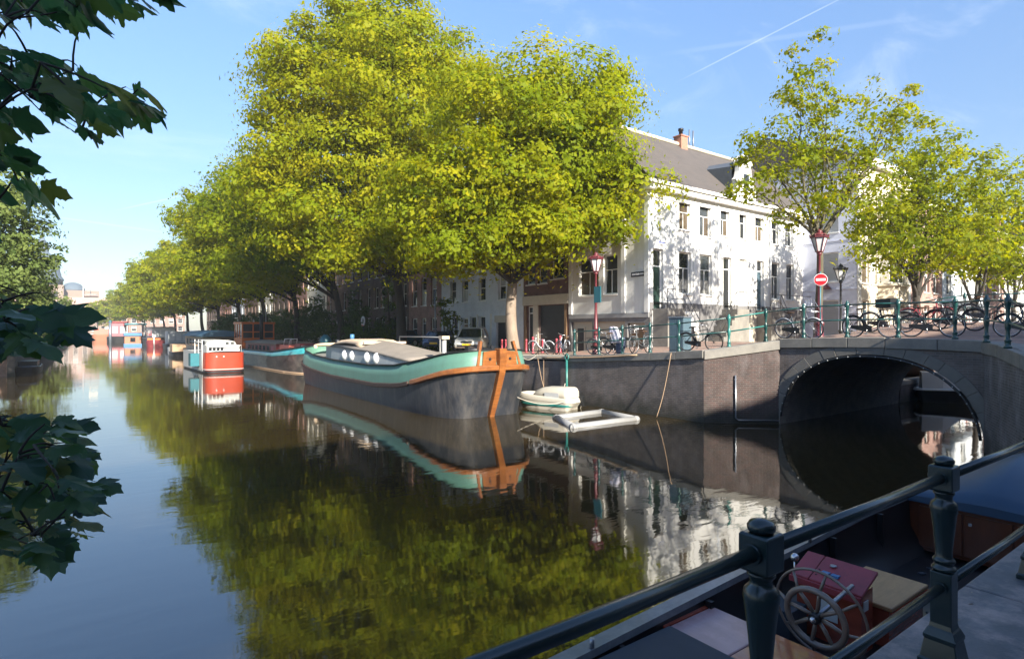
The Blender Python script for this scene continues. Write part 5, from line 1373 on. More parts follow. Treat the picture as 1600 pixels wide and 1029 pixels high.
MB().box(-.9, 1, .4, .9, 4, 1.5).build('cabin', 'rope_tan', t)
t, h = simple_boat('grey box cabin boat between the blue roof and the dark red sloop', 'houseboat', 12.6, 112, 9, 1.9, .9, 'boat_black', name='houseboat')
MB().box(-1.6, 1.5, .8, 1.6, 6.5, 3.1).build('cabin', 'cabin_grey', t)
for k in range(3): MB().box(-1.4 + k * 1.0, 1.46, 1.5, -.7 + k * 1.0, 1.499, 2.8).build('window', 'blind_grey', t)
t, h = simple_boat('dark red wooden sloop with pointed bow and white sternpost', 'sloop', 10.4, 132, 8.5, 1.7, 1.1, 'maroon', rad(-14), name='sloop')
MB().box(-1.3, 1.2, 1.3, .9, 1.8, 1.7).build('thwart', 'wheel_orange', t)
MB().tube([(0, .35, -.2), (0, -.1, 2.0)], .13, 6).build('stem_post', 'boat_white', t)
t, h = simple_boat('white houseboat with dark hull left of the dark red sloop', 'houseboat', 12.6, 136, 26, 2.3, 1.5, 'boat_black', name='houseboat')
MB().box(-2, 2.5, 1.2, 2, 17, 3.7).build('cabin', 'boat_white', t)
MB().box(-2.25, 2.2, 3.701, 2.25, 17.3, 3.95).build('roof', 'canvas_white', t)
for k in range(4): MB().box(-2.03, 3.5 + k * 3.3, 1.9, -2.001, 5.3 + k * 3.3, 3.2).build('window', 'pane_mid', t)
for k in range(3): MB().box(-1.5 + k * 1.1, 2.46, 1.7, -.7 + k * 1.1, 2.499, 3.3).build('window', 'blind_grey', t)
rf_ = thing('raft', 'small orange raft with blue rims floating before the white houseboat', 'raft', (7.6, 145, 0)); rf_.scale = (.75, .75, .9)
MB().box(-1.9, -1.6, .5, 1.9, 1.6, 2.3).build('cabin', 'orange', rf_)
MB().box(-2.1, -1.9, .0, 2.1, 1.9, .5).build('float', 'sky_blue', rf_)
MB().box(-2.1, -1.9, 2.301, 2.1, 1.9, 3.0).build('roof', 'sky_blue', rf_)
MB().box(-.6, -1.65, .9, .6, -1.601, 1.9).build('window', 'pane_dark', rf_)
t, h = simple_boat('green canopied boat with white posts behind the orange raft', 'boat', 10.2, 178, 18, 2.3, 1.4, 'boat_black', name='tour_boat')
mb = MB()
for yy in (2, 5, 8, 11): mb.box(-2, yy, 1.2, -1.8, yy + .2, 4.6).box(1.8, yy, 1.2, 2, yy + .2, 4.6)
mb.build('post', 'boat_white', t); MB().box(-2.4, 1.5, 4.6, 2.4, 12, 5.0).build('canopy', 'teal_sign', t); MB().box(-1.8, 2.2, 1.2, 1.7, 10.8, 2.6).build('cabin', 'orange', t)
t, h = simple_boat('pink red cabin boat far along the canal beside a grey mooring pole', 'houseboat', 6.8, 186, 14, 2.5, 1.3, 'boat_black', name='houseboat')
MB().box(-2.1, 1.5, 1.1, 2.1, 9, 5.2).build('cabin', 'pink_red', t); MB().box(-2.3, 1.2, 5.201, 2.3, 9.4, 5.6).build('roof', 'maroon', t)
mb = MB()
for k in range(2): mb.box(-1.5 + k * 1.8, 1.45, 2.4, -.3 + k * 1.8, 1.499, 4.2)
mb.build('window', 'boat_white', t)
t, h = simple_boat('far boat with salmon cover near the canal bend', 'boat', 3.6, 222, 15, 2.6, 1.6, 'orange', name='boat')
MB().box(-2, 3, 1.2, 2, 11, 3.6).build('cover', 'salmon_red', t)
t, h = simple_boat('far white boat at the canal bend beyond the salmon covered boat', 'boat', 6.8, 240, 20, 2.6, 1.7, 'boat_white', name='boat')
MB().box(-2, 3, 1.2, 2, 15, 4.2).build('cabin', 'boat_white', t)
mp_ = thing('mooring_pole', 'grey mooring pole standing in the water by the pink cabin boat', 'pole', (4.6, 176, 0))
MB().tube([(0, 0, -1), (0, 0, 5.2)], [.35, .3], 8).build('pole', 'zinc', mp_)
MB().lathe([(.34, 0), (.42, .1), (.1, .5)], (0, 0, 5.2), 8).build('cap', 'teal_sign', mp_)
t, h = simple_boat('black moored hull in shade under the drooping left bank tree', 'boat', -3.75, 56, 7, .8, .55, 'boat_black', name='boat')
MB().box(-.6, 2, .4, .6, 5, .95).build('cover', 'iron_black', t)

# ---------------- white motor dinghy between barge and wall
dg = thing('motorboat', 'small cream motorboat with rounded cuddy tucked between green barge and wall', 'motorboat', (15.85, 21.0, 0), rad(198.6))
H4 = Hull(2.9, .70, 1.3, .3, [(0, .62), (2.9, .50)], [(0, .40), (2.9, .30)], rake=.35)
H4.hull().build('hull', 'canvas_white', dg, fix=False); H4.bulwark(.97).build('bulwark', 'canvas_white', dg, fix=False); H4.deck(.18).build('deck', 'tan_canvas', dg)
gs, _ = H4.strip(lambda y: .2, .03, .12, scale=.97, rake=.2, off=0); gs.build('green_stripe', 'rail_bright', dg)
rings = [[(-.62 * k, y, .45), (-.60 * k, y, .45 + .30 * g), (-.40 * k, y, .45 + .48 * g), (.40 * k, y, .45 + .48 * g), (.60 * k, y, .45 + .30 * g), (.62 * k, y, .45)] for y, k, g in ((.75, .62, .12), (1.0, .82, .62), (1.4, .95, .95), (2.5, .95, 1.0), (2.62, .93, .92))]
MB().loft(rings, True, True, smooth=True).build('cuddy', 'canvas_white', dg)
MB().box(-.42, 2.621, .50, .42, 2.645, .85).build('window', 'blind_grey', dg)
for sd in (-1, 1): MB().box(sd * .625 - .006, 1.6, .52, sd * .625 + .006, 2.3, .72).build('window', 'blind_grey', dg)
MB().box(-.40, 2.8, .15, -.2, 2.98, .55).build('outboard_motor', 'iron_black', dg)
ob = thing('rowing_boat', 'low open boat with pointed cream bow squeezed behind the cream motorboat', 'rowing boat', (16.2, 23.2, 0), rad(12))
H5 = Hull(4.0, .62, 1.6, .5, [(0, .6), (2, .42), (4, .45)], [(0, .45), (2, .3), (4, .33)], rake=.5)
H5.hull().build('hull', 'canvas_white', ob, fix=False); H5.bulwark(.96).build('bulwark', 'tan_canvas', ob, fix=False); H5.deck(.22).build('deck', 'rope_tan', ob)
MB().box(-.5, 1.5, .30, .5, 1.75, .36).box(-.5, 2.8, .30, .5, 3.05, .36).build('thwart', 'tan_canvas', ob)

# ---------------- floating frame of grey pipe
fp = thing('floating_frame', 'square floating frame of fat grey pipes on the water beside the quay wall', 'float', (15.4, 16.1, 0))
c_ = [(14.5, 17.0), (13.6, 15.05), (16.7, 15.0), (17.0, 17.1)]
c_ = [Vector((x - 15.4, y - 16.1, .01)) for x, y in c_]
for a, b in zip(c_, c_[1:] + c_[:1]):
    d = (b - a).normalized() * .10
    MB().tube([a - d, b + d], .135, 12).build('pipe', 'pipe_grey', fp)
for a in c_: MB().sphere(tuple(a), .15, 10, 6).build('elbow', 'pipe_grey', fp)
mb = MB()
for a, b in zip(c_, c_[1:] + c_[:1]): mb.tube([a + Vector((0, 0, -.09)), b + Vector((0, 0, -.09))], .12, 8)
mb.build('float', 'boat_black', fp)

# ---------------- boat lying beyond the bridge, seen through the arch
fb = thing('boat', 'black hulled boat with white rail seen through the arch beyond the bridge', 'boat', (33.1, 8.9, 0), rad(27))
H6 = Hull(2.6, .62, 1.3, .4, [(0, .86), (1, .68), (2.6, .64)], [(0, .72), (1, .58), (2.6, .54)], rake=.55)
H6.hull().build('hull', 'boat_black', fb, fix=False); H6.bulwark(.97).build('bulwark', 'boat_white', fb, fix=False); H6.deck(.06).build('deck', 'boat_white', fb)
mb = MB()
for sd in (-1, 1): mb.tube([(sd * .04, .05, .85), (sd * .06, -.05, 1.1), (sd * .48, .9, 1.05), (sd * .5, .9, .7)], .02, 6)
mb.build('pulpit_rail', 'boat_white', fb)
rings = [[(-.45 * k, y, .62), (-.3 * k, y, z), (.3 * k, y, z), (.45 * k, y, .62)] for y, k, z in ((.75, .5, .75), (1.5, 1, 1.4), (2.3, 1, 1.4))]
MB().loft(rings, True, True).build('cabin', 'boat_white', fb)
# ================================================================ street furniture, bicycles, cars
mk('bike_black', (.014, .014, .016), .35, .2, 6)
mk('bike_red', (.26, .03, .04), .35, .15, 6)
mk('bike_white', (.66, .66, .68), .35, .08, 6)
mk('bike_grey', (.10, .11, .12), .4, .15, 6)
mk('chrome', (.55, .55, .56), .25, .06, 6, metal=.85)
mk('saddle_brown', (.09, .05, .03), .6, .2, 8)
mk('bag_white', (.62, .60, .66), .8, .12, 9, stain=((.42, .34, .50), 6, .7))
mk('denim', (.06, .075, .12), .9, .25, 12)
mk('car_silver', (.68, .65, .58), .32, .05, 1, metal=.45, coat=.5)
mk('car_blue', (.022, .040, .095), .25, .08, 1, metal=.2, coat=.8)
mk('car_petrol', (.018, .075, .10), .25, .08, 1, metal=.2, coat=.8)
mk('car_glass', (.012, .022, .024), .06, .2, 2)
mk('headlight', (.75, .77, .80), .12, .04, 5)
mk('plate_yellow', (.75, .42, .015), .4, .04, 4)
mk('wheel_alloy', (.35, .35, .36), .35, .1, 5, metal=.6)

# ---- railings of the far quay and the bridge
def rail_line(pts, name, label, mat_of, post_of=None, heights=(1.08, .58), r=.026, back=False):
    x0, y0 = pts[0]
    t = thing(name, label, 'railing', (x0, y0, G(x0 + .25, y0)))
    oz = G(x0 + .25, y0)
    def base(i): x, y = pts[i]; return Vector((x - x0, y - y0, G(x + .25, y) + .03 - oz))
    for i in range(len(pts)):
        b = base(i); m = mat_of(i)
        prof = [(.085, 0), (.085, .05), (.06, .07), (.06, .16), (.075, .18), (.05, .21), (.04, .40), (.058, .46), (.062, .52), (.062, .62), (.05, .66), (.036, .70), (.048, .92), (.062, .98), (.07, 1.03), (.07, 1.14), (.04, 1.16), (.045, 1.19), (.02, 1.22)]
        p = MB().lathe(prof, (0, 0, 0), 10).build('post', m, t); p.location = b
    for i in range(len(pts) - 1):
        for hgt in heights:
            a, b = base(i), base(i + 1)
            MB().tube([a + Vector((0, 0, hgt)), b + Vector((0, 0, hgt))], r, 8).build('rail', mat_of(i), t)
    return t
PF = [(18.33, 20.2), (18.33, 18.6), (18.33, 17.2), (18.33, 15.7), (18.35, 14.3)]
PC = [(19.08, 12.62), (20.05, 11.75)]
PB = [(20.33, 10.5), (20.33, 9.05), (20.33, 7.55), (20.33, 6.08), (18.55, 4.88), (16.75, 4.02), (15.0, 3.0)]
rail_line(PF + PC, 'quay_railing', 'green iron railing climbing the far quay to the bridge', lambda i: 'rail_bright' if i >= 5 else 'rail_green')  # last posts take a lighter green, the sunlight on them put into colour
rail_line([(20.05, 11.75)] + PB, 'bridge_railing', 'dark green iron railing along the near side of the bridge', lambda i: 'rail_green')
rail_line([(29.9, 11.2), (29.9, 8.6), (29.9, 6.0), (29.9, 3.4), (29.9, .8)], 'bridge_railing', 'dark green railing along the back side of the bridge behind the bicycles', lambda i: 'rail_green', heights=(1.12, .6))
lr = thing('low_rail', 'low black rail along the quay edge under the leaning grey bicycle', 'railing', (18.35, 21.3, 2.13))
mb = MB(); mb.tube([(0, 0, .26), (0, 5.0, .06)], .02, 6)
for k in range(4): mb.tube([(0, k * 1.6, -.05), (0, k * 1.6, .26 - k * .064)], .018, 6)
mb.build('rail', 'iron_black', lr)

# ---- lamps
def lamp(label, x, y, H, post, lantern_mat, sign=False, z=None):
    z = G(x, y) if z is None else z
    t = thing('street_lamp', label, 'street lamp', (x, y, z))
    b = H - 1.0
    pr = [(.21, 0), (.21, .12), (.17, .16), (.16, .55), (.19, .60), (.19, .66), (.13, .74), (.105, 1.2), (.12, 1.24), (.12, 1.30), (.085, 1.36), (.062, b * .62), (.085, b * .64), (.085, b * .67), (.055, b * .70), (.05, b - .12), (.09, b - .08), (.11, b - .02), (.07, b)]
    MB().lathe(pr, (0, 0, 0), 14).build('post', post, t)
    mb = MB()
    for k in range(6):
        a = k * math.pi / 3
        c, s = math.cos(a), math.sin(a)
        mb.beam((.14 * c, .14 * s, b + .05), (.30 * c, .30 * s, b + .60), .028, .028)
    mb.lathe([(.05, 0), (.16, .03), (.16, .06), (.05, .07)], (0, 0, b), 6, False)
    mb.lathe([(.31, .60), (.36, .61), (.36, .66), (.30, .68)], (0, 0, b), 6, False)
    fr = mb.build('lantern_frame', post, t)
    MB().lathe([(.125, .06), (.285, .60)], (0, 0, b), 6, False).build('glass', 'lamp_glass', fr)
    mb = MB().lathe([(.33, .68), (.24, .76), (.13, .80), (.11, .84), (.14, .86), (.06, .91), (.02, .97)], (0, 0, b), 12)
    for k in range(6):
        a = k * math.pi / 3; mb.sphere((.34 * math.cos(a), .34 * math.sin(a), b + .71), .035, 6, 4, 1.3)
    mb.build('crown_cap', post, t)
    return t
lamp('red street lamp on the far quay in front of the shaded white facade', 19.6, 20.1, 4.95, 'lamp_red', 'lamp_red')
lamp('red street lamp at the bridge end carrying the no entry sign', 24.3, 11.9, 4.55, 'lamp_red', 'lamp_red', z=3.0)
lamp('dark street lamp with pale clear lantern before the cream balcony house', 33.4, 15.2, 5.0, 'iron_black', 'iron_black', z=2.05)
ts = thing('notice_board', 'small teal notice plate fixed to the red lamp of the far quay', 'notice', (19.47, 19.95, 5.05))
MB().box(-.02, -.32, -.38, .02, .12, .38).build('plate', 'teal_sign', ts)
# no entry sign in front of the lamp
ne = thing('no_entry_sign', 'round red no entry sign with white bar before the ivied trunk', 'road sign', (24.05, 11.72, 3.0))
ax = Vector((-.85, -.52, 0)).normalized()
c0 = Vector((0, 0, 2.42))
MB().tube([c0 - ax * .0, c0 + ax * .02], .25, 28, smooth=False).build('rim', 'sign_white', ne)
MB().tube([c0 + ax * .021, c0 + ax * .028], .232, 28, smooth=False).build('disc', 'sign_red', ne)
m3 = Matrix((Vector((-ax.y, ax.x, 0)), ax, Vector((0, 0, 1)))).transposed()
MB().obox(c0 + ax * .034, (.35, .010, .09), m3).build('bar', 'sign_white', ne)
MB().tube([(0.03, .03, -.1), (.03, .03, 2.75)], .03, 8).build('pole', 'teal_sign', ne)
# bollards
def bollard(x, y, label, h=.85):
    z = G(x, y); t = thing('bollard', label, 'bollard', (x, y, z), 0, 'red bollards before the garage')
    MB().lathe([(.085, 0), (.085, .08), (.065, .12), (.058, h - .12), (.075, h - .09), (.075, h - .04), (.04, h)], (0, 0, 0), 10).build('post', 'amsterdam_red', t)
for x, y, l in ((22.4, 29.2, 'red bollard at the left of the pair before the dark garage door'), (21.6, 27.5, 'red bollard right beside the leftmost garage bollard, slightly taller'), (22.5, 27.7, 'red bollard standing alone in the middle before the garage door'),
                (22.6, 26.5, 'shorter red bollard of the right pair before the garage'), (21.9, 25.35, 'tallest red bollard at the right end of the garage row'),
                (22.0, 31.3, 'left red bollard between the silver car and the pale trunk'), (21.6, 30.3, 'right red bollard touching the pale trunk in view')):
    bollard(x, y, l, 1.0 if 'tall' in l else .85)
# utility cabinet
cb = thing('utility_cabinet', 'tall blue grey utility cabinet at the corner of the white house', 'cabinet', (20.3, 15.75, G(20.3, 15.75)), rad(3))
bevel(MB().box(-.28, -.36, 0, .28, .36, 1.46).build('body', 'cabinet_blue', cb), .015, 1)
MB().box(-.31, -.39, 1.461, .31, .39, 1.51).build('lid', 'zinc', cb)
MB().box(-.292, -.32, .12, -.2805, -.015, 1.38).build('door', 'cabinet_blue', cb); MB().box(-.292, .015, .12, -.2805, .32, 1.38).build('door', 'cabinet_blue', cb)
# life rings on posts
def lifering(x, y, h, label):
    z = G(x, y); t = thing('life_ring', label, 'life ring', (x, y, z), 0, 'life rings on the quay')
    MB().tube([(0, 0, 0), (0, 0, h)], .035, 6).build('post', 'iron_black', t)
    c = [(-.05, .30 * math.cos(a), h - .1 + .34 * math.sin(a)) for a in [2 * math.pi * i / 16 for i in range(16)]]
    MB().tube(c, .075, 8, closed=True).build('ring', 'porthole_white', t)
    MB().box(-.13, -.08, h - .52, .03, .10, h - .36).build('band', 'salmon_red', t)
lifering(18.6, 46.5, 2.3, 'white life ring on a post behind the stern of the green barge')
lifering(18.6, 86, 2.6, 'white life ring on a post above the blue roofed boat')
# green ladder-pipe on the quay wall
gp = thing('mooring_post', 'bright green steel post hanging down the quay wall above the pipe frame', 'mooring post', (17.98, 20.35, 0))
MB().tube([(0, 0, -.3), (0, 0, 2.0)], .055, 8).build('post', 'rail_bright', gp)
MB().tube([(0, .12 * math.cos(a), 2.12 + .13 * math.sin(a)) for a in [2 * math.pi * i / 12 for i in range(12)]], .04, 6, closed=True).build('eye', 'rail_bright', gp)
MB().tube([(-.05, .05, .9), (-.1, .12, .6), (-.05, .02, .3)], .02, 5).build('rope_end', 'rope_light', gp)
# mooring ropes
def rope(label, a, b, sag, r=.018, mat='rope_tan'):
    a, b = Vector(a), Vector(b); t = thing('mooring_rope', label, 'rope', a, 0)
    pts = [a.lerp(b, k / 14) - a - Vector((0, 0, sag * math.sin(math.pi * k / 14))) for k in range(15)]
    MB().tube(pts, r, 5).build('strand', mat, t)
rope('long tan rope lying along the quay coping towards the bridge railing', (18.02, 22.2, 2.02), (18.0, 16.1, 2.37), .05, .03)
rope('slack rope from the railing foot down the dark wall', (18.02, 14.4, 2.50), (17.6, 14.75, .05), .25, .014)
rope('rope from the quay edge down to the cream motorboat', (18.05, 22.6, 2.0), (16.9, 20.6, .55), .18, .014)
rope('thin rope hanging straight down the wall beside the motorboat', (18.03, 22.1, 2.0), (17.95, 22.0, .2), .0, .012)
rope('dark mooring line from the green barge bow up to the quay', (14.1, 19.0, 2.45), (18.2, 22.9, 2.1), .25, .018, 'rope_light')
rope('light rope trailing from motorboat bow to the barge stem', (16.55, 18.2, .5), (13.5, 18.9, .9), .35, .014, 'rope_light')

# ---- bicycles
_BM = {}
def wheel_mesh(mat):
    if mat in _BM: return _BM[mat]
    ty = MB().tube([(.345 * math.cos(a), 0, .345 * math.sin(a)) for a in [2 * math.pi * i / 28 for i in range(28)]], .021, 6, closed=True).mesh('tyre', 'tile_rubber')
    rm = MB().tube([(.322 * math.cos(a), 0, .322 * math.sin(a)) for a in [2 * math.pi * i / 28 for i in range(28)]], .009, 5, closed=True)
    for i in range(18):
        a = 2 * math.pi * i / 18
        rm.tube([(.02 * math.cos(a + 1.2), .02 * (1 if i % 2 else -1), .02 * math.sin(a + 1.2)), (.32 * math.cos(a), 0, .32 * math.sin(a))], .0022, 3, False)
    rm.tube([(0, -.05, 0), (0, .05, 0)], .022, 6)
    _BM[mat] = (ty, rm.mesh('rim', mat))
    return _BM[mat]
def bicycle(label, x, y, rotz, frame='bike_black', kind='omafiets', z=None, lean=4, crate=False, extra=None, rim='chrome', sc_=1.0):
    z = G(x, y) if z is None else z
    t = thing('bicycle', label, 'bicycle', (x, y, z + .005), rotz, 'bicycles parked by the railings')
    t.rotation_euler = (rad(lean), 0, rotz); t.scale = (sc_,) * 3
    ty, rm = wheel_mesh(rim)
    for wx in (-.54, .56):
        w = link('wheel', ty, t, (wx, 0, .366)); link('rim', rm, w)
    fr = MB(); bb = Vector((-.08, 0, .30)); st = Vector((-.24, 0, .82)); hd0 = Vector((.38, 0, .62)); hd1 = Vector((.31, 0, .92)); rh = Vector((-.54, 0, .366))
    fr.tube([bb, st], .017, 8)
    if kind == 'omafiets': fr.tube([hd0 + (hd1 - hd0) * .2, Vector((.16, 0, .42)), bb], .019, 8).tube([hd0 + (hd1 - hd0) * .55, Vector((.14, 0, .55)), Vector((-.12, 0, .42))], .016, 8)
    else: fr.tube([hd0, bb], .02, 8).tube([hd1 - (hd1 - hd0) * .2, st - (st - bb) * .08], .017, 8)
    for s in (-1, 1):
        fr.tube([bb + Vector((0, s * .035, 0)), rh + Vector((0, s * .05, 0))], .010, 6).tube([st - (st - bb) * .12 + Vector((0, s * .03, 0)), rh + Vector((0, s * .05, 0))], .009, 6)
        fr.tube([hd0 + Vector((0, s * .03, 0)), Vector((.50, s * .045, .46)), Vector((.56, s * .045, .366))], .011, 6)
    fr.tube([hd0, hd1], .021, 8)
    fr.build('frame', frame, t)
    MB().tube([hd1, hd1 + Vector((-.03, 0, .13)), ], .013, 6).tube([(.10, -.29, 1.06), (.2, -.28, 1.07), (.30, -.18, 1.05), (.29, 0, 1.04), (.30, .18, 1.05), (.2, .28, 1.07), (.10, .29, 1.06)], .012, 6).build('handlebar', 'chrome', t)
    sd = MB().tube([st, st + Vector((-.02, 0, .12))], .013, 6)
    sd.loft([[(-.38, -.09, .96), (-.38, .09, .96), (-.38, .07, .92), (-.38, -.07, .92)], [(-.30, -.10, .985), (-.30, .10, .985), (-.30, .08, .93), (-.30, -.08, .93)], [(-.12, -.03, .975), (-.12, .03, .975), (-.12, .025, .945), (-.12, -.025, .945)]], True, True)
    sd.build('saddle', 'saddle_brown' if kind == 'omafiets' else 'iron_black', t)
    for wx, a0, a1 in ((-.54, -.2, 2.6), (.56, .5, 2.7)):
        MB().tube([(wx + .385 * math.cos(a), 0, .366 + .385 * math.sin(a)) for a in [a0 + (a1 - a0) * i / 14 for i in range(15)]], .022, 5).build('mudguard', 'bike_white' if rim == 'bike_white' else frame, t)
    MB().prism([(.06, .20), (.06, .40), (-.06, .42), (-.60, .41), (-.60, .32), (-.06, .19)], 'y', -.055, -.030).build('chain_case', 'bike_black', t)
    cr_ = MB().tube([(-.08, -.08, .30), (-.08, -.08, .14)], .011, 5).tube([(-.08, .08, .30), (-.08, .08, .46)], .011, 5).box(-.12, -.17, .125, -.04, -.08, .15).box(-.12, .08, .45, -.04, .17, .475)
    cr_.build('crank', 'chrome', t)
    mb = MB()
    for s in (-.07, 0, .07): mb.tube([(-.30, s, .80), (-.86, s, .79)], .007, 4)
    mb.tube([(-.84, -.07, .79), (-.84, .07, .79)], .007, 4)
    for s in (-1, 1): mb.tube([(-.80, s * .07, .79), (-.54, s * .06, .37)], .007, 4)
    mb.build('rack', 'bike_black', t)
    if crate:
        c = MB(); x0, x1, y0, y1, z0, z1 = .28, .72, -.24, .24, .98, 1.26
        c.box(x0, y0, z0, x1, y1, z0 + .02).box(x0, y0, z0 + .021, x1, y0 + .02, z1).box(x0, y1 - .02, z0 + .021, x1, y1, z1).box(x0, y0 + .021, z0 + .021, x0 + .02, y1 - .021, z1).box(x1 - .02, y0 + .021, z0 + .021, x1, y1 - .021, z1)
        c.tube([(.45, -.15, .98), (.56, -.06, .37)], .009, 5).tube([(.45, .15, .98), (.56, .06, .37)], .009, 5)
        c.build('crate', 'iron_black', t)
    if extra == 'basket':
        c = MB()
        for zz in (.90, 1.0, 1.1, 1.2): c.tube([(.40, -.17, zz), (.68, -.17, zz), (.68, .17, zz), (.40, .17, zz)], .006, 4, closed=True)
        for k in range(6):
            xx = .40 + .28 * k / 5
            c.tube([(xx, -.17, 1.2), (xx, -.15, .9), (xx, .15, .9), (xx, .17, 1.2)], .005, 4)
        c.build('basket', 'chrome', t)
    if extra == 'carrier':
        c = MB()
        c.tube([(.42, -.2, 1.0), (.42, -.2, 1.42), (.42, .2, 1.42), (.42, .2, 1.0)], .011, 5).tube([(.42, -.2, 1.0), (.75, -.2, .96), (.75, .2, .96), (.42, .2, 1.0)], .011, 5, closed=True).tube([(.75, -.2, .96), (.5, -.2, 1.4)], .009, 5).tube([(.75, .2, .96), (.5, .2, 1.4)], .009, 5)
        for k in (-.1, 0, .1): c.tube([(.42, k, 1.42), (.42, k, 1.0), (.75, k, .96)], .007, 4)
        c.build('front_carrier', 'chrome', t)
    return t
NY = rad(-90)      # pointing towards the bridge along the railings
bicycle('silver grey bicycle leaning at the foot of the pale trunk', 18.95, 23.35, rad(100), 'bike_white', 'race', lean=-8, z=G(19, 23.6) + .0)
bicycle('second bicycle with tilted white frame behind the silver grey one', 19.35, 22.4, rad(72), 'bike_white', 'omafiets', lean=14)
bicycle('dark bicycle half hidden behind the first quay railing post', 19.3, 19.4, NY + .1, 'bike_grey', 'race')
bicycle('black bicycle heaped with a white flowered cloth and dark clothes', 18.95, 18.15, NY + .35, 'bike_black', 'omafiets', lean=8)
bicycle('bicycle seen end on with a wire basket, beside the blue cabinet', 19.15, 16.85, rad(188), 'bike_grey', 'omafiets', extra='basket', lean=3)
bicycle('thin black bicycle against the white wall, right of the cabinet', 19.4, 14.1, NY + .25, 'bike_black', 'race', lean=6, rim='bike_black')
bicycle('black bicycle with white mudguard and empty front carrier, nearest the red lamp post', 20.85, 10.95, NY - .03, 'bike_grey', 'omafiets', extra='carrier', lean=5, rim='bike_white')
bicycle('black bicycle with a big black crate over its front wheel', 20.75, 8.5, NY - .02, 'bike_black', 'omafiets', crate=True, lean=5)
bicycle('pale bicycle seen end on between the two black bicycles', 22.3, 9.85, rad(200), 'bike_white', 'race', lean=7)
bicycle('bicycle parked behind the crate bicycle', 23.0, 8.9, NY, 'bike_grey', 'race', lean=4)
bicycle('dark red bicycle standing on the crown of the bridge', 23.8, 8.0, NY, 'bike_red', 'omafiets', lean=-5)
bicycle('black bicycle with high saddle at the right on the crown of the bridge', 24.9, 6.5, NY + .05, 'bike_black', 'omafiets', lean=-5)
bicycle('black bicycle just behind the big crate bicycle, nearer the right', 21.9, 7.2, NY + .06, 'bike_black', 'omafiets', lean=-5)
bicycle('black bicycle between the red one and the high saddled one', 23.4, 7.0, NY - .08, 'bike_black', 'race', lean=5, rim='bike_black')
bicycle('black bicycle cut by the right edge behind the bridge railing', 22.6, 4.9, NY, 'bike_black', 'omafiets', lean=-4)
bicycle('small bicycle in front of the wall tinted blue for shade', 31.5, 13.6, rad(-60), 'bike_grey', 'race', lean=6)
# cloth and clothes hung over a bicycle
cl = thing('cloth', 'white flowered cloth draped over the bicycle at the railing', 'cloth', (18.95, 18.3, 3.0))
rings = []
for k, (zz, w, dx_) in enumerate(((.52, .10, .06), (.50, .20, .02), (.28, .26, -.04), (.02, .30, -.08), (-.18, .33, -.12))):
    rings.append([(dx_ - .05 + .02 * math.sin(j * 1.7 + k), -.30 * w / .3 + .6 * w / .3 * j / 9 + .12 - .1 * k, zz + .02 * math.sin(j * 2.1)) for j in range(10)] + [(dx_ + .05, .30 * w / .3 - .6 * w / .3 * j / 9 + .12 - .1 * k, zz - .01) for j in range(10)])
MB().loft(rings, True, True, smooth=True).build('fabric', 'bag_white', cl)
jk = thing('jacket', 'dark blue clothes hanging below the white cloth on the bicycle', 'clothes', (18.9, 17.75, 2.2))
rings = []
for k, (zz, w) in enumerate(((.86, .10), (.78, .22), (.5, .27), (.25, .24), (.1, .16))):
    rings.append([(.10 * math.sin(a) * (1 + .2 * math.sin(3 * a + k)), w * math.cos(a) * (1 + .12 * math.sin(5 * a + k * 2)) + .04 * k, zz) for a in [2 * math.pi * j / 14 for j in range(14)]])
MB().loft(rings, True, True, smooth=True).build('fabric', 'denim', jk)

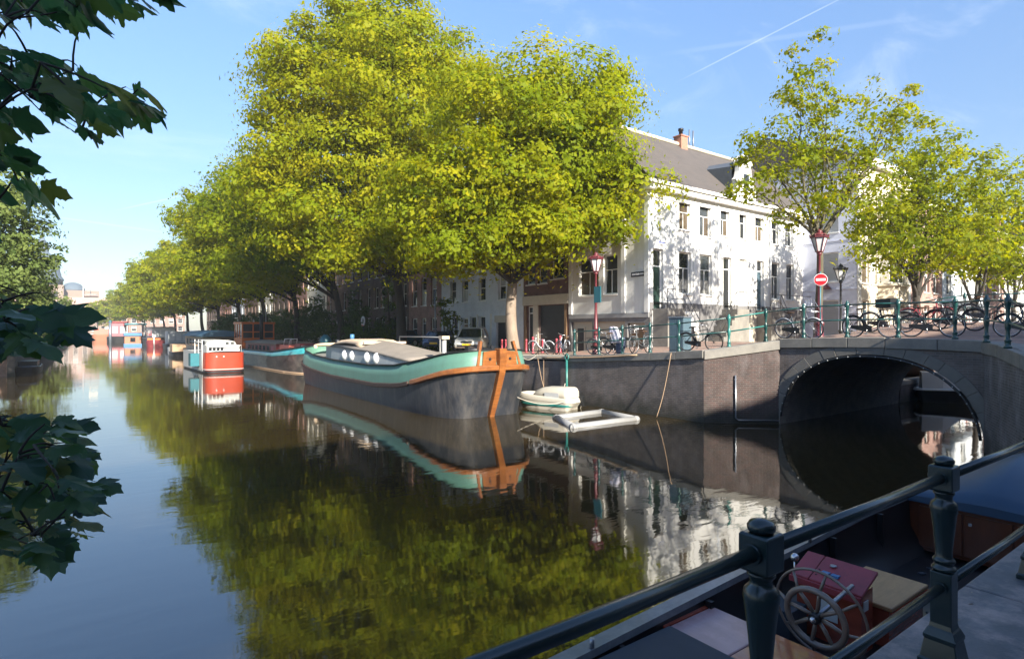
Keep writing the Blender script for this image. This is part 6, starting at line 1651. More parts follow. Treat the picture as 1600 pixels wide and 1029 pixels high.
# ---- cars
def car(label, x, y, rotz, paint, kind='suv', z=None):
    z = G(x, y) if z is None else z
    t = thing('parked_car', label, 'car', (x, y, z), rotz, 'cars parked along the quay')
    # local: front towards -y, length 4.3
    H = 1.62 if kind == 'suv' else 1.42
    rings = []
    side = [(-2.12, .42, .62, .70), (-2.05, .34, .80, .80), (-1.6, .30, .93, .86), (-.95, .28, 1.00, .88), (0, .28, 1.02, .89), (1.2, .28, 1.03, .89), (1.9, .32, 1.02, .87), (2.12, .42, .95, .80)]
    for yy, zb, zt, w in side:
        rings.append([(-w * .92, yy, zb), (-w, yy, zb + .12), (-w, yy, zt - .22), (-w * .93, yy, zt - .04), (-w * .8, yy, zt), (w * .8, yy, zt), (w * .93, yy, zt - .04), (w, yy, zt - .22), (w, yy, zb + .12), (w * .92, yy, zb)])
    bevel(MB().loft(rings, True, True, smooth=True).build('body', paint, t), .03, 2)
    top = H
    g = [(-.98, .99, .78, .99), (-.28, top - .10, .66, .80), (.25, top - .01, .64, .78), (1.35, top - .02, .63, .77), (2.02 if kind == 'suv' else 1.75, 1.02, .74, .84)]
    gr = []
    for yy, zt, w, w2 in g: gr.append([(-.80, yy, .98), (-w, yy, zt), (w, yy, zt), (.80, yy, .98)])
    MB().loft(gr, True, True).build('cabin_glass', 'car_glass', t)
    rf_ = [[(-w * .98, yy, zt + .012), (-w * .8, yy, zt + .035), (w * .8, yy, zt + .035), (w * .98, yy, zt + .012)] for yy, zt, w, w2 in g[1:4]]
    m_ = MB().loft(rf_, False, False, smooth=True)
    for s in (-1, 1):
        m_.beam((s * .79, -.98, 1.0), (s * .665, -.27, top - .08), .07, .06)
        m_.beam((s * .665, -.27, top - .08), (s * .635, 1.36, top - .005), .06, .05)
        m_.beam((s * .80, .30, 1.0), (s * .655, .30, top - .03), .05, .08)
        m_.beam((s * .79, g[4][0] - .1, 1.02), (s * .63, 1.36, top - .02), .08, .12)
        if kind == 'suv': m_.tube([(s * .58, -.1, top + .07), (s * .58, 1.4, top + .07)], .018, 5)
    m_.build('roof', paint, t)
    MB().box(-.62, -2.135, .40, .62, -2.09, .53).build('grille', 'iron_black', t)
    MB().box(-.36, -2.155, .66, .36, -2.12, .76).build('grille', 'iron_black', t)
    for s in (-1, 1):
        MB().add([(s * .42, -2.10, .62), (s * .76, -2.0, .64), (s * .80, -1.78, .84), (s * .44, -2.06, .80), (s * .42, -2.06, .62), (s * .70, -1.94, .64), (s * .72, -1.7, .84), (s * .44, -2.0, .80)], [(0, 1, 2, 3), (4, 7, 6, 5), (0, 4, 5, 1), (1, 5, 6, 2), (2, 6, 7, 3), (3, 7, 4, 0)]).build('headlight', 'headlight', t)
        MB().box(s * .98 - .09, -.72, .98, s * .98 + .06, -.60, 1.12).build('mirror', paint, t)
    pl_ = MB().box(-.27, -2.17, .50, .27, -2.156, .61).build('number_plate', 'plate_yellow', t)
    for yy in (-1.32, 1.32):
        for s in (-1, 1):
            w = MB().tube([(s * .72, yy, .32), (s * .89, yy, .32)], .32, 20).build('wheel', 'tile_rubber', t)
            MB().tube([(s * .875, yy, .32), (s * .905, yy, .32)], .20, 14).build('rim', 'wheel_alloy', w)
    return t
car('silver beige estate car with yellow plate, nearest on the quay', 20.7, 32.9, rad(-42), 'car_silver')
car('dark blue hatchback with yellow plate left of the silver car', 20.6, 37.2, rad(-40), 'car_blue', 'hatch')
car('petrol blue car seen over the barge cabin roof', 21.4, 46.2, rad(-80), 'car_petrol', 'hatch')
# sign poles behind the blue car
sp_ = thing('sign_pole', 'pair of thin grey poles left of the blue car, by the climbing plant', 'pole', (21.9, 40.2, 1.9))
MB().tube([(0, 0, 0), (0, 0, 4.6)], .06, 8).tube([(.1, -1.1, 0), (.1, -1.1, 4.0)], .04, 8).tube([(0, .3, 3.4), (.1, -1.4, 3.4)], .03, 6).build('pole', 'steel_grey', sp_)
MAPLE = [
(0,-0.15,2.82,3.90,0.163),(0,-0.11,2.80,4.42,0.163),(2,-0.01,2.13,2.89,0.105),(0,0.23,2.27,4.56,0.175),(0,-0.13,2.64,4.29,0.145),(2,-0.14,2.28,2.99,0.166),(1,-0.04,2.56,3.47,0.139),(2,-0.11,2.31,2.70,0.121),(2,-0.02,2.33,2.96,0.153),(0,-0.32,3.48,4.63,0.115),(0,-0.27,2.85,4.02,0.152),(2,0.06,3.15,2.68,0.113),(2,-0.16,3.00,3.05,0.131),(1,-0.27,2.67,3.45,0.171),(2,-0.15,2.61,3.08,0.157),(0,0.20,2.91,4.81,0.165),(0,-0.27,2.49,3.94,0.109),(2,-0.14,2.35,2.87,0.118),(0,-0.08,2.79,4.62,0.167),(1,-0.39,3.38,3.48,0.139),(2,-0.07,2.84,2.95,0.134),(0,-0.33,2.96,3.92,0.121),(0,-0.24,2.62,4.48,0.169),(0,0.15,2.30,4.48,0.115),(2,0.02,3.41,2.81,0.123),(2,-0.41,3.39,2.84,0.123),(0,-0.23,3.44,4.53,0.168),(0,0.02,2.96,4.27,0.141),(2,-0.00,2.44,2.84,0.130),(1,-0.21,2.52,3.36,0.185),(2,-0.26,3.33,2.46,0.136),(2,-0.11,3.30,2.74,0.173),(0,-0.26,2.66,4.08,0.173),(2,-0.22,3.62,2.31,0.126),(0,0.10,2.17,4.13,0.141),(2,-0.18,2.45,2.93,0.126),(1,-0.20,2.81,3.34,0.168),(2,-0.28,3.42,2.41,0.124),(2,-0.38,3.16,2.59,0.165),(2,-0.07,2.46,2.66,0.139),(1,-0.34,2.99,3.41,0.152),(2,-0.28,3.02,2.74,0.161),(2,-0.22,3.20,2.98,0.130),(0,-0.22,2.81,4.57,0.115),(2,-0.40,3.23,2.68,0.163),(2,-0.19,3.43,2.67,0.133),(0,0.14,2.14,4.09,0.125),(0,-0.33,2.87,4.54,0.106),(2,-0.38,2.98,2.60,0.155),(1,-0.30,2.92,3.40,0.163),(2,-0.29,3.38,2.64,0.165),(1,-0.08,3.34,3.48,0.149),(0,-0.47,3.72,4.60,0.128),(2,-0.05,2.68,2.99,0.142),(2,-0.07,3.47,2.38,0.137),(0,0.01,2.82,4.17,0.105),(1,-0.24,2.71,3.37,0.127),(2,-0.36,3.29,3.04,0.140),(2,-0.29,3.47,2.73,0.162),(2,-0.10,3.48,2.39,0.155),(2,0.02,2.70,2.77,0.135),(2,-0.10,3.01,2.46,0.160),(0,0.06,3.28,4.96,0.155),(2,-0.40,3.16,2.75,0.110),(2,-0.21,2.49,2.77,0.125),(2,-0.06,3.16,2.63,0.155),(2,0.01,2.26,2.90,0.113),(0,-0.09,2.18,3.78,0.163),(2,-0.01,3.15,2.76,0.144),(2,-0.09,2.38,2.98,0.123),(0,-0.24,2.42,3.73,0.094),(0,-0.15,2.86,4.40,0.149),(2,-0.35,3.61,2.70,0.111),(2,-0.33,2.74,2.67,0.131),(1,-0.26,3.34,3.52,0.136),(0,-0.18,2.99,4.42,0.105),(2,-0.08,3.14,2.85,0.127),(0,-0.32,2.98,4.45,0.144),(2,-0.23,2.59,3.06,0.104),(2,-0.25,3.15,3.00,0.105),(2,-0.03,2.32,3.08,0.143),(1,-0.39,3.11,3.46,0.164),(0,-0.17,3.39,4.84,0.137),(2,-0.19,2.94,2.67,0.110),(0,-0.04,2.76,4.25,0.122),(2,-0.25,3.06,2.87,0.132),(0,0.03,2.79,4.15,0.109),(2,-0.12,2.92,2.50,0.174),(0,-0.33,2.82,3.95,0.133),(0,-0.24,2.62,3.73,0.100),(2,-0.22,2.96,2.67,0.138),(0,0.03,2.40,4.50,0.170),(0,-0.29,3.38,4.33,0.158),(2,-0.10,3.32,2.85,0.146),(2,-0.47,3.70,2.73,0.158),(0,-0.09,2.82,3.93,0.125),(0,-0.32,2.51,4.18,0.123),(1,-0.26,3.17,3.32,0.181),(2,-0.00,3.37,2.77,0.163),(0,-0.28,3.01,4.60,0.131),(0,-0.34,2.90,3.77,0.132),(2,-0.31,3.36,3.01,0.109),(0,0.11,2.54,4.17,0.143),(0,-0.21,2.62,4.28,0.111),(0,-0.48,3.74,4.93,0.113),(0,-0.16,2.61,4.35,0.130),(0,-0.13,2.97,4.33,0.129),(0,-0.14,3.00,4.71,0.168),(2,-0.16,2.90,2.92,0.171),(0,-0.24,2.89,4.45,0.141),(0,-0.21,2.49,4.04,0.147),(2,-0.28,2.45,3.12,0.114),(2,-0.35,3.26,2.68,0.126),(0,-0.25,3.53,4.39,0.146),(0,-0.34,2.79,4.39,0.158),(0,0.21,2.29,4.53,0.168),(0,-0.34,2.65,4.11,0.122),(0,-0.25,3.41,4.64,0.172),(0,0.00,2.56,4.58,0.141),(2,-0.36,2.86,2.72,0.145),(1,-0.13,3.22,3.34,0.158),(0,-0.23,3.34,4.83,0.146),(0,-0.08,2.43,4.17,0.115),(2,-0.27,3.51,2.56,0.152),(1,-0.27,3.35,3.45,0.149),(0,-0.33,3.44,4.58,0.118),(0,-0.33,2.63,3.98,0.156),(2,-0.29,2.74,2.84,0.167),(2,-0.28,2.83,2.71,0.144),(0,-0.40,3.41,4.79,0.137),(0,-0.09,3.37,4.52,0.174),(2,-0.25,2.68,3.04,0.173),(0,-0.17,2.91,4.03,0.139),(0,-0.23,2.50,3.85,0.148),(2,-0.21,2.34,2.98,0.102),(0,0.23,2.65,4.30,0.161),(2,-0.25,3.36,2.71,0.153),(0,-0.29,2.82,4.24,0.116),(1,-0.35,3.00,3.30,0.131),(2,-0.01,2.83,3.02,0.161),(2,-0.24,2.55,2.73,0.153),(0,-0.38,3.54,4.61,0.110),(0,-0.24,3.58,4.62,0.109),(0,-0.07,2.79,4.59,0.106),(2,-0.05,2.27,3.03,0.129),(1,-0.03,2.71,3.38,0.182),(2,-0.34,3.08,2.64,0.129),(0,-0.33,2.91,4.35,0.132),(2,-0.37,2.90,2.99,0.142),(1,-0.38,3.20,3.38,0.140),(2,0.00,2.72,2.72,0.129),(0,-0.11,2.81,4.37,0.166),(1,-0.34,3.02,3.51,0.184),(0,-0.10,2.48,4.43,0.120),(0,-0.40,3.32,4.26,0.116),(0,-0.25,3.12,4.11,0.117),(0,-0.25,2.85,4.62,0.123),(0,-0.31,2.54,3.85,0.167),(0,-0.01,3.41,4.58,0.111),(0,-0.08,3.27,4.31,0.141),(0,0.08,3.14,4.81,0.127),(0,-0.40,3.16,3.98,0.125),(2,-0.30,2.69,2.78,0.148),(2,-0.29,2.54,2.97,0.121),(2,0.07,2.76,2.79,0.139),(0,-0.19,2.88,4.06,0.170),(0,-0.06,2.43,4.14,0.119),(0,0.12,2.75,4.27,0.171),(2,-0.11,2.84,2.79,0.159),(2,-0.14,2.96,2.91,0.137),(0,-0.42,3.42,4.71,0.179),(0,-0.26,2.48,3.71,0.151),(0,-0.19,2.82,4.16,0.138),(2,-0.01,3.36,2.45,0.125),(1,-0.15,2.35,3.35,0.141),(0,-0.25,2.98,4.34,0.115),(2,-0.24,2.88,2.71,0.162),(0,-0.33,3.03,4.67,0.143),(0,-0.16,3.24,4.44,0.167),(0,0.03,2.28,4.09,0.109),(0,-0.05,3.28,4.50,0.113),(0,-0.04,2.97,4.64,0.123),(2,-0.25,2.76,2.84,0.154),(1,-0.32,2.88,3.38,0.128),(2,-0.14,3.18,2.95,0.118),(0,0.12,2.61,4.59,0.128),(1,-0.20,2.71,3.41,0.146),(2,0.04,2.60,2.75,0.125),(1,-0.27,3.00,3.35,0.158),(2,-0.01,3.29,2.81,0.102),(0,0.20,2.73,4.26,0.169),(1,-0.02,2.49,3.45,0.183),(0,0.04,2.40,4.43,0.161),(0,-0.03,2.47,4.51,0.109),(2,-0.27,3.63,2.58,0.161),(2,-0.20,2.93,2.77,0.142),(1,-0.15,2.81,3.35,0.123),(1,-0.32,3.07,3.37,0.118),(0,-0.37,3.41,4.42,0.161),(0,-0.38,3.03,4.31,0.161),(2,-0.22,2.44,2.74,0.161),(2,-0.31,2.45,2.69,0.141),(0,-0.26,2.52,3.89,0.119),(1,-0.11,2.49,3.44,0.169),(0,0.00,2.61,4.19,0.171),(2,-0.02,2.12,2.95,0.124),(2,-0.09,2.43,2.68,0.115),(1,-0.07,2.72,3.37,0.125),(1,-0.11,3.36,3.40,0.149),(0,0.09,3.31,4.52,0.130),(2,-0.42,3.27,2.89,0.145),(2,-0.10,3.25,2.50,0.163),(2,-0.10,2.60,2.69,0.119),(0,0.17,2.13,4.09,0.146),(0,-0.33,3.67,4.52,0.144),(0,-0.08,3.46,4.64,0.172),(2,-0.22,3.44,2.40,0.119),(0,0.08,3.01,4.28,0.115),(0,-0.44,3.61,4.45,0.174),(0,-0.40,3.59,4.52,0.134),(2,-0.45,3.74,2.59,0.116),(2,-0.07,2.40,2.90,0.124),(0,-0.14,2.44,4.07,0.134),(0,0.08,2.41,4.54,0.117),(2,-0.25,3.50,2.46,0.132),(2,-0.16,2.64,3.00,0.152),(0,-0.28,2.64,4.09,0.152),(2,-0.23,2.90,2.99,0.141),(1,-0.16,2.74,3.46,0.113),(0,0.18,2.89,4.31,0.167),(0,-0.29,2.85,4.50,0.117),(2,-0.28,2.65,2.98,0.105),(2,-0.05,2.82,2.90,0.170),(0,-0.18,3.27,4.85,0.153),(1,-0.24,2.65,3.46,0.166),(2,0.01,2.36,2.76,0.122),(2,-0.29,3.13,2.94,0.171),(0,0.02,2.37,4.22,0.133),(2,-0.39,3.22,2.61,0.129),(0,-0.34,3.37,4.52,0.116),(2,-0.26,2.43,2.93,0.167),(2,-0.20,2.97,2.69,0.112),(2,-0.07,2.32,2.96,0.111),(1,-0.31,2.85,3.47,0.158),(0,-0.19,2.99,4.66,0.130),(0,-0.29,3.23,4.44,0.107),(2,-0.36,2.95,3.02,0.168),(0,-0.30,2.50,4.08,0.142),(1,-0.17,2.36,3.45,0.164),(1,-0.32,3.38,3.45,0.172),(2,-0.04,2.47,2.91,0.114),(1,-0.14,3.28,3.41,0.129),(0,0.02,2.99,4.45,0.124),(2,-0.10,2.97,2.98,0.171),(2,-0.03,2.85,2.98,0.174),(1,-0.32,2.66,3.33,0.159),(2,-0.06,2.63,3.04,0.119),(2,-0.33,2.82,2.62,0.170),(2,-0.05,2.63,3.07,0.115),(2,-0.29,2.71,2.67,0.119),(1,-0.10,2.34,3.34,0.151),(2,-0.09,2.65,2.75,0.150),(2,-0.28,2.73,2.69,0.165),(1,-0.22,2.50,3.42,0.153),(0,-0.37,3.02,4.03,0.135),(0,0.07,2.44,4.16,0.128),(2,-0.06,2.74,2.77,0.146),(0,-0.01,2.69,4.56,0.139),(0,-0.18,2.97,4.35,0.119),(2,-0.17,3.37,2.72,0.111),(2,-0.18,2.72,2.78,0.174),(2,-0.36,3.14,2.98,0.149),(0,-0.36,3.72,4.55,0.109),(0,-0.33,3.26,4.44,0.108),(0,-0.20,2.93,4.32,0.133),(1,-0.28,2.57,3.33,0.169),(0,-0.18,2.44,3.93,0.104),(0,0.20,3.02,4.44,0.104),(0,-0.02,2.98,4.36,0.146),(2,-0.11,2.27,2.74,0.130),(0,-0.10,3.04,4.76,0.175),(1,-0.27,2.81,3.31,0.129),(0,-0.13,2.46,4.20,0.137),(0,-0.00,2.91,4.70,0.118),(2,-0.15,2.43,3.06,0.106),(0,-0.35,2.91,3.81,0.139),(2,-0.36,3.16,2.49,0.127),(0,0.05,2.36,4.07,0.116),(2,-0.33,3.25,2.93,0.116),(0,-0.09,2.74,4.21,0.116),(0,-0.05,2.27,4.14,0.167),(0,-0.23,3.02,4.25,0.129),(2,-0.04,3.28,2.86,0.144),(2,-0.09,3.28,2.39,0.139),(0,-0.20,3.01,3.98,0.103),(2,-0.03,3.17,2.56,0.125),(2,-0.33,3.18,2.50,0.136),(2,-0.32,3.13,3.04,0.108),]
# ================================================================ foreground: railing, sloop, maple
RY0 = 1.10
fr_ = thing('quay_railing', 'heavy dark green cast iron railing in the foreground with turned posts', 'railing', (3.6, RY0, 1.70))
px_ = [-1.75, .05, 1.85, 3.52, 5.22, 6.95, 8.8, 10.5]
def big_post(x):
    z = G(x, RY0) - 1.70
    mb = MB()
    mb.sq([(.108, 0), (.108, .03), (.098, .04), (.080, .13), (.085, .14), (.085, .153), (.068, .185), (.061, .194), (.056, .215), (.056, .475)])
    mb.smooth = False
    mb.lathe([(.05, .476), (.064, .482), (.066, .494), (.052, .505), (.046, .512), (.056, .522), (.060, .534), (.045, .546), (.043, .575), (.052, .66), (.066, .765), (.072, .795), (.068, .818), (.052, .832), (.043, .842), (.046, .858), (.058, .872), (.050, .882)], (0, 0, 0), 24)
    mb.sq([(.056, .883), (.064, .889), (.064, 1.005), (.058, 1.013)])
    mb.lathe([(.045, 1.0135), (.054, 1.022), (.056, 1.036), (.045, 1.05), (.02, 1.058), (.002, 1.06)], (0, 0, 0), 24)
    mb.v = [(x * .83, y * .83, z) for x, y, z in mb.v]
    p = mb.build('post', 'green_gloss', fr_); p.location = (x - 3.6, 0, z)
    bevel(p, .006, 2)
    for zz in (.95, .40):
        for s in (-1, 1):
            c = MB().tube([(s * .048, 0, 0), (s * .068, 0, 0)], .034 if zz > .5 else .030, 18).build('collar', 'green_gloss', p); c.location = (0, 0, zz)
        if zz > .5:
            MB().lathe([(.016, -.010), (.018, 0.0), (.014, .008), (.003, .012)], (0, 0, 0), 8).build('bolt', 'green_gloss', p).location = (0, .056, zz)
            bpy.data.objects[-1] if False else None
for x in px_: big_post(x)
for a, b in zip(px_, px_[1:]):
    za, zb = G(a, RY0) - 1.7, G(b, RY0) - 1.7
    for zz, r in ((.95, .0245), (.40, .0215)):
        mb = MB()
        mb.tube([(a + .05 - 3.6, 0, za + zz), ((a + b) / 2 - 3.6, 0, (za + zb) / 2 + zz - .004), (b - .05 - 3.6, 0, zb + zz)], r, 20)
        mb.build('rail', 'green_gloss', fr_)
# bits of dead leaf and chewing gum on the slabs
lt = MB(); rl = random.Random(9)
for i in range(46):
    x, y = rl.uniform(3.2, 8.5), rl.uniform(-.3, 1.3); a = rl.uniform(0, 6.28); s = rl.uniform(.010, .035); z = G(x, y) + .003
    lt.add([(x + s * math.cos(a), y + s * math.sin(a), z), (x - s * .4 * math.sin(a), y + s * .4 * math.cos(a), z + s * .3), (x - s * math.cos(a), y - s * math.sin(a), z), (x + s * .35 * math.sin(a), y - s * .35 * math.cos(a), z)], [(0, 1, 2, 3)])
tag(lt.build('leaf_litter', mk('dead_leaf', (.30, .25, .20), .9, .3, 12).name), kind='stuff')

# ---------------- open sloop below the railing
mk('sloop_black', (.010, .010, .011), .35, .2, 3, coat=.3)
mk('gunwale_grey', (.12, .13, .14), .35, .2, 3, stain=((.24, .24, .24), 5, .5), coat=.2)
mk('teak_pink', (.38, .24, .24), .38, .16, 3, .08, 30, coat=.2, stretch=(3, .6, 3), stain=((.26, .15, .14), 3, .5))
mk('varnish_red', (.27, .055, .03), .25, .22, 2.5, coat=.5, stretch=(.5, .5, 3))
mk('varnish_orange', (.33, .10, .04), .22, .25, 2.5, coat=.6, stretch=(2, .5, 2))
mk('ply_tan', (.33, .18, .08), .4, .2, 4, .1, 30, stretch=(.6, 4, 3), stain=((.20, .10, .05), 3, .6))
mk('box_red', (.26, .035, .045), .42, .16, 4, .08, 60, stain=((.14, .03, .035), 5, .5))
mk('bulkhead_wood', (.095, .026, .010), .3, .25, 2.5, coat=.4, stretch=(3, 3, .5))
mk('tarp_blue', (.010, .040, .085), .4, .12, 2, .10, 6)
mk('cushion_slate', (.030, .036, .046), .75, .15, 3, .15, 30)
mk('wheel_wood', (.16, .12, .095), .35, .25, 5, coat=.4)
sl = thing('sloop', 'open dark sloop with wooden steering wheel moored below the foreground railing', 'sloop', (7.0, 2.66, 0))
SX = 7.0
# plan: stern at x=.4, bow at x=14; half width b(x), sheer z
PL = [(.6, .70), (1.2, .95), (3, 1.16), (6, 1.22), (9, 1.18), (11, 1.02), (12.5, .70), (13.5, .30), (13.9, .04)]
def hb(x): return interp(PL, x)
def sh_(x): return interp([(.6, .52), (3.3, .55), (7, .66), (10.6, .86), (13.9, 1.15)], x)
xs = [.6 + 13.3 * i / 40 for i in range(41)]
def side(sd, f):
    return [[(x - SX, sd * f_(x)[0], f_(x)[1]) for x in xs] for f_ in f]
outer = [lambda x: (hb(x) * .80, -.35), lambda x: (hb(x) * .93, 0), lambda x: (hb(x) * 1.0, .4), lambda x: (hb(x) * 1.0, sh_(x))]
inner = [lambda x: (max(.0, hb(x) - .10), sh_(x) - .01), lambda x: (max(0, hb(x) - .13), .4), lambda x: (max(0, hb(x) * .80 - .12), .02), lambda x: (0, .0)]
mb = MB(); mbi = MB()
for sd in (1, -1):
    mb.loft(side(sd, outer), False, smooth=True); mbi.loft(side(sd, inner), False, smooth=True)
mb.add([(.6 - SX, s * hb(.6) * k, z) for s, k, z in ((-1, .8, -.35), (1, .8, -.35), (1, 1, .72), (-1, 1, .72))], [(0, 1, 2, 3)])
mb.build('hull', 'sloop_black', sl, fix=False); mbi.build('inner_hull', 'sloop_black', sl, fix=False)
for sd in (1, -1):
    rings = [[(x - SX, sd * (hb(x) + .045), sh_(x) - .03), (x - SX, sd * (hb(x) + .05), sh_(x) + .015), (x - SX, sd * (hb(x) + .03), sh_(x) + .035), (x - SX, sd * max(0, hb(x) - .12), sh_(x) + .035), (x - SX, sd * max(0, hb(x) - .13), sh_(x) - .03)] for x in xs]
    MB().loft(rings, True, True).build('gunwale', 'gunwale_grey', sl)
    for i in range(2, 38, 4):
        x = xs[i]
        if x < 9.6: MB().prism([(x - SX - .025, .06), (x - SX + .025, .06), (x - SX + .025, sh_(x) - .04), (x - SX - .025, sh_(x) - .04)], 'y', sd * (hb(x) - .20), sd * (hb(x) - .125)).build('frame_rib', 'sloop_black', sl)
for x in (3.6, 7.4): MB().tube([(x - SX, 1.08, sh_(x) + .03), (x - SX, 1.08, sh_(x) + .12)], .022, 8).build('cleat', 'steel_grey', sl)
MB().box(.9 - SX, -.75, .02, 9.9 - SX, .75, .06).build('floor', 'sloop_black', sl)
# stern bench with slate cushion, pink and orange varnished tops
MB().box(1.0 - SX, -1.0, .40, 4.55 - SX, 1.05, .47).build('aft_deck', 'varnish_red', sl)
bevel(MB().box(.9 - SX, -.95, .475, 4.56 - SX, 1.0, .545).build('cushion', 'cushion_slate', sl), .02, 2)
bevel(MB().box(4.58 - SX, .40, .44, 5.30 - SX, 1.04, .50).build('bench_top', 'teak_pink', sl), .008, 1)
bevel(MB().box(4.58 - SX, -1.02, .44, 5.32 - SX, .392, .495).build('bench_top', 'varnish_orange', sl), .008, 1)
MB().box(4.55 - SX, 1.045, .43, 5.30 - SX, 1.10, .505).build('bench_edge', 'varnish_red', sl)
MB().box(5.24 - SX, -1.0, .06, 5.28 - SX, 1.03, .435).build('bench_front', 'varnish_red', sl)
# engine box with a red lid sloping towards the wheel
eb_ = MB().prism([(.05, .06), (.72, .06), (.72, .70), (.05, .70)], 'x', 6.40 - SX, 6.66 - SX).build('engine_box', 'varnish_red', sl)
def lidz(x): return .665 + (x - 6.34) * .155 / .38
for y0, y1 in ((.02, .558), (.566, .76)):
    P = [(6.34 - SX, y0, lidz(6.34)), (6.72 - SX, y0, lidz(6.72)), (6.72 - SX, y1, lidz(6.72)), (6.34 - SX, y1, lidz(6.34))]
    bevel(MB().add(P + [(x, y, z + .035) for x, y, z in P], [(0, 3, 2, 1), (4, 5, 6, 7), (0, 1, 5, 4), (1, 2, 6, 5), (2, 3, 7, 6), (3, 0, 4, 7)]).build('lid', 'box_red', eb_), .006, 1)
MB().beam((6.32 - SX, .02, lidz(6.34) - .015), (6.32 - SX, .76, lidz(6.34) - .015), .03, .06).build('lid_edge', 'box_red', eb_)
def onlid(x, y, dz=.036): return (x - SX, y, lidz(x) + dz)
MB().lathe([(.035, 0), (.035, .012), (.01, .016)], onlid(6.60, .42), 14).build('cap', 'steel_grey', eb_)
mb = MB()
for x, y in ((6.47, .44), (6.47, .34)):
    p = onlid(x, y); mb.box(p[0] - .03, p[1] - .04, p[2] - .005, p[0] + .03, p[1] + .04, p[2] + .018)
mb.build('control_panel', 'sky_blue', eb_)
mb = MB()
for k in range(3): mb.lathe([(.010, 0), (.010, .006)], onlid(6.42 + k * .04, .52), 8)
mb.build('switch', 'iron_black', eb_)
MB().box(6.44 - SX, .040, .50, 6.54 - SX, .048, .60).build('paper_label', 'boat_white', eb_)
MB().box(6.39 - SX, .28, .30, 6.397 - SX, .46, .50).build('gauge_plate', 'boat_white', eb_)
MB().box(5.95 - SX, .56, .05, 6.3 - SX, .95, .42).build('locker', 'cushion_slate', sl)
MB().sphere((6.58 - SX, .84, .78), .05, 8, 6).tube([(6.58 - SX, .84, .5), (6.58 - SX, .84, .78)], .014, 6).build('throttle_lever', 'chrome', sl)
# tan hatch forward
bevel(MB().box(6.74 - SX, -.10, .46, 7.72 - SX, .56, .505).build('hatch_cover', 'ply_tan', sl), .008, 1)
MB().box(6.74 - SX, -.105, .40, 7.72 - SX, -.085, .455).box(6.78 - SX, -.06, .06, 7.68 - SX, .52, .455).build('hatch_side', 'varnish_red', sl)
# steering wheel: two rims, eight spokes, facing aft (-x)
wc = Vector((5.62 - SX, .12, .66)); tilt = Matrix.Rotation(rad(-8), 3, 'Y')
def wp(r, a, d=0): return wc + tilt @ Vector((d, r * math.cos(a), r * math.sin(a)))
sw = MB().tube([wp(.275, 2 * math.pi * i / 32, -.02) for i in range(32)], .030, 8, closed=True).build('steering_wheel', 'wheel_wood', sl)
MB().tube([wp(.43, 2 * math.pi * i / 40, .07) for i in range(40)], .014, 8, closed=True).build('outer_rim', 'wheel_wood', sw)
for i in range(8):
    a = 2 * math.pi * i / 8 + .2
    MB().tube([wp(.03, a), wp(.14, a), wp(.275, a, -.02)], [.016, .021, .016], 7).build('spoke', 'wheel_wood', sw)
    MB().tube([wp(.275, a, -.02), wp(.35, a, .03), wp(.43, a, .07)], [.013, .016, .011], 7).build('spoke', 'wheel_wood', sw)
MB().tube([wc + tilt @ Vector((-.06, 0, 0)), wc + tilt @ Vector((.02, 0, 0))], [.050, .060], 14).build('hub', 'iron_black', sw)
MB().sphere(tuple(wc + tilt @ Vector((-.065, 0, 0))), .032, 10, 6).build('hub_cap', 'chrome', sw)
MB().tube([wc + tilt @ Vector((.02, 0, 0)), wc + tilt @ Vector((.75, 0, 0))], .022, 8).build('shaft', 'steel_grey', sw)
# forward bulkhead with cupboard doors and blue tarpaulin over the foredeck
bx_ = 10.2
MB().prism([(-.86, .08), (.86, .08), (1.02, .60), (1.02, .84), (-1.02, .84), (-1.02, .60)], 'x', bx_ - SX, bx_ + .06 - SX).build('bulkhead', 'bulkhead_wood', sl)
for y0, y1 in ((-.84, -.30), (-.27, .27), (.30, .84)):
    bevel(MB().box(bx_ - .03 - SX, y0, .14, bx_ - .002 - SX, y1, .74).build('cupboard_door', 'bulkhead_wood', sl), .006, 1)
for y in (-.32, .2): MB().box(bx_ - .045 - SX, y - .02, .60, bx_ - .031 - SX, y + .02, .64).build('latch', 'chrome', sl)
tp = []
for x, p in ((10.1, .06), (10.35, .20), (10.7, .33), (11.1, .42), (11.6, .46), (12.2, .40), (13.0, .2), (13.6, .05)):
    w = hb(x) + .09; z = sh_(x) + .045
    tp.append([(x - SX, -w, z - .07), (x - SX, -w, z)] + [(x - SX, w * k, z + p * (1 - abs(k)) ** .9) for k in (-.75, -.5, -.25, -.06, .06, .25, .5, .75)] + [(x - SX, w, z), (x - SX, w, z - .07)])
MB().loft(tp, True, True, smooth=True).build('tarpaulin', 'tarp_blue', sl)
# odds and ends on the floor
mb = MB()
for i in range(14): mb.obox((rl.uniform(7.6, 9.6) - SX, rl.uniform(-.8, .5), .075), (rl.uniform(.03, .10), rl.uniform(.02, .06), .02), Matrix.Rotation(rl.uniform(0, 3), 3, 'Z'))
mb.build('litter', 'cushion_slate', sl)

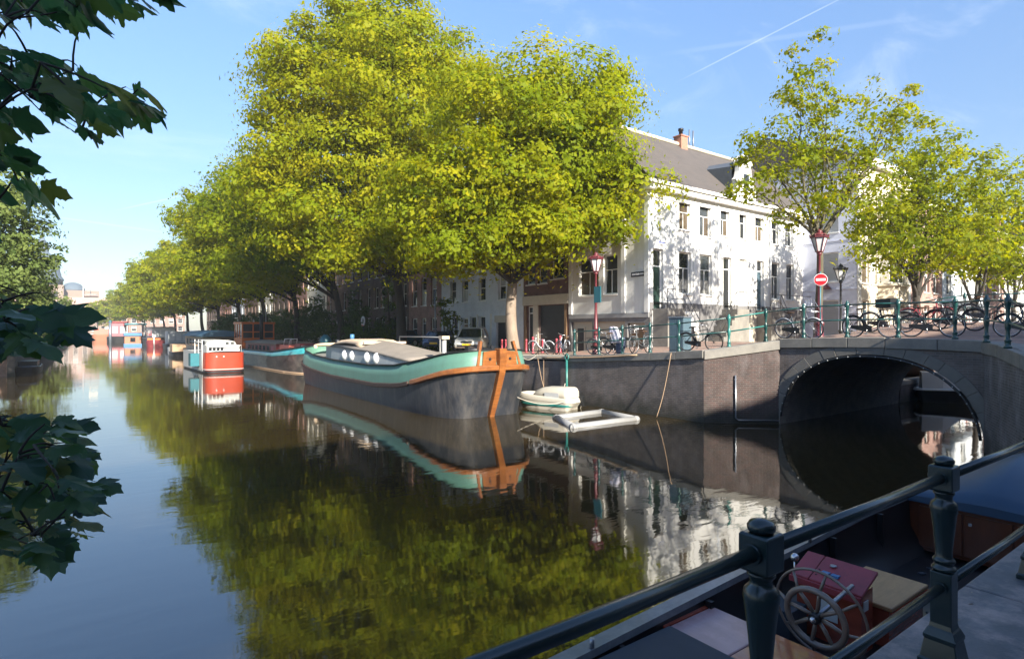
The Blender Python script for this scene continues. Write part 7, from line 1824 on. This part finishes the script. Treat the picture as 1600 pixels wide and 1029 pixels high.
# ---------------- maple branches hanging in at the left
nt_m = mk('maple_leaf', (.014, .042, .018), .36, .35, 9, .25, 40, stain=((.030, .042, .010), 4, .6))
def mkmaple():
    """each leaf gets its own green from a per-object random value; veins as fine relief"""
    m = nt_m; nt = m.node_tree; b = nt.nodes['Principled BSDF']
    oi = nt.nodes.new('ShaderNodeObjectInfo')
    c = _ramp(nt, oi.outputs['Random'], [(0, (.014, .048, .022)), (.55, (.026, .078, .024)), (.85, (.045, .10, .02)), (1, (.10, .11, .018))])
    nt.links.new(c, b.inputs['Base Color'])
    t = nt.nodes.new('ShaderNodeBsdfTranslucent')
    hs = nt.nodes.new('ShaderNodeHueSaturation'); hs.inputs['Value'].default_value = 3.2; hs.inputs['Hue'].default_value = .485
    nt.links.new(c, hs.inputs['Color']); nt.links.new(hs.outputs[0], t.inputs['Color'])
    mx = nt.nodes.new('ShaderNodeMixShader'); mx.inputs['Fac'].default_value = .38
    nt.links.new(b.outputs[0], mx.inputs[1]); nt.links.new(t.outputs[0], mx.inputs[2]); nt.links.new(mx.outputs[0], nt.nodes['Material Output'].inputs['Surface'])
mkmaple()
def maple_mesh(seed):
    """five lobed toothed leaf, base at the origin, tip along +y, length about 1"""
    r = random.Random(seed)
    half = [(.0, 0.0), (.10, -.04), (.22, -.02), (.34, .03), (.30, .12), (.42, .16), (.36, .24), (.50, .36), (.56, .46), (.44, .47), (.34, .45), (.26, .47), (.30, .60), (.24, .66), (.22, .78), (.12, .84), (.06, .92), (.0, 1.02)]
    half = [(x * r.uniform(.9, 1.1), y + r.uniform(-.02, .02)) for x, y in half]; half[0] = (0, 0); half[-1] = (0, 1.02)
    cup, droop, tw = r.uniform(-.45, .55), r.uniform(.10, .55), r.uniform(-.45, .45)
    def zf(x, y): return -cup * x * x * 1.2 + (.10 - .32 * abs(x)) * .25 - droop * y * y * .8 + tw * x * y * .7 + .03 * math.sin(9 * x + 6 * y + seed)
    mid = [(0, y) for y in (0, .16, .34, .5, .68, .86, 1.02)]
    V = []; F = []
    for sd in (1, -1):
        o = len(V)
        for x, y in half: V.append((sd * x, y, zf(sd * x, y)))
        n = len(half)
        # rays from points on the mid rib
        mids = []
        for x, y in mid: mids.append(len(V)); V.append((0, y * .98, zf(0, y) - .015))
        def nearest(y): return mids[min(range(len(mid)), key=lambda i: abs(mid[i][1] - y * .85))]
        for i in range(n - 1):
            a, b = o + i, o + i + 1; m0, m1 = nearest(half[i][1]), nearest(half[i + 1][1])
            f = (a, b, m0) if sd == 1 else (b, a, m0); F.append(f)
            if m0 != m1: F.append((b, m1, m0) if sd == 1 else (m1, b, m0))
    mb = MB(); mb.add(V, F, True)
    mb.tube([(0, 0.02, zf(0, 0)), (r.uniform(-.08, .08), -.22, .04), (0, -.42, .12)], .011, 4)
    return mb.mesh('leaf', 'maple_leaf', fix=False)
MM = [maple_mesh(100 + i) for i in range(9)]
mtree = thing('maple_tree', 'maple branches with big dark lobed leaves hanging in at the left edge', 'tree', (-3.4, .3, 1.7))
mo = Vector((-3.4, .3, 1.7)); rm_ = random.Random(42)
MB().tube([(0, 0, -.1), (.05, .05, 1.2), (0, .1, 3.2), (.1, .2, 6.0)], [.22, .17, .14, .08], 12).build('trunk', 'bark_dark', mtree)
hubs = {0: [Vector((-.55, 2.45, 4.35)), Vector((-.25, 2.5, 4.0)), Vector((-.35, 2.1, 4.75))], 1: [Vector((-.45, 2.5, 3.47))], 2: [Vector((-.5, 2.4, 2.95)), Vector((-.4, 2.3, 2.6)), Vector((-.55, 2.2, 2.35))]}
bm_ = MB()
starts = {0: 3.0, 1: 2.0, 2: 1.5}
hubpts = {}
for k, hs_ in hubs.items():
    hubpts[k] = []
    for h in hs_:
        a = Vector((0, .05, starts[k])); b = h - mo
        pts = [a.lerp(b, i / 6) + Vector((rm_.uniform(-.04, .04), rm_.uniform(-.04, .04), .18 * math.sin(math.pi * i / 6))) for i in range(7)]
        pts[0], pts[-1] = a, b
        bm_.tube(pts, [.030 - .0035 * i for i in range(7)], 6)
        hubpts[k] += pts[3:]
Rv = Vector((.808, -.589, 0))
placed = []
twm = MB()
MAPLE.sort(key=lambda e: e[1] * .808 - e[2] * .589)
nodes = {k: list(v) for k, v in hubpts.items()}
for k, x, y, z, s in MAPLE:
    p = Vector((x, y, z)) - mo
    # leaf tip heads outwards from its twig and droops; leaf base sits behind it
    node = min(nodes[k], key=lambda q: (q - p).length + 2.5 * max(0, q.dot(Rv) - p.dot(Rv) + .04))
    out = (p - node); out.z *= .5
    if out.length < 1e-3: out = Rv.copy()
    out = out.normalized() * .6 + Rv * .55 + Vector((rm_.uniform(-.5, .5), rm_.uniform(-.5, .5), rm_.uniform(-.55, .05)))
    out.normalize()
    toward = Vector((-.589, -.808, 0))
    up = Vector((0, 0, 1)) + toward * ({0: .7, 1: .3, 2: .15}[k] + rm_.uniform(-.55, .55)) * (1 if k else -1) + Vector((rm_.uniform(-.45, .45), rm_.uniform(-.45, .45), 0))
    xax = out.cross(up).normalized(); zax = xax.cross(out).normalized()
    m4 = Matrix((xax, out, zax)).transposed().to_4x4()
    L = s * (.84, .84, .80)[k]
    base = p - out * L * .5
    m4.translation = base
    o = link('leaf', rm_.choice(MM), mtree)
    o.matrix_local = m4 @ Matrix.Diagonal((L, L, L, 1))
    end = base - out * L * .42 + zax * L * .12
    d = (end - node).length
    if d > .03:
        bow = Vector((rm_.uniform(-.2, .2), rm_.uniform(-.2, .2), rm_.uniform(.05, .3))) * d * .4
        q5 = [node.lerp(end, u) + bow * math.sin(math.pi * u) for u in (0, .25, .5, .75, 1)]
        twm.tube(q5, [.0048, .0042, .0036, .003, .0024], 5, False)
    if rm_.random() < .6: nodes[k].append(end)
bm_.build('branch', 'bark_dark', mtree)
tag(twm.build('twigs', 'bark_dark', mtree), kind='stuff')
# ================================================================ summer haze over the far end of the canal
hz = MB().box(-1000, -100, -2.2, 1000, 1350, 60).build('haze', [])
hm = bpy.data.materials.new('haze_air'); hm.use_nodes = True
hn = hm.node_tree; hn.nodes.clear()
ho = hn.nodes.new('ShaderNodeOutputMaterial'); hv = hn.nodes.new('ShaderNodeVolumePrincipled')
hv.inputs['Color'].default_value = (.90, .95, 1.0, 1); hv.inputs['Density'].default_value = .00045; hv.inputs['Anisotropy'].default_value = .1
hn.links.new(hv.outputs[0], ho.inputs['Volume'])
hz.data.materials.append(hm)
tag(hz, 'thin pale haze hanging in the air', 'haze', kind='stuff')
